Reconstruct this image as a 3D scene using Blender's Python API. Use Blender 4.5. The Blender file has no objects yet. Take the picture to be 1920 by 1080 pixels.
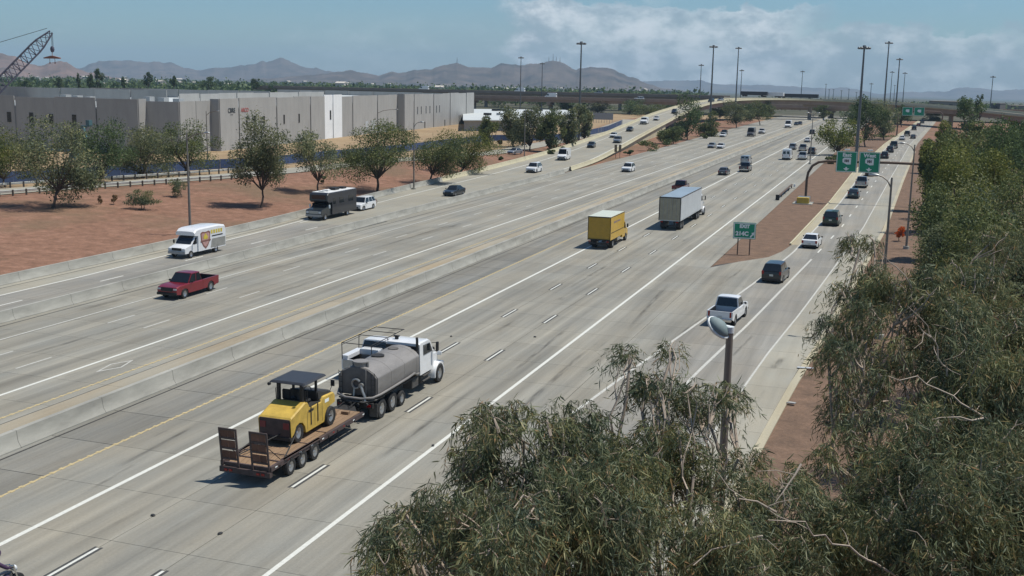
import bpy, bmesh, math, random
import numpy as np
from mathutils import Vector, Matrix
PI = math.pi
random.seed(7); rng = np.random.default_rng(7)
S = bpy.context.scene
COL = S.collection
# ------------------------------------------------------------------ camera
F, PITCH, ROLL, YAW, EYE = 2080.0, .18617, .0175, .33442, 17.891
FW = np.array([-math.sin(YAW)*math.cos(PITCH), math.cos(YAW)*math.cos(PITCH), -math.sin(PITCH)])
_rt = np.array([math.cos(YAW), math.sin(YAW), 0.0]); _up = np.cross(_rt, FW)
RT = math.cos(ROLL)*_rt + math.sin(ROLL)*_up
UP = -math.sin(ROLL)*_rt + math.cos(ROLL)*_up
cam_d = bpy.data.cameras.new('camera'); cam = bpy.data.objects.new('camera', cam_d); COL.objects.link(cam)
cam.matrix_world = Matrix(((RT[0], UP[0], -FW[0], 0), (RT[1], UP[1], -FW[1], 0), (RT[2], UP[2], -FW[2], EYE), (0, 0, 0, 1)))
cam_d.sensor_width = 36; cam_d.lens = 36*F/1920; cam_d.clip_start = .5; cam_d.clip_end = 60000
S.camera = cam
# ------------------------------------------------------------------ sky, sun, exposure
SUN_AZ, SUN_EL = math.radians(65), math.radians(66)          # azimuth measured from +Y (along the freeway) towards +X
S.view_settings.view_transform = 'Standard'; S.view_settings.look = 'None'; S.view_settings.gamma = 1
S.view_settings.exposure = -.07; S.view_settings.use_curve_mapping = False
W = bpy.data.worlds.new('World'); S.world = W; W.use_nodes = True
def sky_world():
    nt = W.node_tree; N = nt.nodes; L = nt.links; N.clear()
    out = N.new('ShaderNodeOutputWorld'); bg = N.new('ShaderNodeBackground'); bg.inputs[1].default_value = .097
    sk = N.new('ShaderNodeTexSky'); sk.sky_type = 'NISHITA'; sk.sun_disc = False
    sk.sun_elevation = SUN_EL; sk.sun_rotation = SUN_AZ; sk.altitude = 400; sk.air_density = 1.0; sk.dust_density = .7; sk.ozone_density = 1.5
    tc = N.new('ShaderNodeTexCoord')
    def math_(op, a, b=None, c=None):
        n = N.new('ShaderNodeMath'); n.operation = op
        for i, x in enumerate((a, b, c)):
            if x is None: continue
            if isinstance(x, (int, float)): n.inputs[i].default_value = x
            else: L.new(x, n.inputs[i])
        return n.outputs[0]
    def dot(v):
        n = N.new('ShaderNodeVectorMath'); n.operation = 'DOT_PRODUCT'; L.new(tc.outputs['Generated'], n.inputs[0]); n.inputs[1].default_value = v
        return n.outputs['Value']
    # azimuth and elevation of the view direction in the place's own axes
    sep = N.new('ShaderNodeSeparateXYZ'); L.new(tc.outputs['Generated'], sep.inputs[0])
    az = math_('ARCTAN2', sep.outputs[0], sep.outputs[1]); el = math_('ARCSINE', sep.outputs[2])
    comb = N.new('ShaderNodeCombineXYZ'); L.new(az, comb.inputs[0]); L.new(math_('MULTIPLY', el, 1.7), comb.inputs[1])
    def noise(scale, detail, rough, off=0.0):
        n = N.new('ShaderNodeTexNoise'); n.inputs['Scale'].default_value = scale; n.inputs['Detail'].default_value = detail; n.inputs['Roughness'].default_value = rough
        mp = N.new('ShaderNodeMapping'); mp.inputs['Location'].default_value = (off, off*.7, off*.3); L.new(comb.outputs[0], mp.inputs[0]); L.new(mp.outputs[0], n.inputs['Vector'])
        return n.outputs['Fac']
    def sstep(x, a, b):
        n = N.new('ShaderNodeMapRange'); n.interpolation_type = 'SMOOTHSTEP'; L.new(x, n.inputs[0]); n.inputs[1].default_value = a; n.inputs[2].default_value = b
        return n.outputs[0]
    big = noise(9, 9, .6, 3.1); fine = noise(34, 9, .6, 9.0)
    # thunderhead: a bank of cloud between two azimuths with a ragged, flat-spreading top
    wob = math_('MULTIPLY', math_('SUBTRACT', big, .5), .06); wob2 = math_('MULTIPLY', math_('SUBTRACT', fine, .5), .034)
    ragged = math_('ADD', wob, wob2)
    azr = math_('ADD', az, math_('MULTIPLY', ragged, 1.3)); elr = math_('ADD', el, ragged)
    def bank(a0, a1, soft, top, topsoft):
        m = math_('MULTIPLY', sstep(azr, a0, a0+soft), math_('SUBTRACT', 1, sstep(azr, a1, a1+soft)))
        return math_('MULTIPLY', m, math_('SUBTRACT', 1, sstep(elr, top, top+topsoft)))
    m1 = bank(-.37, -.105, .05, .066, .0045)
    m2 = bank(-.16, .07, .04, .043, .006)
    m3 = bank(-.62, -.30, .18, .03, .03)
    mask = math_('MAXIMUM', m1, math_('MAXIMUM', math_('MULTIPLY', m2, .8), math_('MULTIPLY', m3, .25)))
    wisps = math_('MULTIPLY', sstep(noise(14, 10, .65, 21.0), .56, .74), .35)
    wisps = math_('MULTIPLY', wisps, sstep(el, .0, .03))
    mask = math_('MAXIMUM', mask, wisps)
    dens = math_('ADD', .60, math_('MULTIPLY', sstep(fine, .36, .7), .34))
    fac = math_('MULTIPLY', mask, dens)
    cr = N.new('ShaderNodeMix'); cr.data_type = 'RGBA'
    shade = sstep(math_('ADD', fine, math_('MULTIPLY', math_('SUBTRACT', big, .5), .8)), .35, .68)
    L.new(shade, cr.inputs[0]); cr.inputs[6].default_value = (4.0, 4.8, 5.6, 1); cr.inputs[7].default_value = (8.2, 8.9, 9.4, 1)
    hs = N.new('ShaderNodeHueSaturation'); hs.inputs['Saturation'].default_value = 1.0; hs.inputs['Value'].default_value = 1.0; L.new(sk.outputs[0], hs.inputs['Color'])
    tint = N.new('ShaderNodeMix'); tint.data_type = 'RGBA'; tint.blend_type = 'MULTIPLY'; tint.inputs[0].default_value = 1
    L.new(hs.outputs[0], tint.inputs[6]); tint.inputs[7].default_value = (.62, .86, 1.03, 1)
    mx = N.new('ShaderNodeMix'); mx.data_type = 'RGBA'; L.new(fac, mx.inputs[0]); L.new(tint.outputs[2], mx.inputs[6]); L.new(cr.outputs[2], mx.inputs[7])
    L.new(mx.outputs[2], bg.inputs[0]); L.new(bg.outputs[0], out.inputs[0])
sky_world()
sun_d = bpy.data.lights.new('sun', 'SUN'); sun_d.energy = 5.0; sun_d.angle = math.radians(.53); sun_d.color = (1, .955, .875)
sun = bpy.data.objects.new('sun', sun_d); COL.objects.link(sun)
_sd = Vector((math.sin(SUN_AZ)*math.cos(SUN_EL), math.cos(SUN_AZ)*math.cos(SUN_EL), math.sin(SUN_EL)))
sun.rotation_euler = _sd.to_track_quat('Z', 'Y').to_euler(); sun.location = (40, 20, 80)
S.cycles.use_denoising = True
S.cycles.max_bounces = 6; S.cycles.diffuse_bounces = 3; S.cycles.glossy_bounces = 3; S.cycles.transmission_bounces = 4; S.cycles.transparent_max_bounces = 6; S.cycles.volume_bounces = 0
S.cycles.sample_clamp_indirect = 6
# ------------------------------------------------------------------ survey: image measurements -> places on a level at height z
def at(u, v, z=0.0):
    d = FW + RT*((u-960)/F) - UP*((v-540)/F)
    t = (z-EYE)/d[2]
    return np.array([d[0]*t, d[1]*t, z])
def far(u, v, dist):                                          # a point at a given forward distance
    d = FW + RT*((u-960)/F) - UP*((v-540)/F)
    return np.array([0, 0, EYE]) + d*dist
# ------------------------------------------------------------------ materials
MATS = {}
def mat(name, col, rough=.6, metal=0.0, var=.12, scale=3.0, bump=0.0, bscale=40.0, spec=.5, coat=0.0, stretch=None, col2=None, rand=0.0, emit=None, coords='Object'):
    if name in MATS: return MATS[name]
    m = bpy.data.materials.new(name); m.use_nodes = True; nt = m.node_tree; N = nt.nodes; L = nt.links
    b = N['Principled BSDF']; b.inputs['Roughness'].default_value = rough; b.inputs['Metallic'].default_value = metal
    b.inputs['Specular IOR Level'].default_value = spec; b.inputs['Coat Weight'].default_value = coat; b.inputs['Coat Roughness'].default_value = .06
    tc = N.new('ShaderNodeTexCoord'); src = tc.outputs[coords]
    if coords == 'Position':
        pass
    if stretch:
        mp = N.new('ShaderNodeMapping'); mp.inputs['Scale'].default_value = stretch; L.new(src, mp.inputs[0]); src = mp.outputs[0]
    n1 = N.new('ShaderNodeTexNoise'); n1.inputs['Scale'].default_value = scale; n1.inputs['Detail'].default_value = 7; n1.inputs['Roughness'].default_value = .62; L.new(src, n1.inputs['Vector'])
    rp = N.new('ShaderNodeMapRange'); rp.inputs[1].default_value = .3; rp.inputs[2].default_value = .7; L.new(n1.outputs['Fac'], rp.inputs[0])
    mx = N.new('ShaderNodeMix'); mx.data_type = 'RGBA'; L.new(rp.outputs[0], mx.inputs[0])
    c = np.array(col[:3]); a = c*(1-var); d = np.array(col2[:3]) if col2 is not None else np.minimum(c*(1+var), 1)
    mx.inputs[6].default_value = (*a, 1); mx.inputs[7].default_value = (*d, 1)
    colour = mx.outputs[2]
    if rand:
        oi = N.new('ShaderNodeObjectInfo'); mr = N.new('ShaderNodeMapRange'); mr.inputs[3].default_value = 1-rand; mr.inputs[4].default_value = 1+rand; L.new(oi.outputs['Random'], mr.inputs[0])
        mm = N.new('ShaderNodeMix'); mm.data_type = 'RGBA'; mm.blend_type = 'MULTIPLY'; mm.inputs[0].default_value = 1; L.new(colour, mm.inputs[6]); L.new(mr.outputs[0], mm.inputs[7]); colour = mm.outputs[2]
    L.new(colour, b.inputs['Base Color'])
    if bump:
        n2 = N.new('ShaderNodeTexNoise'); n2.inputs['Scale'].default_value = bscale; n2.inputs['Detail'].default_value = 4; L.new(tc.outputs[coords], n2.inputs['Vector'])
        bp = N.new('ShaderNodeBump'); bp.inputs['Strength'].default_value = bump; bp.inputs['Distance'].default_value = .02; L.new(n2.outputs['Fac'], bp.inputs['Height']); L.new(bp.outputs[0], b.inputs['Normal'])
    MATS[name] = m
    return m
# ------------------------------------------------------------------ mesh builder
class MB:
    def __init__(s): s.v = []; s.f = []; s.m = []
    def add(s, vs, fs, mi=0):
        o = len(s.v); s.v += [tuple(map(float, p)) for p in vs]
        s.f += [tuple(o+i for i in f) for f in fs]; s.m += [mi]*len(fs); return s
    def hexa(s, p, mi=0):       # 8 points: bottom ring then top ring
        return s.add(p, [(3, 2, 1, 0), (4, 5, 6, 7), (0, 1, 5, 4), (1, 2, 6, 5), (2, 3, 7, 6), (3, 0, 4, 7)], mi)
    def box(s, c, d, mi=0, rz=0.0, rx=0.0):
        x, y, z = (k/2 for k in d); pts = []
        for zz in (-z, z):
            for a, b in ((-x, -y), (x, -y), (x, y), (-x, y)):
                q = Vector((a, b, zz))
                if rx: q.rotate(Matrix.Rotation(rx, 3, 'X'))
                if rz: q.rotate(Matrix.Rotation(rz, 3, 'Z'))
                pts.append((q.x+c[0], q.y+c[1], q.z+c[2]))
        return s.hexa(pts, mi)
    def b2(s, a, b, mi=0):      # box by two corners
        return s.box([(a[i]+b[i])/2 for i in range(3)], [abs(b[i]-a[i]) for i in range(3)], mi)
    def cyl(s, p0, p1, r0, r1=None, n=12, mi=0, caps=True):
        r1 = r0 if r1 is None else r1
        p0 = Vector(p0); p1 = Vector(p1); d = (p1-p0).normalized(); a = d.orthogonal().normalized(); b = d.cross(a)
        vs = []
        for p, r in ((p0, r0), (p1, r1)):
            for i in range(n):
                t = 2*math.pi*i/n; vs.append(p+a*(r*math.cos(t))+b*(r*math.sin(t)))
        fs = [(i, (i+1) % n, n+(i+1) % n, n+i) for i in range(n)]
        if caps: fs += [tuple(range(n-1, -1, -1)), tuple(range(n, 2*n))]
        return s.add(vs, fs, mi)
    def tube(s, pts, r, n=8, mi=0, caps=True):
        pts = [Vector(p) for p in pts]; rs = r if isinstance(r, (list, tuple, np.ndarray)) else [r]*len(pts)
        rings = []; a = None
        for i, p in enumerate(pts):
            d = (pts[min(i+1, len(pts)-1)]-pts[max(i-1, 0)]).normalized()
            a = d.orthogonal().normalized() if a is None else (a-d*a.dot(d)).normalized()
            b = d.cross(a); rings.append([p+a*(rs[i]*math.cos(2*math.pi*k/n))+b*(rs[i]*math.sin(2*math.pi*k/n)) for k in range(n)])
        return s.loft(rings, mi, caps)
    def loft(s, rings, mi=0, caps=True, closed=True):
        n = len(rings[0]); vs = [p for r in rings for p in r]; fs = []
        for i in range(len(rings)-1):
            for k in range(n if closed else n-1):
                fs.append((i*n+k, i*n+(k+1) % n, (i+1)*n+(k+1) % n, (i+1)*n+k))
        if caps and closed: fs += [tuple(range(n-1, -1, -1)), tuple((len(rings)-1)*n+k for k in range(n))]
        return s.add(vs, fs, mi)
    def prism(s, poly, x0, x1, mi=0):      # poly in (y,z), extruded along x
        n = len(poly)
        return s.loft([[(x0, y, z) for y, z in poly], [(x1, y, z) for y, z in poly]], mi)
    def slab(s, poly, z0, z1, mi=0):       # poly in (x,y), extruded along z
        return s.loft([[(x, y, z0) for x, y in poly], [(x, y, z1) for x, y in poly]], mi)
    def ell(s, c, r, nu=12, nv=7, mi=0):
        rings = []
        for j in range(1, nv):
            t = math.pi*j/nv; rings.append([(c[0]+r[0]*math.sin(t)*math.cos(2*math.pi*i/nu), c[1]+r[1]*math.sin(t)*math.sin(2*math.pi*i/nu), c[2]-r[2]*math.cos(t)) for i in range(nu)])
        return s.loft(rings, mi)
    def quad(s, a, b, c, d, mi=0): return s.add((a, b, c, d), [(0, 1, 2, 3)], mi)
    def mesh(s, name, mats, smooth=None, bevel=0.0):
        me = bpy.data.meshes.new(name); me.from_pydata(s.v, [], s.f)
        for m in mats: me.materials.append(m)
        if len(mats) > 1: me.polygons.foreach_set('material_index', s.m)
        bm = bmesh.new(); bm.from_mesh(me); bmesh.ops.recalc_face_normals(bm, faces=bm.faces)
        if bevel:
            ed = [e for e in bm.edges if len(e.link_faces) == 2 and e.calc_face_angle(0) > .5]
            bmesh.ops.bevel(bm, geom=ed, offset=bevel, segments=2, affect='EDGES', clamp_overlap=True)
        bm.to_mesh(me); bm.free()
        if smooth:
            me.shade_smooth(); me.set_sharp_from_angle(angle=math.radians(smooth))
        me.update(); return me
    def obj(s, name, mats, parent=None, smooth=None, bevel=0.0, loc=None, rz=0.0):
        if not isinstance(mats, (list, tuple)): mats = [mats]
        o = bpy.data.objects.new(name, s.mesh(name, mats, smooth, bevel)); COL.objects.link(o)
        if parent is not None: o.parent = parent
        if loc is not None: o.location = loc
        if rz: o.rotation_euler = (0, 0, rz)
        return o
def link(name, me, parent=None, loc=(0, 0, 0), rz=0.0, paint=None):
    o = bpy.data.objects.new(name, me); COL.objects.link(o); o.location = loc; o.rotation_euler = (0, 0, rz)
    if parent is not None: o.parent = parent
    if paint is not None:
        o.material_slots[0].link = 'OBJECT'; o.material_slots[0].material = paint
    return o
def thing(name, label, cat, loc=(0, 0, 0), rz=0.0, group=None):
    o = bpy.data.objects.new(name, None); COL.objects.link(o); o.location = loc; o.rotation_euler = (0, 0, rz); o.empty_display_size = .3
    return tag(o, label, cat, group)
def tag(o, label, cat, group=None):
    o['label'] = label; o['category'] = cat
    if group: o['group'] = group
    return o
def struct(o): o['kind'] = 'structure'; return o
def stuff(o): o['kind'] = 'stuff'; return o
def copy_thing(root, loc, rz, label=None, group=None, scale=None):
    r = root.copy(); COL.objects.link(r); r.location = loc; r.rotation_euler = (0, 0, rz)
    if scale is not None: r.scale = scale if hasattr(scale, '__len__') else (scale,)*3
    if label: r['label'] = label
    if group: r['group'] = group
    for ch in list(root.children):
        c = ch.copy(); COL.objects.link(c); c.parent = r
        for g in ch.children:
            d = g.copy(); COL.objects.link(d); d.parent = c
    return r
def text_mesh(txt, size, depth=.006, bold=0.0, align='CENTER'):
    cu = bpy.data.curves.new('lettering', 'FONT'); cu.body = txt; cu.size = size; cu.extrude = depth; cu.offset = bold; cu.align_x = align; cu.align_y = 'CENTER'; cu.resolution_u = 3
    o = bpy.data.objects.new('tmp', cu); COL.objects.link(o); bpy.context.view_layer.update()
    me = bpy.data.meshes.new_from_object(o); bpy.data.objects.remove(o); return me
def interp(tab, y):                       # piecewise linear table of (y, x)
    return float(np.interp(y, [t[0] for t in tab], [t[1] for t in tab]))
# ================================================================== SETTING
def road_mat(name, col, rand=.07, streak=.22, stain=.25, tan=None, lane=None):
    m = bpy.data.materials.new(name); m.use_nodes = True; nt = m.node_tree; N = nt.nodes; L = nt.links
    b = N['Principled BSDF']; b.inputs['Roughness'].default_value = .82; b.inputs['Specular IOR Level'].default_value = .3
    geo = N.new('ShaderNodeNewGeometry')
    def noise(sc, mapping, det=6, rough=.6):
        mp = N.new('ShaderNodeMapping'); mp.inputs['Scale'].default_value = mapping; L.new(geo.outputs['Position'], mp.inputs[0])
        n = N.new('ShaderNodeTexNoise'); n.inputs['Scale'].default_value = sc; n.inputs['Detail'].default_value = det; n.inputs['Roughness'].default_value = rough; L.new(mp.outputs[0], n.inputs['Vector']); return n.outputs['Fac']
    def rng_(x, a, b_, lo, hi):
        n = N.new('ShaderNodeMapRange'); L.new(x, n.inputs[0]); n.inputs[1].default_value = a; n.inputs[2].default_value = b_; n.inputs[3].default_value = lo; n.inputs[4].default_value = hi; return n.outputs[0]
    def mul(a, c):
        n = N.new('ShaderNodeMath'); n.operation = 'MULTIPLY'; L.new(a, n.inputs[0]); L.new(c, n.inputs[1]); return n.outputs[0]
    v = rng_(noise(1, (1.1, .028, 1), 7, .65), .3, .72, 1-streak, 1+streak*.6)      # long streaks of rubber along the lanes
    v = mul(v, rng_(noise(.09, (1, 1, 1), 5), .3, .7, .9, 1.1))
    v = mul(v, rng_(noise(1, (2.2, .16, 1), 5, .7), .60, .8, 1, 1-stain))           # darker smears
    v = mul(v, rng_(noise(9, (1, 1, 1), 6, .75), .25, .75, .86, 1.13))               # grain
    v = mul(v, rng_(noise(.7, (1, 1, 1), 8, .7), .62, .74, 1, .86))
    if lane:                                                       # oil drips darken the middle of each lane, rubber the wheel paths
        sx = N.new('ShaderNodeSeparateXYZ'); L.new(geo.outputs['Position'], sx.inputs[0])
        def mth(op, x, y):
            n = N.new('ShaderNodeMath'); n.operation = op
            for i_, q in enumerate((x, y)):
                if isinstance(q, (int, float)): n.inputs[i_].default_value = q
                else: L.new(q, n.inputs[i_])
            return n.outputs[0]
        ph = mth('MULTIPLY', mth('SUBTRACT', sx.outputs[0], lane[0]), 1/lane[1]); fr = mth('FRACT', ph, 0.0)
        dc = mth('ABSOLUTE', mth('SUBTRACT', fr, .5), 0.0)
        oil = rng_(dc, .03, .17, 1, 0); wp = rng_(mth('ABSOLUTE', mth('SUBTRACT', dc, .25), 0.0), .02, .12, 1, 0)
        nz_ = rng_(noise(1, (.6, .03, 1), 6, .65), .35, .65, .2, 1)
        dark = mth('ADD', mth('MULTIPLY', oil, .2), mth('MULTIPLY', wp, .1)); v = mul(v, mth('SUBTRACT', 1.0, mth('MULTIPLY', dark, nz_)))
    oi = N.new('ShaderNodeObjectInfo'); v = mul(v, rng_(oi.outputs['Random'], 0, 1, 1-rand, 1+rand))
    c = N.new('ShaderNodeMix'); c.data_type = 'RGBA'; L.new(rng_(noise(.35, (1, .3, 1), 6), .35, .7, 0, 1), c.inputs[0])
    c.inputs[6].default_value = (*col, 1); c.inputs[7].default_value = (*(tan or tuple(np.array(col)*np.array([1.09, 1.02, .93]))), 1)
    mm = N.new('ShaderNodeMix'); mm.data_type = 'RGBA'; mm.blend_type = 'MULTIPLY'; mm.inputs[0].default_value = 1; L.new(c.outputs[2], mm.inputs[6]); L.new(v, mm.inputs[7]); L.new(mm.outputs[2], b.inputs['Base Color'])
    bp = N.new('ShaderNodeBump'); bp.inputs['Strength'].default_value = .25; bp.inputs['Distance'].default_value = .01; L.new(noise(30, (1, 1, 1), 3), bp.inputs['Height']); L.new(bp.outputs[0], b.inputs['Normal'])
    MATS[name] = m; return m
CON = road_mat('lane_concrete', (.262, .256, .222), streak=.3, stain=.36, lane=(-35.2, 3.66))
CON_L = road_mat('north_lane_concrete', (.262, .256, .222), streak=.3, stain=.36, lane=(-56.4, 3.3))
CON_DARK = road_mat('shoulder_concrete', (.205, .203, .182), streak=.36, stain=.35)
CON_PALE = road_mat('ramp_concrete', (.295, .286, .242), streak=.14)
CON_GREY = road_mat('ramp_lane_concrete', (.24, .234, .21), streak=.26)
MEDIAN = road_mat('median_concrete', (.325, .295, .23), streak=.2, stain=.45, tan=(.325, .26, .17))
FILL = mat('joint_filler', (.10, .098, .088), .9, var=.35, scale=.8)
SEAL = mat('joint_sealant', (.035, .034, .032), .8, var=.2)
WALLC = mat('barrier_concrete', (.31, .303, .265), .85, var=.26, scale=.9, bump=.2, bscale=20, stretch=(1, .35, 1.5))
WALLY = mat('parapet_concrete', (.47, .43, .295), .85, var=.12, scale=.8, stretch=(1, .3, 1))
TOE = mat('barrier_toe', (.37, .36, .31), .85, var=.12, scale=2)
WHITE = mat('white_paint_line', (.60, .60, .54), .7, var=.1, scale=6)
WORN = mat('worn_white_line', (.47, .465, .42), .8, var=.22, scale=5)
YEL = mat('yellow_line', (.45, .36, .19), .8, var=.18, scale=5)
BLACKP = mat('black_contrast_line', (.055, .055, .052), .85, var=.2)
BROWN = mat('girder_paint', (.30, .215, .165), .75, var=.12, scale=.3)
BROWN2 = mat('pier_paint', (.34, .265, .205), .8, var=.12, scale=.5)
STEEL = mat('galvanised_steel', (.36, .37, .36), .45, metal=.7, var=.1, scale=6)
RUST = mat('weathered_steel', (.12, .085, .065), .7, metal=.3, var=.25, scale=3)
POLE = mat('pole_paint', (.21, .19, .165), .55, metal=.35, var=.15, scale=2)
MAST = mat('mast_steel', (.13, .14, .145), .5, metal=.5, var=.1)
# ---------------- ground
OUT_TAB = [(-60, -71.2), (72, -71.2), (112, -71.6), (132, -73.2), (158, -74.8), (194, -77.0), (224, -79), (260, -81), (314, -84.6), (386, -90.5), (460, -94), (560, -93)]
RED = at(0, 364, 1.5)
FRONT = [(-114, 60), (-114, 117.8), (-106.8, 133.8), (-100.2, 152.7), (-96.1, 165.6), (-94.2, 190), (-91, 216), (-89.5, 238.8), (-90, 277), (-93, 336), (-100, 400), (-118, 520)]
def front_x(y): return float(np.interp(y, [p[1] for p in FRONT], [p[0] for p in FRONT]))
def ground_z(x, y):
    b = interp(OUT_TAB, y)-.4; fx = front_x(y)
    fade = 1-np.clip((y-200)/60, 0, 1)
    t = np.clip((b-x)/max(b-fx, 4), 0, 1); h = 1.45*(t*t*(3-2*t))*fade
    if x < fx-10: h *= 1-np.clip((fx-10-x)/30, 0, 1)
    r = math.hypot(x, y); drop = 0
    if r > 800:
        s = np.clip((math.degrees(math.atan2(x, y))+40)/45, 0, 1)
        drop = min((r-800)*(.0022+.0075*s), 26+60*s)
    return h-.055-drop
def build_ground():
    def axis(lo, hi, step, out):
        a = list(np.arange(lo, hi+.1, step)); g = step; l, r = [], []
        x = lo
        while x > -out: g *= 1.22; x -= g; l.append(x)
        g = step; x = hi
        while x < out: g *= 1.22; x += g; r.append(x)
        return np.array(l[::-1]+a+r)
    xs = axis(-240, 80, 2.5, 26000); xs = np.r_[-13500, xs[np.abs(xs) < 12500], 13500]; ys = axis(-40, 560, 4, 26000); ys = np.r_[-350, ys[(ys > -300) & (ys < 11500)], 12300]
    nx, ny = len(xs), len(ys)
    v = [(x, y, ground_z(x, y)) for y in ys for x in xs]
    f = [(j*nx+i, j*nx+i+1, (j+1)*nx+i+1, (j+1)*nx+i) for j in range(ny-1) for i in range(nx-1)]
    me = bpy.data.meshes.new('ground'); me.from_pydata(v, [], f)
    ca = me.color_attributes.new('zone', 'FLOAT_COLOR', 'POINT')
    cols = np.zeros((len(v), 4), np.float32); cols[:, 3] = 1
    for k, (x, y, z) in enumerate(v):
        fx = front_x(y)
        if x < fx-9 or (y > 560 and x < 0): cols[k, 0] = 1          # bare tan soil round the building site
        if math.hypot(x, y) > 620: cols[k, 1] = 1                  # distant town
        if x > -20 and x < 40 and y < 420: cols[k, 2] = 1           # darker gravel by the exit ramp
    ca.data.foreach_set('color', cols.ravel())
    m = bpy.data.materials.new('ground_gravel'); m.use_nodes = True; nt = m.node_tree; N = nt.nodes; L = nt.links; b = N['Principled BSDF']; b.inputs['Roughness'].default_value = .95; b.inputs['Specular IOR Level'].default_value = .1
    geo = N.new('ShaderNodeNewGeometry')
    def noise(sc, det=7, ro=.65, mp=(1, 1, 1)):
        q = N.new('ShaderNodeMapping'); q.inputs['Scale'].default_value = mp; L.new(geo.outputs['Position'], q.inputs[0])
        n = N.new('ShaderNodeTexNoise'); n.inputs['Scale'].default_value = sc; n.inputs['Detail'].default_value = det; n.inputs['Roughness'].default_value = ro; L.new(q.outputs[0], n.inputs['Vector']); return n.outputs['Fac']
    def ramp(f_, stops):
        r = N.new('ShaderNodeValToRGB'); L.new(f_, r.inputs[0]); e = r.color_ramp.elements
        while len(e) < len(stops): e.new(.5)
        for el, (p, c) in zip(e, stops): el.position = p; el.color = (*c, 1)
        return r.outputs[0]
    def mix(f_, a, c, blend='MIX'):
        n = N.new('ShaderNodeMix'); n.data_type = 'RGBA'; n.blend_type = blend
        if isinstance(f_, float): n.inputs[0].default_value = f_
        else: L.new(f_, n.inputs[0])
        L.new(a, n.inputs[6]); L.new(c, n.inputs[7]); return n.outputs[2]
    red = ramp(noise(.55, 9, .72), [(.3, (.15, .09, .063)), (.5, (.24, .137, .094)), (.7, (.32, .19, .135))])
    olive = ramp(noise(2.0), [(.3, (.12, .09, .06)), (.7, (.22, .15, .095))])
    md = ramp(noise(1.6, 8, .75, (.6, 1, 1)), [(.3, (.72, .72, .72)), (.7, (1.22, 1.2, 1.18))]); red = mix(1.0, red, md, 'MULTIPLY')
    red = mix(ramp(noise(.045, 5, .6), [(.48, (0, 0, 0)), (.62, (.85, .85, .85))]), red, olive)
    gr = ramp(noise(7, 6, .8), [(.25, (.62, .62, .62)), (.75, (1.32, 1.3, 1.28))]); red = mix(1.0, red, gr, 'MULTIPLY')
    tan = ramp(noise(.12, 8), [(.3, (.25, .175, .105)), (.7, (.36, .27, .165))])
    townc = ramp(noise(.02, 8, .7), [(.35, (.05, .062, .036)), (.6, (.11, .10, .075)), (.75, (.2, .18, .15))])
    dk = ramp(noise(.8, 8), [(.3, (.125, .088, .065)), (.7, (.22, .145, .102))]); dk = mix(1.0, dk, gr, 'MULTIPLY')
    at_ = N.new('ShaderNodeAttribute'); at_.attribute_name = 'zone'; sp = N.new('ShaderNodeSeparateColor'); L.new(at_.outputs['Color'], sp.inputs[0])
    c = mix(sp.outputs[2], red, dk); c = mix(sp.outputs[0], c, tan); c = mix(sp.outputs[1], c, townc); L.new(c, b.inputs['Base Color'])
    bp = N.new('ShaderNodeBump'); bp.inputs['Strength'].default_value = .6; bp.inputs['Distance'].default_value = .06; L.new(noise(5, 6, .75), bp.inputs['Height']); L.new(bp.outputs[0], b.inputs['Normal'])
    me.materials.append(m); me.shade_smooth()
    o = bpy.data.objects.new('ground', me); COL.objects.link(o); struct(o)
build_ground()
# ---------------- roads
def const(x): return lambda y: x
def tab(t): return lambda y: interp(t, y)
def sheet(name, l, r, ys, z, m, parent=None):
    b = MB(); zf = z if callable(z) else (lambda y: z)
    for a, c in zip(ys[:-1], ys[1:]):
        b.quad((l(a), a, zf(a)), (r(a), a, zf(a)), (r(c), c, zf(c)), (l(c), c, zf(c)))
    return b.obj(name, m, parent)
_slabs = {}
def slabs(parent, l, r, y0, y1, step, m, gap=.028, ph=0.0, phx=None):
    y = y0
    while y < y1-.1:
        e = min(y+step, y1); g = gap/2
        pts = [(l(y)+g, y+g), (r(y)-g, y+g), (r(e)-g, e-g), (l(e)+g, e-g)]
        ox, oy = (l(y)+r(y))/2, y
        rel = [(round(px-ox, 2), round(py-oy, 2)) for px, py in pts]; key = (tuple(rel), m.name)
        if key not in _slabs:
            b = MB(); b.add([(q[0], q[1], -.03) for q in rel]+[(q[0], q[1], 0) for q in rel], [(4, 5, 6, 7), (0, 1, 5, 4), (1, 2, 6, 5), (2, 3, 7, 6), (3, 0, 4, 7)])
            _slabs[key] = b.mesh('concrete_slab', [m])
        link('concrete_slab', _slabs[key], parent, (ox, oy, 0)); y = e
def line(parent, x, y0, y1, w, m, z=.005, name='painted_line', n=None):
    f_ = x if callable(x) else const(x); n = n or max(2, int((y1-y0)/12)+1); ys = np.linspace(y0, y1, n)
    return sheet(name, lambda y: f_(y)-w/2, lambda y: f_(y)+w/2, ys, z, m, parent)
_dash = {}
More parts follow.
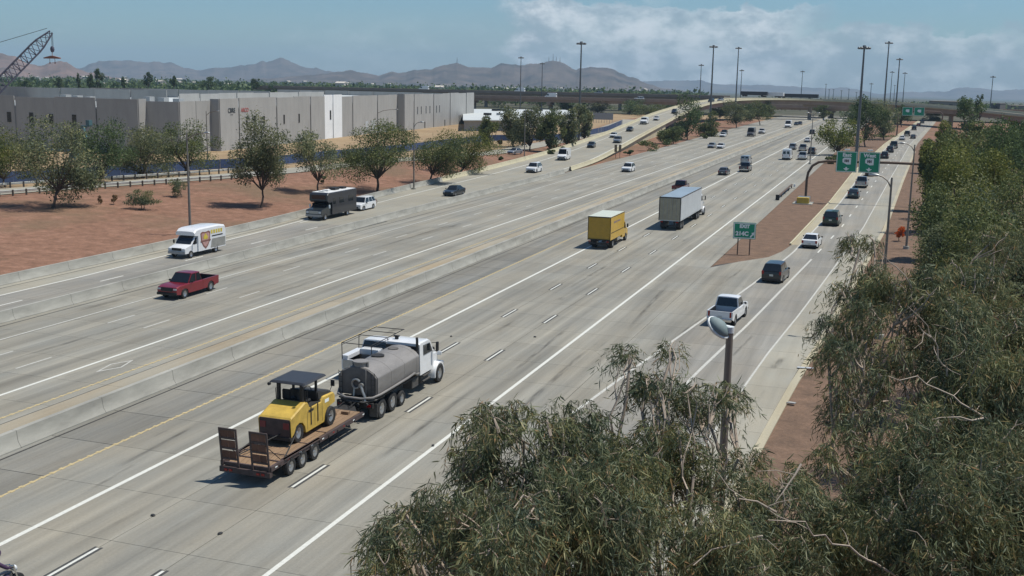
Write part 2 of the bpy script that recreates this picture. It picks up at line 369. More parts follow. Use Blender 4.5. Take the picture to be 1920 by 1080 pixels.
def dashes(parent, x, y0, y1, period=12.19, ln=3.05, w=.13, black=False, m=None, z=.006):
    m = m or WHITE; f_ = x if callable(x) else const(x); y = y0
    key = (round(ln, 2), w, m.name)
    if key not in _dash:
        b = MB(); b.quad((-w/2, 0, 0), (w/2, 0, 0), (w/2, ln, 0), (-w/2, ln, 0)); _dash[key] = b.mesh('lane_dash', [m])
        b = MB(); b.quad((-w*.5, -.1, 0), (w*.5, -.1, 0), (w*.5, ln+.1, 0), (-w*.5, ln+.1, 0)); _dash[key+('k',)] = b.mesh('dash_border', [BLACKP])
    while y < y1:
        rz = -math.atan2(f_(y+ln)-f_(y), ln)
        d = link('lane_dash', _dash[key], parent, (f_(y), y, z), rz)
        if black:
            for s in (-1, 1): link('dash_border', _dash[key+('k',)], d, (s*(w*1.02), 0, -.001))
        y += period
# the carriageway that runs away from the camera post
JY = 33.2-4.68*3
INNER = road_mat('inner_shoulder_concrete', (.375, .345, .255), streak=.12)
rr = struct(sheet('southbound_freeway', const(-39.4), const(-17.0), [10, 60, 132], -.026, SEAL))
NEAR = 132.0
cols = [-39.2, -35.2, -31.5, -27.85, -24.3, -20.65, -17.0]
for i, (a, c) in enumerate(zip(cols[:-1], cols[1:])):
    slabs(rr, const(a), const(c), JY-9.36 if False else JY-4.68, NEAR, 4.68, CON_DARK if i == 0 else CON, gap=.05 if i == 0 else .026)
FARY = list(np.linspace(NEAR, 660, 30))
sheet('far_paving', const(-35.2), const(-17.0), FARY, 0, CON, rr); sheet('far_shoulder', const(-39.4), const(-35.2), FARY, 0, CON_DARK, rr)
line(rr, -35.2, 15, 650, .13, YEL); line(rr, -31.5, 15, 650, .24, WHITE); line(rr, -20.65, 15, 650, .22, WHITE)
b_ = MB()                                                    # raised yellow rumble bars on the line
for k in range(190): b_.box((-35.2, 16+k*.62, .009), (.24, .2, .01))
b_.obj('rumble_strip', YEL, rr)
dashes(rr, -27.85, 69.0-3.05-12.19*4, 420, black=True); dashes(rr, -24.3, 43.85-3.05-12.19*2, 420, black=True)
# the carriageway that comes towards the camera post
lr = struct(sheet('northbound_freeway', const(-60.8), const(-39.35), [10, 60, 126], -.026, SEAL))
NEARL = 126.0
cols = [-60.5, -56.35, -53.4, -50.05, -46.6, -42.6]
for i, (a, c) in enumerate(zip(cols[:-1], cols[1:])):
    slabs(lr, const(a), const(c), 51.1-4.5*6, NEARL, 4.5, CON_L)
slabs(lr, const(-42.6), const(-39.5), 51.1-4.5*6, NEARL, 13.5, MEDIAN)
WO = tab([(0, -56.35), (160, -56.7), (233, -58.4), (370, -60.3), (660, -62)])
FARL = list(np.linspace(NEARL, 660, 30)); SL = tab([(NEARL, -61.7), (188, -62.0), (216, -62.2), (300, -62.6), (400, -64.5), (660, -66)])
sheet('far_paving', lambda y: WO(y)-.1, const(-42.6), FARL, 0, CON_L, lr); sheet('far_shoulder', SL, lambda y: WO(y)-.1, FARL, 0, CON_L, lr); sheet('far_median', const(-42.6), const(-39.4), FARL, 0, MEDIAN, lr)
line(lr, -43.4, 25, 650, .12, YEL); line(lr, -46.6, 20, 650, .22, WHITE); line(lr, WO, 20, 650, .14, WORN, n=20)
b_ = MB()
for k in range(150): b_.box((-43.4, 26+k*.62, .008), (.22, .2, .008))
b_.obj('rumble_strip', YEL, lr)
dashes(lr, -50.05, 52.0-12.19*2, 420, m=WORN); dashes(lr, -53.4, 64.5-12.19*3, 420, m=WORN)
b_ = MB(); dm = [(-45.1, 53.2), (-44.4, 54.7), (-44.9, 56.5), (-45.55, 55.1)]; cx, cy = -45, 54.9      # HOV diamond
for i in range(4):
    a, c = np.array(dm[i]), np.array(dm[(i+1) % 4]); k = .80; ce = np.array((cx, cy))
    ai, ci = ce+(a-ce)*k, ce+(c-ce)*k; b_.quad((*a, .006), (*c, .006), (*ci, .006), (*ai, .006))
b_.obj('lane_diamond', WORN, lr)
# exit ramp on the right
C0 = tab([(10, -17.0), (48, -16.6), (60.9, -15.5), (68, -14.9), (98, -12.1), (119, -10.4), (177, -8.5), (240, -7.6), (367, -3.9), (612, 7.5), (700, 12)])
C1 = tab([(10, -12.4), (60, -11.5), (69, -11), (83, -10), (97.5, -9.2), (119, -8.0), (147, -6.6), (205, -4.9), (292, -2.2), (374, .6), (612, 11)])
C2 = tab([(10, -9.2), (62, -8), (75, -7.5), (88.5, -6.7), (101, -6.1), (147, -4.0), (224, -2.0), (374, 2.2), (612, 13.5)])
C3 = tab([(10, -7.4), (59, -5.7), (70, -5.25), (79.5, -4.6), (147, -1.6), (224, .2), (374, 4.2), (580, 13.5), (700, 18.5)])
CL = tab([(10, -17), (105, -12.6), (112, -12.0), (123, -11.2), (177, -9.9), (240, -9.3), (367, -5.3), (612, 6), (700, 10)])
def gore_l(y): return -17.0 if y < 105 else max(-17.0, float(np.interp(y, [105, 109.5, 112, 115, 119, 128], [-17, -17, -15.6, -13.4, -11.8, -11.0])))
er = struct(sheet('exit_ramp', gore_l, C3, [14, 60, 80, 104]+list(range(106, 129, 2)), -.026, SEAL))
slabs(er, C0, C1, 19.2, 128, 4.68, CON_GREY); slabs(er, C1, C2, 19.2, 128, 4.68, CON_GREY); slabs(er, C2, C3, 19.2, 128, 4.68, CON_PALE)
GF = tab([(10, -17), (104, -17), (108.5, -16.4), (110, -14.2), (113, -12.5), (128, -10.8)])
slabs(er, gore_l, C0, 51.96, 128, 4.68, CON)
sheet('gore_paving', const(-17.02), C0, [14, 30, 48, 51.96], -.004, CON, er)
YF = list(np.linspace(128, 640, 40))
sheet('far_paving', C0, C2, YF, 0, CON_GREY, er); sheet('far_shoulder', C2, C3, YF, .002, CON_PALE, er); sheet('far_inner_shoulder', CL, C0, YF, .002, INNER, er)
line(er, C0, 56, 600, .2, WORN, n=50); line(er, C1, 20, 118, .2, WORN, n=40); line(er, lambda y: C2(y)-.0, 20, 420, .13, WORN, n=60)
dashes(er, C1, 123, 420, m=WHITE, w=.16)
kb = MB()
for y0_, y1_ in zip(YF[:-1], YF[1:]): kb.hexa([(CL(y0_)-.2, y0_, -.1), (CL(y0_), y0_, -.1), (CL(y1_), y1_, -.1), (CL(y1_)-.2, y1_, -.1), (CL(y0_)-.2, y0_, .14), (CL(y0_), y0_, .14), (CL(y1_), y1_, .14), (CL(y1_)-.2, y1_, .14)])
kb.obj('kerb', WALLY, er)
kb = MB(); ys_ = list(np.linspace(14, 330, 60))
for y0_, y1_ in zip(ys_[:-1], ys_[1:]): kb.hexa([(C3(y0_), y0_, -.1), (C3(y0_)+.45, y0_, -.1), (C3(y1_)+.45, y1_, -.1), (C3(y1_), y1_, -.1), (C3(y0_), y0_, .01), (C3(y0_)+.45, y0_, .03), (C3(y1_)+.45, y1_, .03), (C3(y1_), y1_, .01)])
kb.obj('kerb', INNER, er)
# connector ramp: rises from the near left to the flyover in the distance
RPTS = [(-60.75, 20, 0), (-60.75, 61, 0), (-60.9, 95, 0), (-61.6, 130, 0), (-62.0, 188, 0), (-62.0, 205, 0), (-63.9, 240, .2), (-68.3, 277.6, .7), (-73.5, 324.3, 1.6), (-77, 364, 2.8), (-80.1, 407.6, 4.4), (-82.8, 450, 6.0), (-84.4, 482, 7.1), (-84.6, 511, 8.1), (-82.6, 533, 8.7), (-77.2, 560, 9.5), (-65, 583, 9.9), (-50, 592, 9.9), (-35.7, 590, 9.75), (-14.6, 575, 9.35), (.1, 555, 8.95), (22, 520, 8.2), (43, 475, 7.1), (64, 420, 6.0), (84, 360, 4.6)]
LPTS = [(-71.0, 20), (-71.0, 72), (-71.2, 112), (-72.8, 132), (-74.6, 158), (-76.6, 194), (-78.2, 223), (-80.3, 260), (-84.2, 314), (-87, 352), (-89.7, 386), (-92.2, 424), (-93.0, 457), (-93.4, 492), (-93.1, 530), (-88, 560), (-78, 585), (-62, 600), (-35, 601), (-9, 587), (8, 567), (31, 530), (53, 482), (74, 424), (94, 363)]
def resample(pts, n):
    P_ = np.array(pts, float); d = np.r_[0, np.cumsum(np.linalg.norm(np.diff(P_, axis=0), axis=1))]; t = np.linspace(0, d[-1], n); out = np.stack([np.interp(t, d, P_[:, k]) for k in range(P_.shape[1])], 1)
    for _ in range(3): out[1:-1] = .25*out[:-2]+.5*out[1:-1]+.25*out[2:]
    return out
NR = 130
_R = resample(RPTS, NR)
# left edge follows by matching each right-edge station to the nearest point of the left line
_Lf = resample([(*p, 0) for p in LPTS], 900)
_Lr = []
for i in range(NR):
    d = np.hypot(_Lf[:, 0]-_R[i, 0], _Lf[:, 1]-_R[i, 1]); k = int(d.argmin()); _Lr.append((_Lf[k, 0], _Lf[k, 1], _R[i, 2]))
_Lr = np.array(_Lr)
for _ in range(4): _Lr[1:-1] = .25*_Lr[:-2]+.5*_Lr[1:-1]+.25*_Lr[2:]
def band(b, A, B, z0a, z1a, mi=0):          # solid strip between two polylines, from z0 to z1 above each
    for i in range(len(A)-1):
        p = [A[i], B[i], B[i+1], A[i+1]]
        b.hexa([(q[0], q[1], q[2]+z0a) for q in p]+[(q[0], q[1], q[2]+z1a) for q in p], mi)
ip = int(np.argmax(_R[:, 1] > 124))
def lerp_edge(t): return _Lr+(_R-_Lr)*t
def strip_obj(name, t0, t1, i0, i1, z, m, parent):
    A, B = lerp_edge(t0)[i0:i1], lerp_edge(t1)[i0:i1]; b = MB()
    for i in range(len(A)-1): b.quad((*A[i][:2], A[i][2]+z), (*B[i][:2], B[i][2]+z), (*B[i+1][:2], B[i+1][2]+z), (*A[i+1][:2], A[i+1][2]+z))
    return b.obj(name, m, parent)
cr = struct(strip_obj('connector_ramp', 0, 1, 0, ip+1, -.026, SEAL, None))
RX = tab([(p[1], p[0]) for p in RPTS[:9]]); LX = tab([(p[1], p[0]) for p in LPTS[:9]])
OL = tab([(20, -67.7), (79, -67.9), (110, -69.4), (128, -70.9), (147, -72.6), (203, -75.4), (260, -78)])
slabs(cr, tab([(20, -64.9), (90, -64.9), (130, -66)]), RX, 51.1-4.5*6, 125, 4.5, CON_GREY); slabs(cr, OL, tab([(20, -64.9), (90, -64.9), (130, -66)]), 51.1-4.5*6, 125, 4.5, CON_GREY); slabs(cr, LX, OL, 51.1-4.5*6, 125, 4.5, CON_PALE)
strip_obj('far_paving', 0, 1, ip-1, NR, .004, CON_PALE, cr)
strip_obj('painted_line', .22, .235, ip-1, NR-30, .012, WHITE, cr); strip_obj('painted_line', .86, .875, ip-1, NR-30, .012, WHITE, cr)
line(cr, OL, 20, 126, .2, WHITE, n=30)
dashes(cr, tab([(20, -64.9), (90, -64.9), (130, -66)]), 68.6-3.05-12.19*3, 124, m=WHITE, w=.16)
# deck body and girders of the raised part
ie = int(np.argmax(_R[:, 2] > .35))
ins = lerp_edge(.0); b = MB(); A, B = lerp_edge(0)[ie:], lerp_edge(1)[ie:]; band(b, A, B, -.35, -.01); b.obj('deck_edge', WALLY, cr)
ig = int(np.argmax(_R[:, 2] > 3.4)); b = MB(); A, B = lerp_edge(.12)[ig:], lerp_edge(.88)[ig:]; band(b, A, B, -2.2, -.36); b.obj('girder', BROWN, cr)
b = MB()
for side in (.015, .985):                    # retaining wall where the ramp is low
    A = lerp_edge(side)[ie:ig+2]
    for i in range(len(A)-1): b.quad((A[i][0], A[i][1], -.2), (A[i+1][0], A[i+1][1], -.2), (*A[i+1][:2], A[i+1][2]-.34), (*A[i][:2], A[i][2]-.34))
b.obj('retaining_wall', WALLY, cr)
def parapet(name, P_, m, label, h=.82, w=.3, toe=True, cat='barrier'):
    b = MB(); n = len(P_); rings = []
    for i in range(n):
        d = P_[min(i+1, n-1)]-P_[max(i-1, 0)]; d = d/np.linalg.norm(d[:2]); nn = np.array([d[1], -d[0], 0]); p = np.array(P_[i])
        prof = [(-w*.5-.2, -.05), (-w*.5-.2, .06), (-w*.5-.04, .31), (-w*.4, h), (w*.4, h), (w*.5+.04, .31), (w*.5+.2, .06), (w*.5+.2, -.05)] if toe else [(-w/2, -.3), (-w/2, h), (w/2, h), (w/2, -.3)]
        rings.append([p+nn*a+np.array([0, 0, c]) for a, c in prof])
    b.loft(rings); o = b.obj(name, m, None, smooth=30)
    acc = 0; jm = MB()
    for i in range(n-1):
        d = P_[i+1]-P_[i]; L_ = np.linalg.norm(d[:2]); dn = d/L_; nn = np.array([dn[1], -dn[0], 0]); s_ = (-acc) % 6.1
        while s_ < L_ and P_[i][1] < 240:
            p = P_[i]+dn*s_; q = [(-w*.5-.203, -.05), (-w*.5-.203, .06), (-w*.5-.043, .312), (-w*.4-.003, h+.003), (w*.4+.003, h+.003), (w*.5+.043, .312), (w*.5+.203, .06), (w*.5+.203, -.05)]
            jm.loft([[p+nn*a_+np.array([0, 0, c_])+dn*e_ for a_, c_ in q] for e_ in (-.012, .012)]); s_ += 6.1
        acc += L_
    if jm.v: stuff(jm.obj('cast_joint', FILL, o))
    return tag(o, label, cat)
i0 = 0; iend = int(np.argmax(_R[:, 1] > 212))
parapet('concrete_barrier', _R[:iend]+np.array([.35, 0, 0]), WALLC, 'low grey concrete barrier between the freeway and the connector ramp lanes')
tag_r = parapet('bridge_parapet', _R[iend:], WALLY, 'cream concrete parapet on the freeway side of the rising connector ramp')
parapet('bridge_parapet', _Lr[ip+8:]+np.array([-.2, 0, 0]), WALLY, 'cream concrete parapet on the outer side of the rising connector ramp')
parapet('concrete_barrier', _Lr[:ip+9]+np.array([-.2, 0, 0]), WALLC, 'long grey concrete barrier at the foot of the red gravel bank')
MBY = list(np.linspace(10, 650, 70))
parapet('concrete_barrier', np.array([(-39.35, y, 0) for y in MBY]), WALLC, 'tall grey concrete median barrier dividing the two freeway directions', h=.86, w=.36)
b_ = MB()
for k in range(12): b_.box((-38.92, 31+k*9.9+random.uniform(-2, 2), .02), (.28, .5, .035), rz=random.uniform(-.3, .3))
# drain grates and little stones at the toe of the median
# gutter seam
line(rr, -38.62, 15, 400, .12, SEAL, z=.006, name='gutter_seam'); line(lr, -42.62, 20, 400, .07, FILL, z=.006, name='pavement_seam')
line(lr, -59.45, 20, 190, .12, SEAL, z=.006, name='gutter_seam'); line(cr, lambda y: LX(y)+.95, 20, 125, .12, SEAL, z=.006, name='gutter_seam', n=20)
# piers under the flyover
for i, k in enumerate((88, 94, 101, 108, 115, 121)):
    q = lerp_edge(.5)[k]; zt = q[2]-2.2
    pc = thing('bridge_pier', 'brown concrete pier under the curving flyover', 'pier', (q[0], q[1], -.05), 0, 'piers of the flyover')
    m1 = MB().cyl((0, 0, -.3), (0, 0, zt-1.2), 1.0, 1.0, 14).obj('column', BROWN2, pc, smooth=40)
    MB().box((0, 0, zt-.58), (7.0, 1.9, 1.3)).obj('pier_cap', BROWN2, pc)
# motorway viaducts that cross in the distance
def viaduct(name, label, p0, p1, top, depth, wid, piers):
    a, c = np.array(p0, float), np.array(p1, float); d = (c-a)/np.linalg.norm(c-a); nn = np.array([d[1], -d[0]]); ln = np.linalg.norm(c-a)
    t = thing(name, label, 'viaduct', (a[0], a[1], 0), math.atan2(d[1], d[0]))
    MB().b2((0, -wid/2, top-.9-.35), (ln, wid/2, top-.9)).obj('deck', CON_PALE, t)
    for s in (-1, 1): MB().b2((0, s*wid/2-.16, top-1.6), (ln, s*wid/2+.16, top)).obj('parapet', BROWN2 if s > 0 else BROWN, t)
    for k in range(5): 
        yy = -wid/2+1.2+k*(wid-2.4)/4; MB().b2((0, yy-.35, top-depth), (ln, yy+.35, top-1.252)).obj('girder', BROWN, t)
    for x in piers:
        c_ = MB().cyl((x, 0, -.5), (x, 0, top-depth-1.3), 1.1, 1.1, 14).obj('pier', BROWN2, t, smooth=40)
        MB().b2((x-1.1, -wid/2+.6, top-depth-1.29), (x+1.1, wid/2-.6, top-depth-.002)).obj('pier_cap', BROWN2, c_)
viaduct('viaduct', 'long brown highway viaduct crossing the distance behind the building', (-430, 688), (-100, 668), 10.4, 2.9, 16, (40, 85, 130, 175, 220, 265, 310))
viaduct('viaduct', 'lower brown viaduct carrying cars in front of the long highway viaduct', (-300, 600), (-108, 615), 8.4, 3.0, 12, (20, 65, 110, 155))
viaduct('viaduct', 'short brown underpass bridge beneath the flyover over the far lanes', (-108, 640), (60, 632), 6.6, 2.6, 20, (18, 70, 108))
viaduct('viaduct', 'brown viaduct running out to the right above the green trees', (40, 560), (330, 430), 8.2, 3.4, 12, (40, 90, 140, 190))
# frontage road with guard rails on top of the bank
FRN = resample([(*p, 0) for p in FRONT], 60)
def fz(p): return ground_z(p[0], p[1])
def offset(P_, dist):
    out = []
    for i in range(len(P_)):
        d = P_[min(i+1, len(P_)-1)]-P_[max(i-1, 0)]; d = d/np.linalg.norm(d[:2]); out.append(P_[i]+np.array([d[1], -d[0], 0])*dist)
    return np.array(out)
fa, fb = offset(FRN, -1.2), offset(FRN, -8.2)
b = MB()
for i in range(len(fa)-1):
    za, zb = fz(fa[i])+.1, fz(fa[i+1])+.1
    b.quad((fa[i][0], fa[i][1], za), (fb[i][0], fb[i][1], za), (fb[i+1][0], fb[i+1][1], zb), (fa[i+1][0], fa[i+1][1], zb))
struct(b.obj('frontage_road', CON_PALE))
RAILW = mat('guard_rail_steel', (.5, .5, .46), .5, metal=.5, var=.1)
POSTW = mat('rail_post_wood', (.06, .05, .042), .9)
def guard_rail(P_, label, step=2.0):
    t = thing('guard_rail', label, 'guard rail')
    L_ = np.r_[0, np.cumsum(np.linalg.norm(np.diff(P_[:, :2], axis=0), axis=1))]; n = int(L_[-1]/step)
    pts = [np.array([np.interp(k*step, L_, P_[:, 0]), np.interp(k*step, L_, P_[:, 1])]) for k in range(n)]
    rings = []
    for i, p in enumerate(pts):
        d = pts[min(i+1, n-1)]-pts[max(i-1, 0)]; d /= np.linalg.norm(d); nn = np.array([d[1], -d[0]]); z = ground_z(*p)
        rings.append([(p[0]+nn[0]*a, p[1]+nn[1]*a, z+h) for a, h in ((.0, .45), (.09, .5), (.09, .58), (.02, .62), (.09, .67), (.09, .75), (0, .8), (-.03, .8), (-.03, .45))])
    MB().loft(rings).obj('rail', RAILW, t, smooth=30)
    pm = MB().b2((-.09, -.2, -.1), (.09, -.02, .82)).mesh('post', [POSTW])
    for i in range(0, n):
        p = pts[i]; d = pts[min(i+1, n-1)]-pts[max(i-1, 0)]; a = math.atan2(d[1], d[0])
        link('post', pm, t, (p[0], p[1], ground_z(*p)), a+math.pi if False else a)
    return t
g1 = offset(FRN, .3); g1 = g1[(g1[:, 1] > 60) & (g1[:, 1] < 163)]; guard_rail(g1, 'steel guard rail on dark posts along the top of the red gravel bank')
g2 = offset(FRN, -9.0); g2 = g2[(g2[:, 1] > 70) & (g2[:, 1] < 180)]; guard_rail(g2, 'second guard rail on the building side of the frontage road')
# blue screen fence round the building site
FB = mat('blue_screen_cloth', (.035, .065, .15), .8, var=.25, scale=2); FPOST = mat('fence_pipe', (.3, .31, .32), .5, metal=.6)
FE = resample([(-150, 110, 0), (-129, 131, 0), (-121.5, 152, 0), (-118.5, 169, 0), (-114, 175, 0), (-110, 183, 0), (-110, 202, 0), (-112, 224, 0), (-114.8, 272, 0), (-113, 305, 0), (-103, 312, 0), (-97.5, 324, 0), (-98, 354, 0), (-101, 393, 0), (-112, 460, 0)], 400)
ft = thing('site_fence', 'blue screen fence around the building site behind the trees', 'fence')
Lc = np.r_[0, np.cumsum(np.linalg.norm(np.diff(FE[:, :2], axis=0), axis=1))]; nf = int(Lc[-1]/3.05)
pan = MB().box((1.525, 0, 1.0), (2.98, .02, 1.7)).mesh('screen_panel', [FB]); pst = MB().cyl((0, 0, -.2), (0, 0, 1.95), .035, .035, 6).mesh('post', [FPOST])
for k in range(nf):
    a = np.array([np.interp(k*3.05, Lc, FE[:, 0]), np.interp(k*3.05, Lc, FE[:, 1])]); c = np.array([np.interp((k+1)*3.05, Lc, FE[:, 0]), np.interp((k+1)*3.05, Lc, FE[:, 1])])
    an = math.atan2(c[1]-a[1], c[0]-a[0])+random.uniform(-.03, .03); z = ground_z(*a)+.05
    link('screen_panel', pan, ft, (a[0], a[1], z), an); link('post', pst, ft, (a[0], a[1], z))

# tyre marks, stains and patched joints
def mark_mat(name, col, amount):
    m = bpy.data.materials.new(name); m.use_nodes = True; nt = m.node_tree; N = nt.nodes; L = nt.links; N.clear(); out = N.new('ShaderNodeOutputMaterial'); tr = N.new('ShaderNodeBsdfTransparent'); df = N.new('ShaderNodeBsdfDiffuse'); df.inputs[0].default_value = (*col, 1)
    tc = N.new('ShaderNodeTexCoord'); sp = N.new('ShaderNodeSeparateXYZ'); L.new(tc.outputs['Generated'], sp.inputs[0])
    def edge(o, a):
        n1 = N.new('ShaderNodeMath'); n1.operation = 'SUBTRACT'; L.new(o, n1.inputs[0]); n1.inputs[1].default_value = .5; n2 = N.new('ShaderNodeMath'); n2.operation = 'ABSOLUTE'; L.new(n1.outputs[0], n2.inputs[0])
        mr = N.new('ShaderNodeMapRange'); mr.interpolation_type = 'SMOOTHSTEP'; L.new(n2.outputs[0], mr.inputs[0]); mr.inputs[1].default_value = a; mr.inputs[2].default_value = .5; mr.inputs[3].default_value = 1; mr.inputs[4].default_value = 0; return mr.outputs[0]
    nz = N.new('ShaderNodeTexNoise'); geo = N.new('ShaderNodeNewGeometry'); mp = N.new('ShaderNodeMapping'); mp.inputs['Scale'].default_value = (4, .5, 1); L.new(geo.outputs['Position'], mp.inputs[0]); L.new(mp.outputs[0], nz.inputs['Vector']); nz.inputs['Scale'].default_value = 1; nz.inputs['Detail'].default_value = 6
    nr = N.new('ShaderNodeMapRange'); L.new(nz.outputs['Fac'], nr.inputs[0]); nr.inputs[1].default_value = .32; nr.inputs[2].default_value = .68; nr.inputs[4].default_value = amount
    p = nr.outputs[0]
    for o, a in ((sp.outputs[0], .1), (sp.outputs[1], .15)):
        q = N.new('ShaderNodeMath'); q.operation = 'MULTIPLY'; L.new(p, q.inputs[0]); L.new(edge(o, a), q.inputs[1]); p = q.outputs[0]
    mx = N.new('ShaderNodeMixShader'); L.new(p, mx.inputs[0]); L.new(tr.outputs[0], mx.inputs[1]); L.new(df.outputs[0], mx.inputs[2]); L.new(mx.outputs[0], out.inputs[0]); MATS[name] = m; return m
SKID = mark_mat('tyre_mark', (.07, .07, .07), .38); OILM = mark_mat('oil_stain', (.10, .097, .088), .35); PALEM = mark_mat('pale_scuff', (.38, .37, .33), .35)
def mark(parent, x, y, w, ln, rz, m, name='tyre_mark', z=.0085):
    b = MB(); b.quad((-w/2, -ln/2, 0), (w/2, -ln/2, 0), (w/2, ln/2, 0), (-w/2, ln/2, 0)); b.obj(name, m, parent, loc=(x, y, z), rz=rz)
mr_ = random.Random(5)
for x, y, w, ln, rz in ((-33.2, 43.4, .4, 8, .06), (-32.4, 39.5, .35, 6, .08), (-29.4, 55, .5, 14, 0), (-22.5, 52, .4, 16, .02), (-22.0, 70, .45, 18, .03), (-18.9, 62, .5, 20, .02), (-18.5, 88, .5, 24, .05), (-13.6, 84, .3, 20, -.09), (-11.9, 84, .3, 18, -.08), (-14.2, 104, .35, 12, -.07), (-26.6, 100, .5, 22, 0), (-33.6, 80, .4, 16, .01), (-9.4, 76, .3, 10, -.07), (-6.6, 72, .8, 4, -.1)): mark(rr if x < -17 else er, x, y, w, ln, rz, SKID)
for x, y, w, ln, rz in ((-58.2, 70, 1.2, 7, 0), (-58.0, 86, .9, 9, .02), (-57.6, 104, 1.2, 8, 0), (-51.8, 60, .6, 18, 0), (-48.4, 84, .6, 20, 0), (-54.9, 96, .5, 22, 0), (-52, 116, .6, 24, 0), (-58.4, 55, 1.0, 6, 0)): mark(lr, x, y, w, ln, rz, SKID)
for k in range(16):
    right = k % 2; x = mr_.choice((-33.4, -29.7, -26.1, -22.5)) if right else mr_.choice((-44.9, -48.3, -51.7, -54.9)); mark(rr if right else lr, x+mr_.uniform(-.5, .5), mr_.uniform(34, 150), mr_.uniform(.4, 1.1), mr_.uniform(1.5, 7), mr_.uniform(-.05, .05), OILM if mr_.random() < .7 else PALEM, 'oil_stain', .0075+k*.00003)
# ================================================================== warehouse under construction
TILT = mat('tilt_up_concrete', (.335, .33, .312), .9, var=.10, scale=.5, bump=.12, bscale=6, stretch=(1, 1, .25), rand=.045)
TILT_W = mat('primed_white_concrete', (.78, .80, .80), .8, var=.05, scale=.4)
DARKGLASS = mat('window_opening', (.012, .014, .016), .25, var=.1)
ROOFW = mat('white_roof_membrane', (.50, .525, .515), .7, var=.08, scale=.2)
DOCK = mat('dock_door_grey', (.45, .47, .48), .5, var=.1)
LOGOK = mat('sign_lettering_dark', (.03, .04, .045), .7); LOGOR = mat('sign_lettering_red', (.42, .12, .11), .7)
bld = thing('warehouse', 'long unfinished grey concrete warehouse beyond the blue fence', 'building')
dW = np.array([-.093, .9957]); eN = np.array([.9957, .093])
def wall_run(p0, d, lens, h, nrm, windows=(), mats=None, gap=.17, hs=None, marks=None):
    """tilt-up panels end to end from p0 along d; each panel is its own piece, windows are openings set into it"""
    p = np.array(p0, float); ang = math.atan2(d[1], d[0]); res = []
    side = 1 if (nrm[0]*-d[1]+nrm[1]*d[0]) > 0 else -1; step_ = len(lens) > 3
    for i, ln in enumerate(lens):
        hh = h+(hs[i] if hs else random.choice((0, 0, .12, -.1)))
        b = MB(); b.b2((gap/2, -.12, -1.2), (ln-gap/2, .12, hh))
        q = b.obj('wall_panel', mats[i] if mats else TILT, bld, loc=(p[0]+nrm[0]*.21*(step_ and i % 2), p[1]+nrm[1]*.21*(step_ and i % 2), 0), rz=ang)
        for (wi, off, z, w, hgt) in windows:
            if wi == i:
                wb = MB(); wb.b2((off-w/2, side*.125-.02, z), (off+w/2, side*.125+.02, z+hgt)); fo = wb.obj('window', DARKGLASS, q)
                fr = MB()
                for a_, c_ in (((off-w/2-.06, z-.06), (off-w/2, z+hgt+.06)), ((off+w/2, z-.06), (off+w/2+.06, z+hgt+.06)), ((off-w/2, z+hgt), (off+w/2, z+hgt+.06)), ((off-w/2, z-.06), (off+w/2, z))):
                    fr.b2((a_[0], side*.12, a_[1]), (c_[0], side*.17, c_[1]))
                fr.obj('window_frame', TILT, q)
        res.append(q); p = p+np.array(d)*ln
    return res, p
HB = 11.7
# north faces (in shade) and the stepped west face
cN = np.array([-153.0, 212.0])
nr, _ = wall_run(cN, -eN, [8.3], HB, -dW)
c2 = cN-eN*8.3-dW*3.2
wall_run(c2+dW*3.2, -dW, [3.2], HB+.3, eN)
wn = [(0, 4.5, 6.2, 1.0, 2.0), (1, 3.2, 5.0, 1.2, 2.6), (1, 7.4, 5.6, 1.0, 2.0), (2, 2.5, 5.2, 1.2, 2.7), (2, 8, 5.2, 1.2, 2.7), (3, 5, 5.2, 1.2, 2.7)]
wn = [(1, 5.6, 6.1, 1.1, 2.2), (2, 1.2, 6.1, 1.1, 2.2), (2, 6.4, 6.2, 1.1, 2.3), (3, 1.6, 6.2, 1.1, 2.3), (3, 8.2, 6.2, 1.1, 2.3)]
wall_run(c2, -eN, [10.5, 10.5, 10.5, 10.5, 10.5, 10.5], HB+.35, -dW, wn, hs=[0, .15, -.1, .15, 0, .1])
wall_run(cN, dW, [7.0, 7.2], HB, eN)
c3 = np.array([-152.0, 226.0])
wall_run(c3-eN*2.4, eN, [2.4], HB+.4, -dW)
ww = [(1, 3.6, 5.3, .9, 2.4), (1, 8.0, 5.3, .9, 2.5), (2, 3.0, 5.2, .9, 2.4), (3, 4.0, 5.2, .9, 2.4), (4, 3.2, 5.2, .9, 2.4), (6, 4.5, 5.4, 1.0, 2.6)]
res, c4 = wall_run(c3, dW, [9.2, 10.4, 10.2, 10.6, 10.6, 9.6, 6.2, 6.6], HB+.45, eN, ww, mats=[TILT]*6+[TILT_W]*2, hs=[0, .1, .1, -.05, .1, .0, .35, .35])
def decal(txt, p, ang, size, m, z):
    o = bpy.data.objects.new('lettering', text_mesh(txt, size, .02, .02)); o.data.materials.append(m); COL.objects.link(o); o.parent = bld
    o.location = (p[0], p[1], z); o.rotation_euler = (math.pi/2, 0, ang); return o
pw = c3+dW*5.6+eN*.18; aw = math.atan2(dW[1], dW[0])
decal('CBRE', pw, aw, 1.55, LOGOK, 9.3); decal('• • •', pw, aw, .7, LOGOK, 8.3)
pw = c3+dW*11.9+eN*.40; decal('ARCO', pw, aw, 1.4, LOGOR, 9.3)
res2, c5 = wall_run(c4, dW, [8.6, 10.6, 10.6, 10.6, 8.5], HB+.2, eN, hs=[.0, .15, .1, .1, .15])
c6 = c5+eN*2.6
wall_run(c6-eN*2.6, eN, [2.6], HB+.5, -dW)
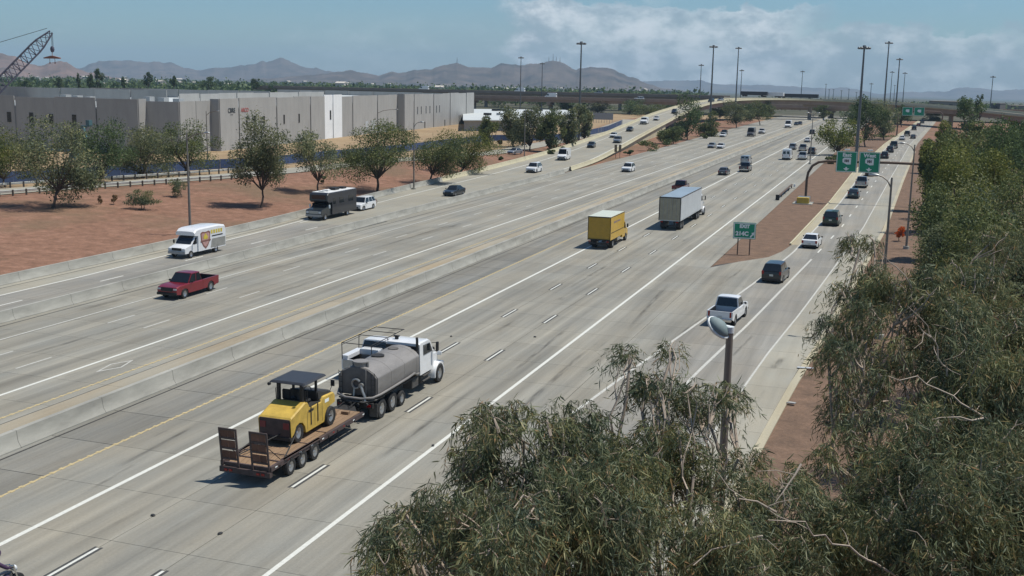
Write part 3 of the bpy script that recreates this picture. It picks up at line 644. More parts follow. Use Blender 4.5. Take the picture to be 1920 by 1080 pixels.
ww = [(1, 3.4, 5.2, .8, 2.6), (1, 7.4, 5.2, .8, 2.6), (2, 2.4, 5.2, .8, 2.6), (2, 6.8, 5.2, .8, 2.6), (3, 3.0, 5.2, .8, 2.6), (3, 6.6, 5.2, .8, 2.6), (2, 1.0, 0, 1.0, 2.3), (4, 3, 0, .9, 2.3), (6, 1.4, 0, .8, 3.4), (6, 3.6, 0, .8, 3.4)]
ll = [9.6, 11, 11, 11, 9.5, 11, 11, 11]
res3, c7 = wall_run(c6, dW, ll, HB+.35, eN, ww, hs=[.15, .1, 0, -.1, .1, .2, 0, .1])
for k in range(5):                                     # pale dock doors with dark surrounds
    p = c4+dW*(12+k*6.2)+eN*.14; MB().b2((0, -.02, .9), (3.4, .02, 4.0)).obj('dock_door', DOCK, bld, loc=(p[0], p[1], 0), rz=aw)
wall_run(c7, -eN, [11]*8, HB, dW)
# roof with inner parapet walls seen over the near edge
rp = [c2-eN*63+dW*.3, c2+dW*3.4, cN+dW*.3-eN*.3, c3-eN*2.6+dW*.3, c4-eN*.3, c5-eN*.3, c6-eN*.3, c7-eN*.3-dW*.3, c7-eN*88]
MB().slab([tuple(q) for q in rp], HB-2.1, HB-1.75).obj('roof', ROOFW, bld)
wall_run(c3-eN*34+dW*34, -eN, [11]*6, HB+1.6, -dW, hs=[0, 0, .1, 0, .1, 0])
wall_run(c3-eN*34+dW*40, dW, [11]*9, HB+.5, eN)
wall_run(c3-eN*34+dW*96, -eN, [11]*6, HB+1.0, -dW)
RTU = mat('roof_unit_grey', (.3, .31, .31), .6)
for k in range(6):
    p = c3-eN*(20+k*8.5)+dW*(16+(k % 3)*7); MB().box((0, 0, HB-.9), (2.4, 1.8, 1.6)).obj('roof_unit', RTU, bld, loc=(p[0], p[1], 0), rz=aw)
# low white-roofed building further on
wb = thing('low_building', 'low building with a bright white flat roof beyond the warehouse', 'building')
q = [at(868, 204, 3.8), at(1060, 206, 3.8), at(1085, 213, 3.8), at(958, 225, 3.8), at(868, 225, 3.8)]
MB().slab([tuple(p[:2]) for p in q], 3.5, 3.8).obj('roof', ROOFW, wb)
ce = sum(q)/len(q); MB().slab([tuple((p+(ce-p)*.02)[:2]) for p in q], -.3, 3.49).obj('wall', TILT, wb)
for u_, v_ in ((914, 216), (928, 208), (942, 208), (948, 208), (953, 211), (937, 216), (990, 211), (1010, 208)):
    p = at(u_, v_, 3.8); MB().box((0, 0, .45), (random.uniform(2, 4), 1.6, .9)).obj('roof_unit', DARKGLASS if random.random() < .6 else RTU, wb, loc=(p[0], p[1], 3.8), rz=random.uniform(-.2, .2))
# a few plain buildings on the skyline
BEIGE = mat('beige_stucco', (.30, .25, .20), .9, var=.1); BDARK = mat('dark_stucco', (.12, .105, .095), .9, var=.1)
def plain_block(u, v, dist, w, h, m, label, depth=14):
    p = far(u, v, dist); t = thing('distant_building', label, 'building', (p[0], p[1], p[2]-h), -YAW)
    MB().b2((-w/2, 0, -12), (w/2, depth, h)).obj('wall', m, t); MB().b2((-w/2-.15, -.15, h+.002), (w/2+.15, depth+.15, h+.5)).obj('parapet', m, t)
    k = max(1, int(w/6))
    for i in range(k): MB().b2((-w/2+w*(i+.3)/k, -.06, h-3.2), (-w/2+w*(i+.7)/k, -.01, h-1.6)).obj('window', DARKGLASS, t)
plain_block(1775, 191, 760, 24, 6, BEIGE, 'wide beige flat-roofed building on the skyline behind the viaduct')
plain_block(1867, 195, 780, 6, 7, BDARK, 'small dark block on the skyline beside the pale high mast')
plain_block(1912, 199, 760, 16, 6, BEIGE, 'beige building at the end of the skyline beyond the dark block')
# ================================================================== lattice crane and boom lift at the site
CR = mat('crane_paint', (.085, .08, .11), .6, metal=.2, var=.15); CABLE = mat('crane_cable', (.05, .05, .055), .6); ORG = mat('spreader_orange', (.22, .085, .05), .7)
D0 = 262.0
tip = far(96, 60, D0); foot = far(-150, 312, D0-4)
ct = thing('lattice_crane', 'dark lattice boom crane lifting over the warehouse walls', 'crane', tuple(foot*np.array([1, 1, 0])))
def rel(p): return Vector(p)-Vector((foot[0], foot[1], 0))
bm_ = MB(); d = Vector(tip-foot); L_ = d.length; dn = d.normalized(); sx = dn.cross(Vector((0, 0, 1))).normalized(); sy = sx.cross(dn)
nseg = 34; prev = None
for i in range(nseg+1):
    t = i/nseg; w = 1.25*min(1, t*6+.25, (1-t)*7+.3); c = rel(foot)+d*t
    ring = [c+sx*(a*w)+sy*(bb*w) for a, bb in ((-1, -1), (1, -1), (1, 1), (-1, 1))]
    if prev:
        for k in range(4):
            bm_.cyl(prev[k], ring[k], .15, n=5); bm_.cyl(prev[k], ring[(k+1) % 4], .09, n=4)
            if i % 2: bm_.cyl(ring[k], ring[(k+1) % 4], .07, n=4)
    prev = ring
bm_.obj('boom', CR, ct)
cb = MB(); tp = rel(tip)
for a in (-.35, .35): cb.cyl(tp+sx*a+sy*1.2, rel(foot)+Vector((-6, 4, 22))+sx*a, .05, n=4)
hk = rel(far(98, 90, D0)); cb.cyl(tp, hk, .06, n=5); cb.cyl(tp+Vector((.3, 0, 0)), hk+Vector((.3, 0, 0)), .06, n=5)
cb.obj('hoist_cable', CABLE, ct)
MB().ell(hk+Vector((0, 0, -.3)), (.55, .4, .8), 10, 6).obj('hook_block', CR, ct, smooth=50)
sb = rel(far(98, 109, D0)); s_ = MB(); s_.prism([(0, 0), (0, 0)], 0, 0) if False else None
s_ = MB(); rtv = Vector(_rt); 
pts = [(-1.9, -.12), (1.9, -.12), (1.9, .12), (.25, .55), (-.25, .55), (-1.9, .12)]
s_.loft([[sb+rtv*x+Vector((0, 0, z))+Vector((0, yy, 0)) for x, z in pts] for yy in (-.25, .25)]); s_.cyl(sb+Vector((0, 0, .5)), hk, .08, n=5)
for x in (-.6, .6): s_.cyl(sb+rtv*x, sb+rtv*x+Vector((0, 0, -1.0)), .06, n=5); s_.ell(sb+rtv*x+Vector((0, 0, -1.1)), (.15, .15, .25), 8, 5)
s_.obj('spreader_beam', ORG, ct)
bs = MB(); bs.b2((-3.2, -3.5, 1.2), (3.2, 5, 3.6)); bs.b2((-3.6, -4, 0), (-2.2, 4, 1.3)); bs.b2((2.2, -4, 0), (3.6, 4, 1.3)); bs.cyl((-2, 3.5, 3.5), (-6, 4, 22), .2, n=6); bs.obj('crawler_base', CR, ct)
TEAL = mat('boom_lift_teal', (.06, .13, .15), .5, var=.2)
bl = at(150, 300, .2); lt = thing('boom_lift', 'teal boom lift raised beside a window of the shaded warehouse wall', 'lift', tuple(bl))
zz = Vector(far(160, 236, math.hypot(bl[0], bl[1])*.985))-Vector(bl)
l_ = MB(); l_.b2((-1.1, -1.8, .5), (1.1, 1.8, 1.5)); [l_.cyl((sx_*1.1, sy_*1.3, .5), (sx_*1.35, sy_*1.3, .5), .5, n=12) for sx_ in (-1, 1) for sy_ in (-1, 1)]; l_.obj('chassis', TEAL, lt)
l_ = MB(); k_ = Vector((1.5, .5, 4.5)); l_.cyl((0, 0, 1.5), k_, .28, n=6); l_.cyl(k_, zz-Vector((.4, 0, .3)), .22, n=6); l_.obj('boom_arm', TEAL, lt)
l_ = MB(); l_.box(zz+Vector((.2, 0, 0)), (2.2, 1.0, .2)); l_.box(zz+Vector((1.0, 0, .7)), (.9, 1.0, 1.1)); l_.box(zz+Vector((-.5, 0, -.35)), (1.0, .9, .5)); l_.obj('work_basket', TEAL, lt)
# ================================================================== mountains
from mathutils import noise as mnoise
def ridge(name, prof, dist, depth, col, seed, step=3, rug=.5, lo=-95):
    r = np.random.default_rng(seed); us = np.arange(prof[0][0], prof[-1][0]+1, step); vs = np.interp(us, [p[0] for p in prof], [p[1] for p in prof]); n = len(us)
    jit = np.convolve(r.normal(0, 1.0, n+4), [.2, .3, .3, .2], 'same')[2:-2] if False else np.array([mnoise.fractal(Vector((u*.06, seed, 0)), .8, 2.2, 5) for u in us])
    vs = vs+jit*2.2; ts = np.r_[np.linspace(0, 1, 34), [1.25, 1.6]]; V = []
    for i, (u, v) in enumerate(zip(us, vs)):
        top = far(u, v, dist); dirx = np.array([top[0], top[1]]); dirx /= np.linalg.norm(dirx); hz = top[2]-lo
        for t in ts:
            p = np.array([top[0], top[1]])-dirx*depth*(1-t)
            if t <= 1:
                k = mnoise.ridged_multi_fractal(Vector((p[0]/depth*2.6, p[1]/depth*1.1, seed*3.1)), .85, 2.1, 6, .9, 2.0)
                z = lo+hz*((.06*t+.94*t**1.35)*(1-rug*(1-t)*1.2)+rug*.42*(k-.55)*math.sin(PI*min(1, t*1.02))**.8*t**.5)
                z = min(z, lo+hz*(.985*t+.015+.05*(1-t)))
            else: z = lo+hz*(1-.8*(t-1))
            V.append((p[0], p[1], z))
    m_ = len(ts); fcs = [(i*m_+j, (i+1)*m_+j, (i+1)*m_+j+1, i*m_+j+1) for i in range(n-1) for j in range(m_-1)]
    me = bpy.data.meshes.new(name); me.from_pydata(V, [], fcs); me.materials.append(col); me.shade_smooth()
    o = bpy.data.objects.new(name, me); COL.objects.link(o); struct(o)
def rock(name, a, c, sc): return mat(name, a, .95, var=.2, scale=sc, col2=c, spec=.1)
ROCK_R = rock('red_desert_rock', (.10, .075, .06), (.25, .16, .125), .009); ROCK_B = rock('scrub_hill_rock', (.045, .042, .036), (.155, .118, .096), .009); ROCK_F = rock('far_rock', (.08, .075, .07), (.17, .14, .12), .004)
ridge('distant_mountains', [(1000, 156), (1100, 154), (1200, 153), (1250, 151), (1320, 151), (1340, 158), (1400, 159), (1440, 160), (1500, 163), (1560, 166), (1590, 164), (1620, 171), (1650, 176), (1700, 172), (1770, 172), (1800, 164), (1830, 164), (1870, 170), (1920, 167), (2000, 170), (2200, 165)], 10800, 1500, ROCK_F, 3, 5, .4, -120)
ridge('blue_mountains', [(-300, 130), (60, 133), (150, 128), (165, 121), (185, 115), (210, 114), (235, 113), (270, 116), (320, 117), (345, 127), (375, 132), (400, 127), (430, 127), (455, 122), (480, 120), (490, 113), (500, 117), (510, 114), (527, 107), (540, 113), (560, 123), (580, 128), (590, 127), (620, 134), (660, 140), (800, 145)], 8200, 1700, ROCK_B, 5, 3, .85)
ridge('red_hills', [(-400, 110), (-60, 96), (0, 99), (15, 104), (27, 105), (57, 122), (82, 122), (100, 117), (112, 115), (125, 117), (147, 129), (162, 135), (220, 146), (300, 152)], 4300, 1000, ROCK_R, 8, 3, .85, -45)
ridge('brown_hills', [(420, 152), (520, 146), (610, 138), (650, 132), (670, 134), (690, 138), (710, 142), (733, 134), (750, 137), (775, 132), (810, 129), (830, 123), (857, 118), (880, 126), (920, 127), (940, 119), (960, 121), (985, 122), (1000, 120), (1020, 117), (1037, 114), (1050, 116), (1080, 130), (1100, 127), (1130, 126), (1150, 130), (1175, 142), (1195, 148), (1210, 156), (1240, 165), (1300, 172)], 5600, 1300, ROCK_B, 11, 3, .85, -70)
# radio masts on the two summits
for u, v, hgt in ((1029, 115, 26), (1037, 113, 34), (1043, 114, 22), (1050, 116, 24), (857, 118, 30)):
    p = far(u, v, 5600); t = thing('radio_mast', 'thin radio mast on the summit of the brown hills', 'mast', (p[0], p[1], p[2]-2), 0, 'radio masts on the hills')
    b = MB()
    for k in range(3): b.cyl((2*math.cos(k*2.09), 2*math.sin(k*2.09), 0), (.3*math.cos(k*2.09), .3*math.sin(k*2.09), hgt), .7, .5, n=4)
    b.obj('tower', MAST, t)
# ================================================================== poles and masts
def light_pole(u, v, h, arms, label, top=None, base_z=None, group='street lights by the roads', r=.11, lum=.75, xy=None):
    p = at(u, v, 0 if base_z is None else base_z) if xy is None else np.array([*xy, 0]); z = ground_z(p[0], p[1])
    t = thing('street_light', label, 'street light', (p[0], p[1], z), 0, group)
    MB().cyl((0, 0, .3), (0, 0, h), r*1.25, r*.62, 10).obj('pole', POLE, t, smooth=40)
    MB().cyl((0, 0, -.2), (0, 0, .32), .36, .33, 12).obj('footing', WALLC, t, smooth=40)
    for ang, ln in arms:
        d = Vector((math.cos(ang), math.sin(ang), 0)); b = MB()
        b.tube([(0, 0, h-.75), d*ln*.3+Vector((0, 0, h-.25)), d*ln*.7+Vector((0, 0, h+.02)), d*ln+Vector((0, 0, h+.08))], .05, 6); a = b.obj('arm', POLE, t, smooth=40)
        c = d*(ln+lum*.45)+Vector((0, 0, h+.1)); lb = MB(); rings = []
        for s, w_, up, dn in ((-.5, .05, .04, .04), (-.3, .13, .09, .06), (0, .19, .13, .08), (.3, .17, .09, .06), (.5, .05, .02, .02)):
            o = c+d*(s*lum); sd = Vector((-d.y, d.x, 0))
            rings.append([o+sd*(w_*lum*1.2*math.cos(q))+Vector((0, 0, (up if math.sin(q) > 0 else dn)*1.2*math.sin(q))) for q in np.linspace(0, 2*math.pi, 10, endpoint=False)])
        lb.loft(rings); lb.obj('luminaire', STEEL, t, smooth=60)
    return t
PI = math.pi
light_pole(357, 440, 11.4, [(PI*.02, 2.2)], 'light pole standing at the barrier above the white shuttle bus', r=.13)
light_pole(776, 355, 10.8, [(PI*.02, 1.0)], 'light pole between the two rounded green trees on the bank')
light_pole(983, 300, 11, [(PI*.02, 1.2)], 'light pole beside the palm-like grey trees at the frontage road')
light_pole(0, 0, 10.5, [(-.3, 3.0)], 'curved-arm street light in front of the blue fence and warehouse corner', xy=(-119.5, 173.5))
light_pole(0, 0, 10.2, [(-.15, 4.4)], 'curved-arm street light in front of the warehouse dock doors', xy=(-105, 214))
light_pole(0, 0, 11.5, [(PI, .9), (0, .9)], 'light pole on the far median among the distant traffic', xy=(-24.0+4.3, 262))
_lp = far(1662, 322, 78); light_pole(0, 0, 11.6, [(PI*.95, .9)], 'light pole rising behind the exit gantry beam beside the ramp', xy=(_lp[0]+.4, _lp[1]))
_lp = far(1716, 264, 122); light_pole(0, 0, 11.6, [(PI*.95, 1.0)], 'light pole standing on the gravel verge past the ramp lanes', xy=(_lp[0], _lp[1]))
# the near lamp in front of the white pickup
_lp = far(1369, 612, 27.0); lz = _lp[2]
nl = thing('street_light', 'near light pole whose grey cobra head covers the white pickup', 'street light', (_lp[0]+.0, _lp[1], ground_z(_lp[0], _lp[1])), 0, 'street lights by the roads')
MB().cyl((0, 0, -.1), (0, 0, lz), .145, .088, 14).obj('pole', POLE, nl, smooth=40)
dl = Vector(_rt)*-1; GREYL = mat('lamp_head_grey', (.17, .225, .23), .7, var=.1, scale=8); RIML = mat('lamp_skirt_white', (.62, .66, .66), .45); LENS = mat('lamp_lens', (.5, .52, .5), .25)
b = MB(); b.cyl((0, 0, lz-.1), (0, 0, lz+.05), .105, n=14); b.tube([(.0, 0, lz+.02), dl*.10+Vector((0, 0, lz+.04)), dl*.2+Vector((0, 0, lz+.08)), dl*.3+Vector((0, 0, lz+.16))], .055, 8); b.obj('arm', RIML, nl, smooth=40)
fh = Vector((FW[0], FW[1], 0)).normalized(); fwv = (dl*-.62-fh*.25+Vector((0, 0, -.62))).normalized(); upv = (dl*-.28-fh*.55+Vector((0, 0, .6))); upv = (upv-fwv*upv.dot(fwv)).normalized(); sdv = fwv.cross(upv)
hc = Vector((0, 0, lz))+dl*.27+Vector((0, 0, .03)); QS = np.linspace(0, 2*PI, 18, endpoint=False); HS = .86
ST = ((-.36, .04, .04), (-.30, .13, .10), (-.18, .2, .16), (0, .24, .19), (.16, .215, .165), (.28, .14, .10), (.35, .04, .03))
hd = MB().loft([[hc+(fwv*s+sdv*(w_*math.cos(q))+upv*(up_*math.sin(q) if math.sin(q) > 0 else .035*math.sin(q)))*HS for q in QS] for s, w_, up_ in ST]).obj('lamp_head', GREYL, nl, smooth=60)
sk_ = MB(); oval = [(math.cos(q), math.sin(q)) for q in np.linspace(0, 2*PI, 24, endpoint=False)]
sk_.loft([[hc+fwv*(.32*s*k)+sdv*(.215*c_*k)-upv*dz for c_, s in oval] for k, dz in ((.98, -.012), (1.06, .0), (1.06, .05), (.98, .06))]); sk_.obj('lamp_skirt', RIML, hd, smooth=50)
MB().loft([[hc+fwv*(.29*s*k)+sdv*(.19*c_*k)-upv*dz for c_, s in oval] for k, dz in ((1, .062), (.8, .14), (.3, .17))]).obj('lens', LENS, hd, smooth=50)
def high_mast(u, vt, vb=None, dist=None, label='', r=.32):
    p = at(u, vb, 0) if vb else far(u, vt, dist); dd = float(np.dot(np.array([p[0], p[1], p[2]-EYE]), FW)); tp = far(u, vt, dd)
    t = thing('high_mast_light', label, 'mast light', (p[0], p[1], min(0, ground_z(p[0], p[1]))), 0, 'high mast lights along the interchange'); h = tp[2]-t.location.z
    k = max(1, dd/420)
    MB().cyl((0, 0, -.3), (0, 0, h), r*1.15, r*.55, 8).obj('mast', MAST, t, smooth=40)
    b = MB(); b.cyl((0, 0, h), (0, 0, h+.5), .55, .35, 10); b.obj('head_frame', MAST, t)
    lm = MB().ell((0, 0, 0), (.42, .42, .33), 8, 5).mesh('lamp', [MAST])
    for i in range(6): link('lamp', lm, t, (1.15*math.cos(i*PI/3), 1.15*math.sin(i*PI/3), h-.15))
    b = MB()
    for i in range(3): b.cyl((1.15*math.cos(i*PI/3), 1.15*math.sin(i*PI/3), h+.1), (-1.15*math.cos(i*PI/3), -1.15*math.sin(i*PI/3), h+.1), .06, n=5)
    b.obj('lamp_ring', MAST, t)
high_mast(1085, 82, 264, label='tall high mast light standing by the outer parapet of the connector ramp', r=.34)
high_mast(1330, 88, 250, label='high mast light beside the big dark tree under the flyover', r=.36)
high_mast(977, 108, None, 560, 'high mast light rising behind the low white-roofed building', .3)
high_mast(1017, 119, None, 640, 'slim high mast light in front of the brown hill shoulder', .3)
high_mast(1385, 90, None, 520, 'high mast light at the bend of the flyover', .36)
high_mast(1315, 122, None, 620, 'short-looking mast light left of the flyover bend', .3)
high_mast(1391, 132, None, 700, 'thin mast light just behind the flyover bend mast', .28)
high_mast(1505, 134, None, 760, 'mast light behind the far trucks on the flyover', .28)
high_mast(1605, 90, 300, label='tall mast light in the red gravel island by the exit ramp trees', r=.36)
high_mast(1667, 80, None, 430, 'tallest mast light rising over the end of the flyover', .36)
high_mast(1687, 111, None, 520, 'mast light next to the tallest one over the flyover', .38)
high_mast(1673, 135, None, 760, 'thin mast light between the two tall ones on the skyline', .28)
high_mast(1697, 137, None, 720, 'thin mast light behind the pair of tall ones', .28)
high_mast(1634, 157, None, 900, 'short mast light against the blue mountains left of the tall pair', .32)
high_mast(1862, 144, None, 640, 'pale mast light standing alone over the right-hand viaduct', .3)
for k, (u, v) in enumerate(((1549, 158), (1555, 168), (1563, 168), (1578, 170), (1592, 168), (1606, 173), (1619, 178), (1678, 160))): high_mast(u, v, None, 1500, 'tiny far mast light in the haze below the blue mountains', .5)
# ================================================================== signs
GREEN = mat('sign_green', (.005, .26, .14), .5, var=.08, scale=2); SIGNW = mat('sign_white', (.78, .82, .80), .5, var=.04); SIGNB = mat('sign_back_aluminium', (.30, .31, .32), .5, metal=.5, var=.1); ORGP = mat('safety_orange', (.75, .16, .02), .6, var=.1); YELA = mat('attenuator_yellow', (.5, .36, .06), .7, var=.15)
def panel(parent, c, w, h, items, rz=0.0, mats=None, name='sign_panel'):
    s = MB().b2((-w/2, -.03, -h/2), (w/2, .03, h/2)).obj(name, GREEN, parent, loc=c, rz=rz)
    b = MB(); t = .09
    for a, d in (((-w/2+.05, h/2-.05-t), (w/2-.05, h/2-.05)), ((-w/2+.05, -h/2+.05), (w/2-.05, -h/2+.05+t)), ((-w/2+.05, -h/2+.05+t), (-w/2+.05+t, h/2-.05-t)), ((w/2-.05-t, -h/2+.05+t), (w/2-.05, h/2-.05-t))):
        b.b2((a[0], -.045, a[1]), (d[0], -.031, d[1]))
    b.obj('sign_border', SIGNW, s)
    for it in items:
        if it[0] == 't':
            _, txt, x, z, size = it[:5]; me = text_mesh(txt, size, .006, .035); me.materials.append(it[5] if len(it) > 5 else SIGNW)
            o = bpy.data.objects.new('lettering', me); COL.objects.link(o); o.parent = s; o.location = (x, -.05 if len(it) < 6 else -.075, z); o.rotation_euler = (PI/2, 0, 0)
        else:
            _, poly, m, dy = it; MB().loft([[(x, -.034-dy, z) for x, z in poly], [(x, -.05-dy, z) for x, z in poly]]).obj('sign_symbol', m, s)
    return s
es = at(1393.5, 477); sg = thing('exit_sign', 'green exit sign on two posts at the tip of the gravel gore', 'sign', tuple(es), .09)
for x in (-.62, .62): MB().b2((x-.06, -.05, -.1), (x+.06, .05, 3.3)).obj('post', RUST, sg)
arrow = [(.62, -.62), (.75, -.72), (1.0, -.42), (1.06, -.52), (1.10, -.12), (.78, -.22), (.89, -.30)]
panel(sg, (0, -.09, 2.55), 2.35, 1.75, [('t', 'EXIT', 0, .46, .5), ('t', '214C', -.24, -.33, .6), ('p', [(x*.92, z) for x, z in arrow], SIGNW, 0)])
gp = at(1510, 378); gt = thing('sign_gantry', 'brown tubular sign gantry spanning the exit ramp with two green signs', 'gantry', (gp[0], gp[1], 0), .05)
b = MB(); zt = 6.35; span = 23.0
arc = [(0, 0, .6), (0, 0, 3.5), (.15, 0, 4.5), (.7, 0, 5.55), (1.6, 0, 6.15), (2.8, 0, zt)]
b.tube(arc+[(6, 0, zt+.05), (12, 0, zt+.1), (span-2.8, 0, zt), (span-1.4, 0, 6.0), (span-.4, 0, 5.1), (span, 0, 3.7), (span, 0, 0)], .2, 12); b.obj('frame', RUST, gt, smooth=50)
for x in (0, span): MB().cyl((x, 0, -.2), (x, 0, .65), .7, .6, 14).obj('footing', WALLC, gt, smooth=40)
shield = lambda cx, cz, s: [(cx-.62*s, cz+.28*s), (cx-.4*s, cz+.5*s), (cx+.62*s, cz+.5*s), (cx+.62*s, cz-.5*s), (cx+.05*s, cz-.55*s), (cx-.62*s, cz-.2*s)]
arrowd = lambda cx, cz, s: [(cx-.14*s, cz+.34*s), (cx+.14*s, cz+.34*s), (cx+.16*s, cz+.1*s), (cx+.6*s, cz+.05*s), (cx, cz-.42*s), (cx-.6*s, cz+.05*s), (cx-.16*s, cz+.1*s)]
SIGNK = mat('sign_black', (.03, .03, .03), .6)
for x, w in ((5.7, 'East'), (9.0, 'West')):
    panel(gt, (x, -.42, zt+.05), 3.05, 3.15, [('t', w, 0, 1.02, .78), ('p', shield(0, .12, 1.0), SIGNW, 0), ('t', '101', 0, .12, .5, SIGNK), ('p', arrowd(0, -1.05, .75), SIGNW, 0)])
    MB().b2((x-.05, -.4, zt-1.6), (x+.05, -.2, zt+1.6)).obj('hanger', RUST, gt)
    b = MB(); b.cyl((x, -.3, zt+1.62), (x, -.9, zt+1.9), .04, n=5); b.box((x, -1.0, zt+1.92), (.8, .4, .16)); b.obj('sign_lamp', SIGNW, gt)
# gantry foot: crash cushion
cq = thing('crash_cushion', 'grey and yellow crash cushion at the foot of the sign gantry', 'crash cushion', (gp[0]-.1, gp[1]-2.2, 0))
for k in range(3): MB().b2((-.9, -1.6+k*1.05, .05), (.9, -.65+k*1.05, .95)).obj('cushion_section', STEEL if k else YELA, cq, bevel=.06)
MB().b2((-1.5, -2.0, -.03), (1.4, 1.8, .06)).obj('pad', WALLC, cq)
ga = at(1458, 375); gb = at(1484, 353)
gr = thing('guard_rail', 'short black-ended guard rail at the edge of the red gravel island', 'guard rail', (ga[0], ga[1], 0)); dv = Vector((gb[0]-ga[0], gb[1]-ga[1], 0))
b = MB(); b.tube([Vector((0, 0, .55)), dv*.5+Vector((0, 0, .6)), dv+Vector((0, 0, .62))], .17, 6); b.obj('rail', RUST, gr, smooth=40)
for k in range(5): q = dv*(k/4); MB().b2((q.x-.08, q.y-.08, -.1), (q.x+.08, q.y+.08, .6)).obj('post', POSTW, gr)
MB().box((0, -.3, .45), (.55, .5, .8)).obj('end_cap', mat('rail_end_black', (.02, .02, .02), .7), gr); MB().box((dv.x+.5, dv.y, .5), (.3, .4, .5)).obj('reflector', SIGNW, gr)
# far gantry with two more green signs
fg = at(1712, 262, 0); p1, p2 = far(1696, 208, 400), far(1731, 208, 400)
g2 = thing('sign_gantry', 'distant gantry with two green signs over the end of the exit ramp', 'gantry', (p1[0], p1[1], 0), .05)
hz = p1[2]; b = MB(); b.tube([(-2, 0, 0), (-2, 0, hz-1), (-1, 0, hz), (4, 0, hz), (12, 0, hz), (13, 0, hz-1), (13, 0, 0)], .25, 8); b.obj('frame', RUST, g2, smooth=40)
for x in (1.0, 5.0): panel(g2, (x, -.4, hz-.1), 3.5, 3.0, [('p', shield(0, .2, 1.0), SIGNW, 0)])
# back of a big guide sign left of the ramp
q = at(1147, 231, 0); gs = thing('guide_sign', 'large grey back of a guide sign on posts beyond the ramp', 'sign', tuple(q), 0)
MB().b2((-8.5, -.1, 1.4), (.5, .1, 4.2)).obj('sign_back', SIGNB, gs)
for k in range(8): MB().b2((-8.2+k*1.18, .12, -.1), (-8.05+k*1.18, .24, 4.6)).obj('post', STEEL, gs)
q = at(1158, 297, 0); rs = thing('road_sign', 'small brown double-post sign seen from behind at the cream ramp parapet', 'sign', (q[0], q[1], 0), .1)
for x in (-.5, .5): MB().b2((x-.05, -.05, 0), (x+.05, .05, 2.6)).obj('post', RUST, rs); MB().b2((x-.32, -.09, 1.5), (x+.32, -.051, 3.2)).obj('sign_panel', mat('sign_back_brown', (.2, .15, .09), .7), rs)
# work-zone drums by the gravel and litter
for k, (u, v) in enumerate(((1741, 291), (1736, 283), (1733, 296))):
    q = at(u, v, 0); t = thing('traffic_drum', 'orange traffic drum on the gravel edge past the gantry', 'traffic drum', tuple(q), 0, 'orange drums beyond the gantry')
    MB().cyl((0, 0, 0), (0, 0, 1.1), .34, .26, 12).obj('drum', ORGP, t, smooth=40)
    for z in (.45, .8): MB().cyl((0, 0, z), (0, 0, z+.14), .325-.06*z+.008, .32-.06*z, 12).obj('stripe', SIGNW, t, smooth=40)
    MB().cyl((0, 0, -.02), (0, 0, .06), .45, n=12).obj('base', SIGNK, t)
q = at(1510, 690, .05); bd = MB(); bd.b2((-.5, -.14, 0), (.5, .14, .04)); tag(bd.obj('loose_board', DOCK, None, loc=tuple(q), rz=.18), 'white board lying on the dirt beside the exit ramp kerb', 'board')
q = at(1483, 756, .05); bd = MB(); bd.slab([(-.25, -.1), (.2, -.14), (.28, .1), (-.1, .16)], 0, .06); tag(bd.obj('litter', TILT, None, loc=tuple(q)), 'scrap of pale litter on the brown dirt verge', 'litter')
for k, (u, v) in enumerate(((287, 967), (413, 1001), (846, 631), (1003, 632), (620, 825), (812, 836))):
    q = at(u, v, .012); bd = MB(); bd.ell((0, 0, .03), (.12, .08, .05), 7, 4); tag(bd.obj('road_debris', SIGNK, None, loc=tuple(q), rz=k), 'small dark scrap of tyre lying on the concrete lanes', 'debris', 'scraps on the freeway')
# ================================================================== VEHICLES  (built facing +Y, origin on the road under the middle)
def paint(name, c, metal=.0, rough=.32): return mat('paint_'+name, c, rough, metal=metal, var=.05, scale=2, coat=.55)
P_WHITE = paint('white', (.72, .73, .73)); P_SILVER = paint('silver', (.36, .37, .38), .5); P_BLACK = paint('black', (.012, .013, .016)); P_RED = paint('red', (.21, .012, .022), .25)
P_DRED = paint('dark_red', (.13, .02, .025), .2); P_GREY = paint('grey', (.09, .092, .10), .3); P_TEAL = paint('teal_grey', (.055, .085, .095), .3); P_GREEN = paint('dark_green', (.018, .04, .03), .2); P_NAVY = paint('navy', (.018, .024, .042), .2); P_YEL = paint('yellow', (.62, .37, .02)); P_CREAM = paint('cream', (.78, .76, .55)); P_DSLATE = paint('dark_slate', (.03, .038, .045), .3)
GLASS = mat('car_glass', (.012, .015, .018), .08, var=.1, spec=.7); RUB = mat('tyre_rubber', (.022, .022, .022), .85, var=.2, scale=9); RIM = mat('wheel_rim', (.45, .45, .45), .35, metal=.8, var=.1); BLK = mat('black_trim', (.016, .016, .017), .6, var=.1); CHR = mat('chrome', (.6, .6, .6), .2, metal=1); HL = mat('headlight_glass', (.55, .57, .58), .15); TL = mat('tail_light_red', (.28, .01, .01), .25); PLATE = mat('licence_plate', (.55, .55, .5), .5); SEATK = mat('seat_vinyl', (.03, .03, .03), .7)
DKM = mat('chassis_steel', (.035, .034, .033), .7, metal=.3, var=.25, scale=4); DIRTY = mat('dirty_steel', (.09, .085, .078), .8, metal=.2, var=.3, scale=4)
WHEEL = {}
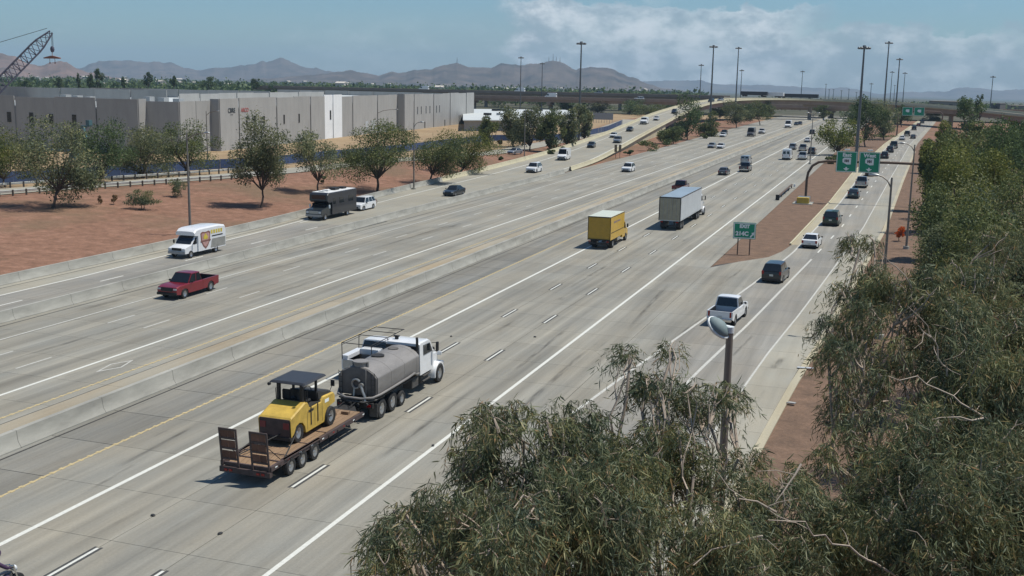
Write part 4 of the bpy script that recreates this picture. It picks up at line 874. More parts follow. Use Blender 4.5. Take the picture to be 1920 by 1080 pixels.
def wheel_mesh(r, w, hub=None):
    k = (round(r, 3), round(w, 3))
    if k not in WHEEL:
        b = MB(); n = 20; prof = [(-w/2, r*.60), (-w/2, r*.93), (-w*.36, r), (w*.36, r), (w/2, r*.93), (w/2, r*.60)]
        b.loft([[(x, rr_*math.cos(2*PI*i/n), rr_*math.sin(2*PI*i/n)) for i in range(n)] for x, rr_ in prof], caps=False); ty = b.mesh('tyre', [RUB], smooth=40)
        b = MB(); prof = [(-w*.42, r*.62), (-w*.40, r*.55), (-w*.2, r*.2), (-w*.3, r*.12), (-w*.3, .001)]
        for s in (1, -1): b.loft([[(s*x, rr_*math.cos(2*PI*i/n), rr_*math.sin(2*PI*i/n)) for i in range(n)] for x, rr_ in prof], caps=False)
        rm = b.mesh('rim', [RIM], smooth=40)
        b = MB()
        for i in range(5):
            a = 2*PI*i/5
            for s in (-1, 1): b.box((s*w*.37, r*.36*math.cos(a), r*.36*math.sin(a)), (.02, r*.16, r*.16))
        WHEEL[k] = (ty, rm)
    return WHEEL[k]
class Proto:
    def __init__(s): s.parts = []; s.painted = set()
    def add(s, name, me, loc=(0, 0, 0), sub=None, paint=False): s.parts.append((name, me, loc, sub, paint))
    def mb(s, name, b, mats, smooth=None, bevel=0.0, sub=None, paint=False):
        if not isinstance(mats, (list, tuple)): mats = [mats]
        s.parts.append((name, b.mesh(name, mats, smooth, bevel), (0, 0, 0), sub, paint)); return len(s.parts)-1
    def wheel(s, x, y, r, w):
        ty, rm = wheel_mesh(r, w); s.parts.append(('wheel', ty, (x, y, r), None, False)); s.parts.append(('rim', rm, (0, 0, 0), len(s.parts)-1, False))
    def place(s, name, label, cat, loc, rz, pm=None, group='vehicles on the roads', scale=1.0):
        t = thing(name, label, cat, loc, rz, group); made = []
        if scale != 1.0: t.scale = (scale,)*3
        for nm, me, l, sub, pt in s.parts:
            made.append(link(nm, me, t if sub is None else made[sub], l, 0, pm if pt else None))
        return t
def arch(cy, r, z0, n=9): return [(cy+r*math.cos(a), z0+r*math.sin(a)) for a in np.linspace(0, PI, n)]
def shell(b, outline, w, L_, inset=.05, round_=.09, mi=0, tuck=.07):
    """side outline (y,z) swept across the width with softened shoulders and rounded plan corners"""
    ym = 0; zs = [p[1] for p in outline]; zm = (min(zs)+max(zs))/2; rings = []
    def pl(x, y): return x*(1-round_*min(1, abs(y)/(L_/2))**5)
    for x, k in ((-w, 1), (-w+tuck, 0), (w-tuck, 0), (w, 1)):
        rings.append([(pl(x, y), y-k*inset*(1 if y > 0 else -1)*(.6 if abs(y) > L_*.45 else 0), z-k*(inset if z > zm else 0)) for y, z in outline])
    b.loft(rings, mi)
def cabin(b, P, wb, wt, mi=0):
    """greenhouse from base front/rear and roof front/rear (y,z); returns its corner points"""
    (fb, ft, rt_, rb) = P
    q = {}
    for s in (-1, 1):
        q['fb', s] = Vector((s*wb, *fb)); q['ft', s] = Vector((s*wt, *ft)); q['rt', s] = Vector((s*wt, *rt_)); q['rb', s] = Vector((s*wb, *rb))
    cm = (ft[0]+rt_[0])/2
    rings = []
    for s in (-1, -.82, 0, .82, 1):
        up = .0 if abs(s) == 1 else (.035 if abs(s) < .9 and s else .055); wbb, wtt = wb*s, wt*s
        rings.append([(wbb, *fb), (wtt, ft[0], ft[1]+up), (wtt, cm, max(ft[1], rt_[1])+up+.02), (wtt, rt_[0], rt_[1]+up), (wbb, *rb)])
    b.loft(rings, mi); return q
def pane(pr, name, a, c, d, e, m=None, k=.08, off=.014):
    """glass set in the quad a-c-d-e, shrunk by k and lifted off the face"""
    m = m or GLASS; ce = (a+c+d+e)/4; n = (c-a).cross(e-a).normalized(); p = [v+(ce-v)*k for v in (a, c, d, e)]
    b = MB(); b.loft([[v+n*off for v in p], [v-n*.02 for v in p]]); pr.mb(name, b, m)
def lerp(a, b, t): return a+(b-a)*t
def glaze(pr, q, split=(.5,), wk=.07):
    pane(pr, 'windshield', q['fb', 1], q['fb', -1], q['ft', -1], q['ft', 1], k=wk, off=.02) if False else None
    def orient(a, c, d, e, out):
        n = (c-a).cross(e-a)
        return (a, c, d, e) if n.dot(out) > 0 else (a, e, d, c)
    pane(pr, 'windshield', *orient(q['fb', -1], q['fb', 1], q['ft', 1], q['ft', -1], Vector((0, 1, .5))), k=.06, off=.05)
    pane(pr, 'rear_window', *orient(q['rb', -1], q['rb', 1], q['rt', 1], q['rt', -1], Vector((0, -1, .5))), k=.10, off=.05)
    cuts = [0]+list(split)+[1]
    for s in (-1, 1):
        for t0, t1 in zip(cuts[:-1], cuts[1:]):
            a, c = lerp(q['fb', s], q['rb', s], t0), lerp(q['fb', s], q['rb', s], t1); d, e = lerp(q['ft', s], q['rt', s], t1), lerp(q['ft', s], q['rt', s], t0)
            pane(pr, 'side_window', *orient(a, c, d, e, Vector((s, 0, .3))), k=.11, off=.012)
def lights(pr, L_, w, zf, zr, hw=.34, hh=.16, tw=.2, th=.3):
    for s in (-1, 1):
        pr.mb('headlight', MB().box((s*(w-.24), L_/2-.07, zf), (hw, .1, hh)), HL, bevel=.03)
        pr.mb('tail_light', MB().box((s*(w-.17), -L_/2+.03, zr), (tw, .1, th)), TL, bevel=.02)
        pr.mb('mirror', MB().box((s*(w+.09), L_*.17, 1.02 if L_ < 5 else 1.25), (.2, .12, .15)), BLK, bevel=.03)
    pr.mb('licence_plate', MB().box((0, -L_/2-.012, zr-.22), (.34, .02, .17)), PLATE)
def mk_car(L_=4.7, w=.91, h=1.45, belt=.93, hood=.88, trunk=.98, wb=2.75, wr=.33, cab=None, split=(.52,), name='sedan', suv=False):
    pr = Proto(); fy, ry = wb/2+.05, -wb/2+.05; zb = .22; a = wr+.07
    hl, rl = L_/2, -L_/2
    top = [(hl-.02, .55), (hl-.1, hood-.16), (hl-.45, hood-.06), (cab[0][0]+.05, belt), (cab[3][0]-.05, belt+.02)]
    top += ([(rl+.08, belt), (rl+.0, .6)] if suv else [(rl+.25, trunk), (rl+.05, trunk-.08), (rl, .6)])
    out = [(hl-.06, zb+.06)]+top+[(rl+.05, zb+.1)]
    out += [(ry-a, zb)]+arch(ry, a, wr*.9)[::-1]+[(ry+a, zb)]+[(fy-a, zb)]+arch(fy, a, wr*.9)[::-1]+[(fy+a, zb)]
    b = MB(); shell(b, out, w, L_); q = cabin(b, cab, w-.07, w-.25)
    pr.mb('body', b, P_WHITE, smooth=32, paint=True)
    glaze(pr, q, split)
    for x in (-1, 1):
        for y in (fy, ry): pr.wheel(x*(w-.11), y, wr, .22)
    lights(pr, L_, w, .66, .78 if not suv else .98)
    b = MB(); b.box((0, hl-.03, .50), (w*1.15, .08, .18)); pr.mb('grille', b, BLK, bevel=.02)
    b = MB(); b.box((0, hl-.05, .3), (w*1.7, .1, .14)); pr.mb('front_bumper', b, BLK, bevel=.03)
    b = MB(); b.box((0, rl+.05, .34), (w*1.75, .12, .2)); pr.mb('rear_bumper', b, BLK, bevel=.03)
    b = MB(); b.box((0, 0, .3), (w*1.6, L_*.8, .2)); pr.mb('underbody', b, BLK)
    return pr
SEDAN = mk_car(4.75, .91, 1.45, .93, .90, 1.02, 2.8, .33, ((.95, .90), (.30, 1.42), (-.95, 1.42), (-1.75, .98)))
SUV = mk_car(4.8, .96, 1.75, 1.05, 1.02, 0, 2.85, .37, ((1.05, 1.02), (.45, 1.70), (-1.75, 1.70), (-2.28, 1.04)), (.38, .72), suv=True)
HATCH = mk_car(4.4, .90, 1.5, .96, .92, 0, 2.65, .33, ((.95, .93), (.25, 1.47), (-1.25, 1.45), (-2.0, .98)), (.5,), suv=True)
def mk_pickup(L_=5.8, w=.98, h=1.88, wr=.41):
    pr = Proto(); hl, rl = L_/2, -L_/2; fy, ry = 1.85, -1.75; a = wr+.09; zb = .38; belt = 1.16; cb = -.62
    out = [(hl-.05, .45), (hl, .75), (hl-.08, 1.02), (hl-.5, 1.12), (1.3, belt), (cb, belt), (cb, zb), (fy-a, zb)]+arch(fy, a, wr*.95)[::-1]+[(fy+a, zb)]
    b = MB(); shell(b, out, w, L_, .05, .07); q = cabin(b, ((1.28, 1.13), (.62, 1.84), (-.42, 1.84), (-.6, 1.14)), w-.07, w-.2)
    pr.mb('body', b, P_WHITE, smooth=32, paint=True); glaze(pr, q, (.55,))
    side = [(cb-.02, zb+.02), (cb-.02, 1.17), (rl+.02, 1.2), (rl+.03, .6), (ry-a, zb+.05)]+arch(ry, a, wr*.95)[::-1]+[(ry+a, zb+.02)]
    bed = MB()
    for s in (-1, 1): bed.prism(side, s*w, s*(w-.09))
    bed.b2((-w+.09, rl+.02, .62), (w-.09, rl+.10, 1.19)); bi = pr.mb('truck_bed', bed, P_WHITE, paint=True)
    pr.mb('bed_floor', MB().b2((-w+.09, rl+.1, .60), (w-.09, cb-.02, .72)), BLK, sub=bi)
    for s in (-1, 1): pr.mb('bed_liner', MB().b2((s*(w-.095), rl+.1, .72), (s*(w-.14), cb-.03, 1.15)), BLK, sub=bi)
    pr.mb('bed_liner', MB().b2((-w+.14, rl+.105, .72), (w-.14, rl+.14, 1.15)), BLK, sub=bi)
    for x in (-1, 1):
        for y in (fy, ry): pr.wheel(x*(w-.13), y, wr, .27)
    lights(pr, L_, w, .86, .98, tw=.14, th=.4)
    pr.mb('grille', MB().box((0, hl-.01, .86), (w*1.1, .08, .3)), BLK, bevel=.02); pr.mb('front_bumper', MB().box((0, hl, .5), (w*1.9, .2, .22)), BLK, bevel=.05); pr.mb('rear_bumper', MB().box((0, rl-.05, .55), (w*1.85, .2, .2)), CHR, bevel=.05)
    pr.mb('underbody', MB().box((0, 0, .45), (w*1.4, L_*.85, .2)), BLK); return pr
PICKUP = mk_pickup()
def mk_van(L_=5.9, w=1.0, h=2.55, wr=.36):
    pr = Proto(); hl, rl = L_/2, -L_/2; fy, ry = 1.95, -1.75; a = wr+.08; zb = .3
    out = [(hl-.05, .4), (hl, .7), (hl-.15, 1.05), (hl-.85, 1.35), (hl-1.0, 1.38), (rl+.02, 1.38), (rl, .5), (ry-a, zb)]+arch(ry, a, wr*.92)[::-1]+[(ry+a, zb), (fy-a, zb)]+arch(fy, a, wr*.92)[::-1]+[(fy+a, zb)]
    b = MB(); shell(b, out, w, L_, .04, .06); q = cabin(b, ((hl-.9, 1.34), (hl-1.55, h-.06), (rl+.12, h-.04), (rl+.03, 1.36)), w-.02, w-.12); pr.mb('body', b, P_WHITE, smooth=30, paint=True)
    o = lambda *k: k
    pane(pr, 'windshield', q['fb', -1]*1, q['fb', 1], q['ft', 1], q['ft', -1], k=.09, off=-.05); pane(pr, 'windshield_glass', q['fb', 1], q['fb', -1], q['ft', -1], q['ft', 1], k=.09, off=.05)
    for s in (-1, 1):
        f0, f1 = lerp(q['fb', s], q['rb', s], .02), lerp(q['fb', s], q['rb', s], .24); g1, g0 = lerp(q['ft', s], q['rt', s], .16), lerp(q['ft', s], q['rt', s], .02); up = .36
        p = [f0, f1, lerp(f1, g1, .62), lerp(f0, g0, .62)]; n = Vector((s, 0, .05)); b = MB(); b.loft([[v+n*.02 for v in p], [v-n*.02 for v in p]]); pr.mb('side_window', b, GLASS)
        p = [lerp(q['rb', -1], q['rb', 1], .5+s*.07), lerp(q['rb', -1], q['rb', 1], .5+s*.4), lerp(q['rt', -1], q['rt', 1], .5+s*.38), lerp(q['rt', -1], q['rt', 1], .5+s*.07)]; p = [p[0], p[1], lerp(p[1], p[2], .55), lerp(p[0], p[3], .55)]; n = Vector((0, -1, 0)); b = MB(); b.loft([[v+n*.03+Vector((0, 0, .1)) for v in p], [v-n*.02+Vector((0, 0, .1)) for v in p]]); pr.mb('rear_window', b, GLASS)
    for x in (-1, 1):
        for y in (fy, ry): pr.wheel(x*(w-.12), y, wr, .24)
    lights(pr, L_, w, .95, 1.15, tw=.12, th=.5); pr.mb('grille', MB().box((0, hl-.04, .72), (w*1.3, .1, .25)), BLK, bevel=.03); pr.mb('front_bumper', MB().box((0, hl-.02, .45), (w*1.85, .16, .2)), BLK, bevel=.04); pr.mb('rear_bumper', MB().box((0, rl, .45), (w*1.85, .15, .18)), BLK, bevel=.03); return pr
VAN = mk_van()
SHORTVAN = mk_van(5.1, .98, 2.0, .34)
def truck_cab(pr, y0, w, z0, ztop, hoodlen, hoodz, paintm=True, wr=.5, narrow=.9):
    """conventional tractor nose: cab box with raked windshield, sloping hood and round fenders; y0 is the back of the cab"""
    b = MB(); cl = 1.75; zb = z0+1.05
    prof = [(y0, z0), (y0, ztop-.06), (y0+.15, ztop), (y0+cl-.5, ztop), (y0+cl-.22, ztop-.12), (y0+cl+.12, zb+.05), (y0+cl+.14, z0)]
    rings = []
    for x, k in ((-w, 1), (-w+.1, 0), (w-.1, 0), (w, 1)): rings.append([(x*(1 if z < zb+.1 else .95), y, z-(.06*k if z > ztop-.3 else 0)) for y, z in prof])
    b.loft(rings); pr.mb('cab', b, P_WHITE, smooth=30, paint=paintm); hy = y0+cl+.1
    b = MB(); rings = []
    for t, ww, zt in ((0, w*.9, hoodz), (.35, w*.82, hoodz-.05), (.75, w*.72, hoodz-.16), (.95, w*.68, hoodz-.32), (1, w*.64, hoodz-.5)):
        y = hy+hoodlen*t; rings.append([(-ww, y, z0), (-ww, y, zt-.18), (-ww+.14, y, zt), (ww-.14, y, zt), (ww, y, zt-.18), (ww, y, z0)])
    b.loft(rings); pr.mb('hood', b, P_WHITE, smooth=35, paint=paintm); fy = hy+hoodlen*.55
    for s in (-1, 1):
        b = MB(); rings = []
        for a in np.linspace(-.15, PI+.15, 11):
            r1, r2 = wr+.09, wr+.2; rings.append([(s*x, fy+rr_*math.cos(a), wr*.95+rr_*math.sin(a)) for x, rr_ in ((w*.55, r1), (w*1.06, r1), (w*1.06, r2-.03), (w*1.0, r2), (w*.55, r2))])
        b.loft(rings); pr.mb('fender', b, P_WHITE, smooth=40, paint=paintm)
        pr.wheel(s*(w-.06), fy, wr, .3)
        pr.mb('headlight', MB().box((s*w*.78, hy+hoodlen*.96, z0+.55), (.28, .2, .22)), HL, bevel=.04)
        p = [Vector((s*(w*.985), y, z)) for y, z in ((y0+.5, zb+.05), (y0+cl-.02, zb+.05), (y0+cl-.38, ztop-.25), (y0+.5, ztop-.22))]; b = MB(); b.loft([[v+Vector((s*.012, 0, 0)) for v in p], [v-Vector((s*.05, 0, 0)) for v in p]]); pr.mb('side_window', b, GLASS)
        b = MB(); b.box((s*(w+.28), y0+cl+.05, ztop-.55), (.12, .18, .55)); b.cyl((s*w*.95, y0+cl, ztop-.35), (s*(w+.28), y0+cl+.05, ztop-.3), .02, n=5); b.cyl((s*w*.95, y0+cl, ztop-.85), (s*(w+.28), y0+cl+.05, ztop-.8), .02, n=5); pr.mb('mirror', b, BLK)
        b = MB(); [b.b2((s*(w-.2), y0+.35, z0-.15-.3*k), (s*(w+.05), y0+1.35, z0-.09-.3*k)) for k in range(2)]; b.b2((s*(w-.28), y0+.3, z0-.55), (s*(w-.1), y0+1.4, z0-.0)); pr.mb('step_tank', b, DIRTY)
    p = [Vector(v) for v in ((-w*.86, y0+cl+.13, zb+.12), (w*.86, y0+cl+.13, zb+.12), (w*.82, y0+cl-.19, ztop-.16), (-w*.82, y0+cl-.19, ztop-.16))]; n = Vector((0, 1, .3)); b = MB(); b.loft([[v+n*.02 for v in p], [v-n*.03 for v in p]]); pr.mb('windshield', b, GLASS)
    p = [Vector(v) for v in ((-w*.6, y0-.012, zb+.2), (w*.6, y0-.012, zb+.2), (w*.6, y0-.012, ztop-.28), (-w*.6, y0-.012, ztop-.28))]; b = MB(); b.loft([p, [v+Vector((0, .03, 0)) for v in p]]); pr.mb('rear_window', b, GLASS)
    pr.mb('grille', MB().box((0, hy+hoodlen+.0, z0+.5), (w*.95, .1, .75)), BLK, bevel=.04); pr.mb('front_bumper', MB().box((0, hy+hoodlen+.12, z0-.12), (w*1.95, .22, .34)), CHR, bevel=.05)
    return fy
def bar(b, pts, r=.025, mi=0, n=6): b.tube(pts, r, n, mi)
# ---------------- water tank truck
def tank_truck(label, loc):
    pr = Proto(); w = 1.16
    TK = mat('tank_dull_grey', (.23, .218, .205), .6, metal=.2, var=.24, scale=1.1, stretch=(1, .3, 1)); TKD = mat('tank_end_grime', (.125, .115, .105), .75, var=.3, scale=1.5)
    # frame rails
    b = MB(); [b.b2((s*.38-.06, -4.3, .78), (s*.38+.06, 4.4, 1.02)) for s in (-1, 1)]; pr.mb('frame_rail', b, DKM)
    fy = truck_cab(pr, 1.55, 1.1, 1.05, 2.95, 1.55, 2.02, wr=.54)
    # tank: rounded-rectangle section, domed ends
    def sec(k, y, dz=0):
        hw, zb_, zt_ = 1.16*k, 1.28, 2.86; pts = []
        for cx, cz, a0, rx, rz_ in ((hw-.16, zb_+.16, -90, .16, .16), (hw-.10, 2.25, 0, .1, .12)):
            for a in np.linspace(math.radians(a0), math.radians(a0+90 if cz < 2 else 55), 4): pts.append((cx+rx*math.cos(a), cz+rz_*math.sin(a)))
        top = [(hw*.82, 2.52), (hw*.5, 2.74), (hw*.2, 2.82), (0, 2.84)]; pts += top
        full = [(x, y, z) for x, z in pts]+[(-x, y, z) for x, z in pts[::-1][1:]]
        c = (0, y, 2.0); return [(c[0]+(p[0]-c[0])*k, y, c[2]+(p[2]-c[2])*k) for p in full]
    b = MB(); b.loft([sec(1, y) for y in np.linspace(-4.05, 1.25, 9)]); pr.mb('tank', b, TK, smooth=28)
    ti = len(pr.parts)-1
    for y in (-4.05, 1.25):
        sgn = -1 if y < 0 else 1; b = MB(); b.loft([sec(.985, y+sgn*.006), sec(.965, y+sgn*.07), sec(.80, y+sgn*.11), sec(.3, y+sgn*.13)]); pr.mb('tank_end', b, TKD, smooth=40, sub=ti)
    for y in (-2.4, -.7, .9): b = MB(); b.loft([[(p[0]*1.006, p[1], 2+(p[2]-2)*1.008) for p in sec(1, y-.03)], [(p[0]*1.006, p[1], 2+(p[2]-2)*1.008) for p in sec(1, y+.03)]]); pr.mb('tank_band', b, TK, smooth=40, sub=ti)
    pr.mb('manhole', MB().cyl((-.05, -1.6, 2.8), (-.05, -1.6, 2.9), .36, n=16), DKM, smooth=40, sub=ti); pr.mb('fill_hatch', MB().cyl((.0, .25, 2.8), (.0, .25, 2.88), .3, n=16), TKD, smooth=40, sub=ti)
    b = MB(); b.cyl((0, -3.75, 2.78), (0, -3.75, 3.02), .36, .36, 14); b.cyl((0, -3.75, 3.02), (0, -3.75, 3.08), .42, .42, 14); [b.cyl((s*.42, -3.75, 2.75), (s*.42, -3.75, 3.05), .07, n=8) for s in (-1, 1)]; pr.mb('overflow_dome', b, TK, smooth=40, sub=ti)
    # rear pipes, valves, spray bar
    b = MB(); bar(b, [(-1.15, -4.0, 1.5), (-1.05, -4.35, 1.34), (-.5, -4.55, 1.24), (.4, -4.55, 1.24), (1.0, -4.35, 1.3), (1.24, -3.9, 1.4), (1.26, -2.5, 1.42), (1.26, -.4, 1.45), (1.26, .35, 1.5), (1.22, .8, 1.32), (1.1, 1.3, 1.25)], .07, n=8); pr.mb('spray_pipe', b, TK, smooth=50)
    b = MB(); bar(b, [(-1.0, -4.3, 1.15), (-.3, -4.6, 1.08), (.6, -4.6, 1.08), (1.1, -4.2, 1.16), (1.2, -3.4, 1.2)], .05); pr.mb('spray_bar', b, DIRTY, smooth=50)
    b = MB(); rg = [(.0+.24*math.cos(a), -4.28, 1.95+.24*math.sin(a)) for a in np.linspace(.6, 2*PI-.9, 14)]; bar(b, rg, .06); b.cyl((.32, -4.2, 1.9), (.32, -4.4, 1.9), .13, n=12); bar(b, [(.32, -4.35, 1.9), (.45, -4.42, 1.6), (.58, -4.45, 1.35), (.62, -4.5, 1.1)], .075); bar(b, [(-.12, -4.25, 1.75), (-.12, -4.35, 1.3)], .05); pr.mb('discharge_elbow', b, STEEL, smooth=50)
    b = MB(); b.cyl((.52, -4.19, 1.35), (.52, -4.19, 2.7), .035, n=6); b.cyl((-.95, -4.16, 1.35), (-.95, -4.16, 2.5), .03, n=6); pr.mb('sight_tube', b, TK)
    b = MB(); [b.cyl((x, -4.6, z), (x, -4.75, z), .08, n=8) for x, z in ((-.75, 1.0), (-.2, .95), (.3, .95), (.8, 1.0))]; b.b2((-1.05, -4.5, .75), (1.05, -4.3, 1.02)); b.b2((-.3, -4.7, .55), (.3, -4.35, .75)); pr.mb('rear_crossmember', b, DKM)
    for s in (-1, 1):
        pr.mb('tail_light', MB().box((s*.85, -4.52, .88), (.22, .05, .12)), TL); pr.mb('mud_flap', MB().b2((s*.75, -4.22, .22), (s*1.2, -4.18, .95)), DIRTY)
    # side catwalk / hose tray
    b = MB(); b.b2((1.02, -3.9, 1.2), (1.22, .9, 1.26)); b.b2((-1.22, -3.9, 1.2), (-1.02, .9, 1.26)); pr.mb('side_tray', b, DKM)
    b = MB(); b.b2((.55, .35, .55), (1.12, 1.25, 1.1)); pr.mb('tool_box', b, DIRTY, bevel=.03)
    b = MB(); b.cyl((-.5, 1.0, .85), (-1.1, 1.0, .85), .28, n=14); pr.mb('fuel_tank', b, STEEL, smooth=40)
    for s in (-1, 1):
        for y in (-3.55, -2.2): 
            pr.wheel(s*(w-.14), y, .53, .28); pr.wheel(s*(w-.46), y, .53, .26)
        pr.wheel(s*(w-.12), -1.05, .42, .26)
    b = MB(); bar(b, [(.95, 1.42, 1.3), (.95, 1.42, 3.15), (.95, 1.38, 3.3)], .08, n=8); b.cyl((.95, 1.42, 1.7), (.95, 1.42, 2.5), .12, n=10); pr.mb('exhaust_stack', b, DKM, smooth=50)
    b = MB(); b.cyl((-.6, 2.0, 2.98), (-.6, 2.0, 3.12), .12, n=10); b.box((-.6, 2.0, 3.14), (.34, .16, .06)); pr.mb('beacon', b, BLK)
    b = MB(); b.b2((-1.0, 1.42, 1.1), (1.0, 1.5, 2.75)); pr.mb('headache_rack', b, BLK)
    for x in (-.95, .95): b = MB(); [b.cyl((x-.1, -4.23, 1.4+q*.28), (x+.1, -4.23, 1.4+q*.28), .014, n=5) for q in range(5)]; b.cyl((x-.1, -4.23, 1.35), (x-.1, -4.23, 2.6), .014, n=5); b.cyl((x+.1, -4.23, 1.35), (x+.1, -4.23, 2.6), .014, n=5); pr.mb('rear_ladder', b, DKM)
    return pr.place('water_truck', label, 'truck', loc, .0, P_WHITE)
tank_truck('white water truck with a dull grey tank towing the roller trailer', (-26.25, 55.05, 0))
# ---------------- equipment trailer
WOOD = mat('trailer_deck_wood', (.255, .165, .095), .85, var=.3, scale=2, stretch=(8, .6, 1), rand=.12, bump=.2); RUSTP = mat('trailer_paint', (.065, .045, .042), .65, var=.3, scale=3); RAMPW = mat('ramp_board', (.135, .068, .045), .85, var=.3, scale=2, rand=.15)
def trailer(label, loc, rz=0.0):
    t = thing('equipment_trailer', label, 'trailer', loc, rz)      # deck from y=-3.6 to 4.4
    pl = [MB().b2((-.14, -4.0, 0), (.14, 4.0, .05)).mesh('deck_plank', [WOOD])]
    W_ = 1.24
    b = MB(); [b.b2((s*W_-.07, -4.6, .68), (s*W_+.07, 4.35, .9)) for s in (-1, 1)]; [b.b2((-W_+.07, y-.05, .70), (W_-.07, y+.05, .84)) for y in np.arange(-4.5, 4.4, .9)]; b.obj('deck_frame', RUSTP, t)
    pm = MB().b2((-.132, -3.1, 0), (.132, 4.3, .05)).mesh('deck_plank', [WOOD])
    for i in range(8): link('deck_plank', pm, t, (-W_+.22+i*.286, 0, .845+random.uniform(0, .006)))
    # beavertail slopes down at the back
    pm2 = MB().hexa([(-.132, -4.55, .60), (.132, -4.55, .60), (.132, -3.13, .845), (-.132, -3.13, .845), (-.132, -4.55, .65), (.132, -4.55, .65), (.132, -3.13, .895), (-.132, -3.13, .895)]).mesh('tail_plank', [WOOD])
    for i in range(8): link('tail_plank', pm2, t, (-W_+.22+i*.286, 0, 0))
    b = MB(); [b.b2((-W_+.1, y, .902), (W_-.1, y+.05, .93)) for y in (-3.0, -1.2, .6)]; 
    for y in (-3.0, -1.2, .6): MB().b2((-W_+.1, y, .902), (W_-.1, y+.06, .925)).obj('deck_strap', RUSTP, t)
    for s in (-1, 1):                         # upright loading ramps, steel frame with boards
        fr = MB(); x0, x1 = (s*W_-(.0 if s > 0 else 0)-(.92 if s > 0 else -.0), s*W_+(0 if s > 0 else .92)); xa, xb = min(x0, x1), max(x0, x1)
        tilt = .10
        def P3(x, z, d=0): return (x, -4.62-(z-.55)*tilt+d, z)
        def rb(xa_, za, xb_, zb_, th=.06): fr.hexa([P3(xa_, za), P3(xb_, za), P3(xb_, za, th), P3(xa_, za, th), P3(xa_, zb_), P3(xb_, zb_), P3(xb_, zb_, th), P3(xa_, zb_, th)])
        rb(xa, .5, xa+.08, 2.5); rb(xb-.08, .5, xb, 2.5)
        for z in (.5, 1.0, 1.5, 1.98, 2.42): rb(xa+.082, z, xb-.082, z+.08)
        r_ = fr.obj('loading_ramp', RUSTP, t)
        for i in range(2):
            for z in (1.09, 1.59, 2.07):
                bx = MB(); x_ = xa+.1+i*(xb-xa-.2)/2; wd = (xb-xa-.2)/2-.02; bx.hexa([P3(x_, z, .02), P3(x_+wd, z, .02), P3(x_+wd, z, .05), P3(x_, z, .05), P3(x_, z+.34, .02), P3(x_+wd, z+.34, .02), P3(x_+wd, z+.34, .05), P3(x_, z+.34, .05)]); bx.obj('ramp_board', RAMPW, r_)
        b = MB(); b.cyl((s*(W_-.1), -3.6, .95), (s*(W_-.1), -4.75, 1.9), .02, n=5); b.obj('ramp_spring', DKM, t)
    b = MB(); b.b2((-W_-.05, -4.72, .42), (W_+.05, -4.5, .66)); b.obj('rear_bumper', RUSTP, t)
    for x in (-.95, -.7, .7, .95): MB().box((x, -4.735, .55), (.16, .03, .1)).obj('tail_light', TL, t)
    for s in (-1, 1):
        for k, y in enumerate((-2.95, -1.9, -.75)):
            ty, rm = wheel_mesh(.4, .24); wv = link('wheel', ty, t, (s*(W_-.02), y, .4)); link('rim', rm, wv)
        MB().b2((s*W_-.14, -3.5, .86), (s*W_+.12, -.2, .9)).obj('fender', RUSTP, t)
    b = MB(); b.hexa([(-.9, 4.35, .7), (.9, 4.35, .7), (.1, 5.6, .7), (-.1, 5.6, .7), (-.9, 4.35, .86), (.9, 4.35, .86), (.1, 5.6, .86), (-.1, 5.6, .86)]); b.cyl((0, 5.55, .78), (0, 5.85, .78), .07, n=8); b.obj('drawbar', DKM, t)
    b = MB(); b.cyl((.15, 5.1, 0.1), (.15, 5.1, 1.1), .06, n=8); b.obj('jack', DKM, t)
    b = MB()
    for x0_, y0_, x1_, y1_ in ((-.7, -1.75, -1.15, -3.9), (.2, -1.8, -.95, -3.7), (.9, -1.8, 1.15, -3.2)):
        b.cyl((x0_, y0_, 1.5), (x1_, y1_, .9), .03, n=5)
    b.obj('tie_down_chain', DKM, t)
    for s in (-1, 1):
        for y in np.arange(-4.2, 4.3, 1.06): MB().box((s*(W_+.074), y, .8), (.008, .18, .05)).obj('reflector', TL if int(y*10) % 2 else SIGNW, t)
        for y in np.arange(-3.9, 4.2, .9): MB().box((s*(W_+.09), y, .74), (.04, .05, .12)).obj('stake_pocket', DKM, t)
    b = MB(); bar(b, [(.2, 5.7, .9), (.35, 5.2, 1.05), (.3, 4.6, .95)], .025); bar(b, [(-.2, 5.7, .9), (-.32, 5.2, 1.0), (-.3, 4.6, .95)], .025); b.obj('air_hose', BLK, t)
    for x, y in ((-.8, 3.4), (.6, 3.7), (.1, 3.2)): MB().b2((x-.2, y-.12, .905), (x+.2, y+.12, 1.05)).obj('timber_block', WOOD, t)
    return t
trailer('low flatbed equipment trailer with wooden deck and raised loading ramps', (-26.45, 45.1, 0), .0)
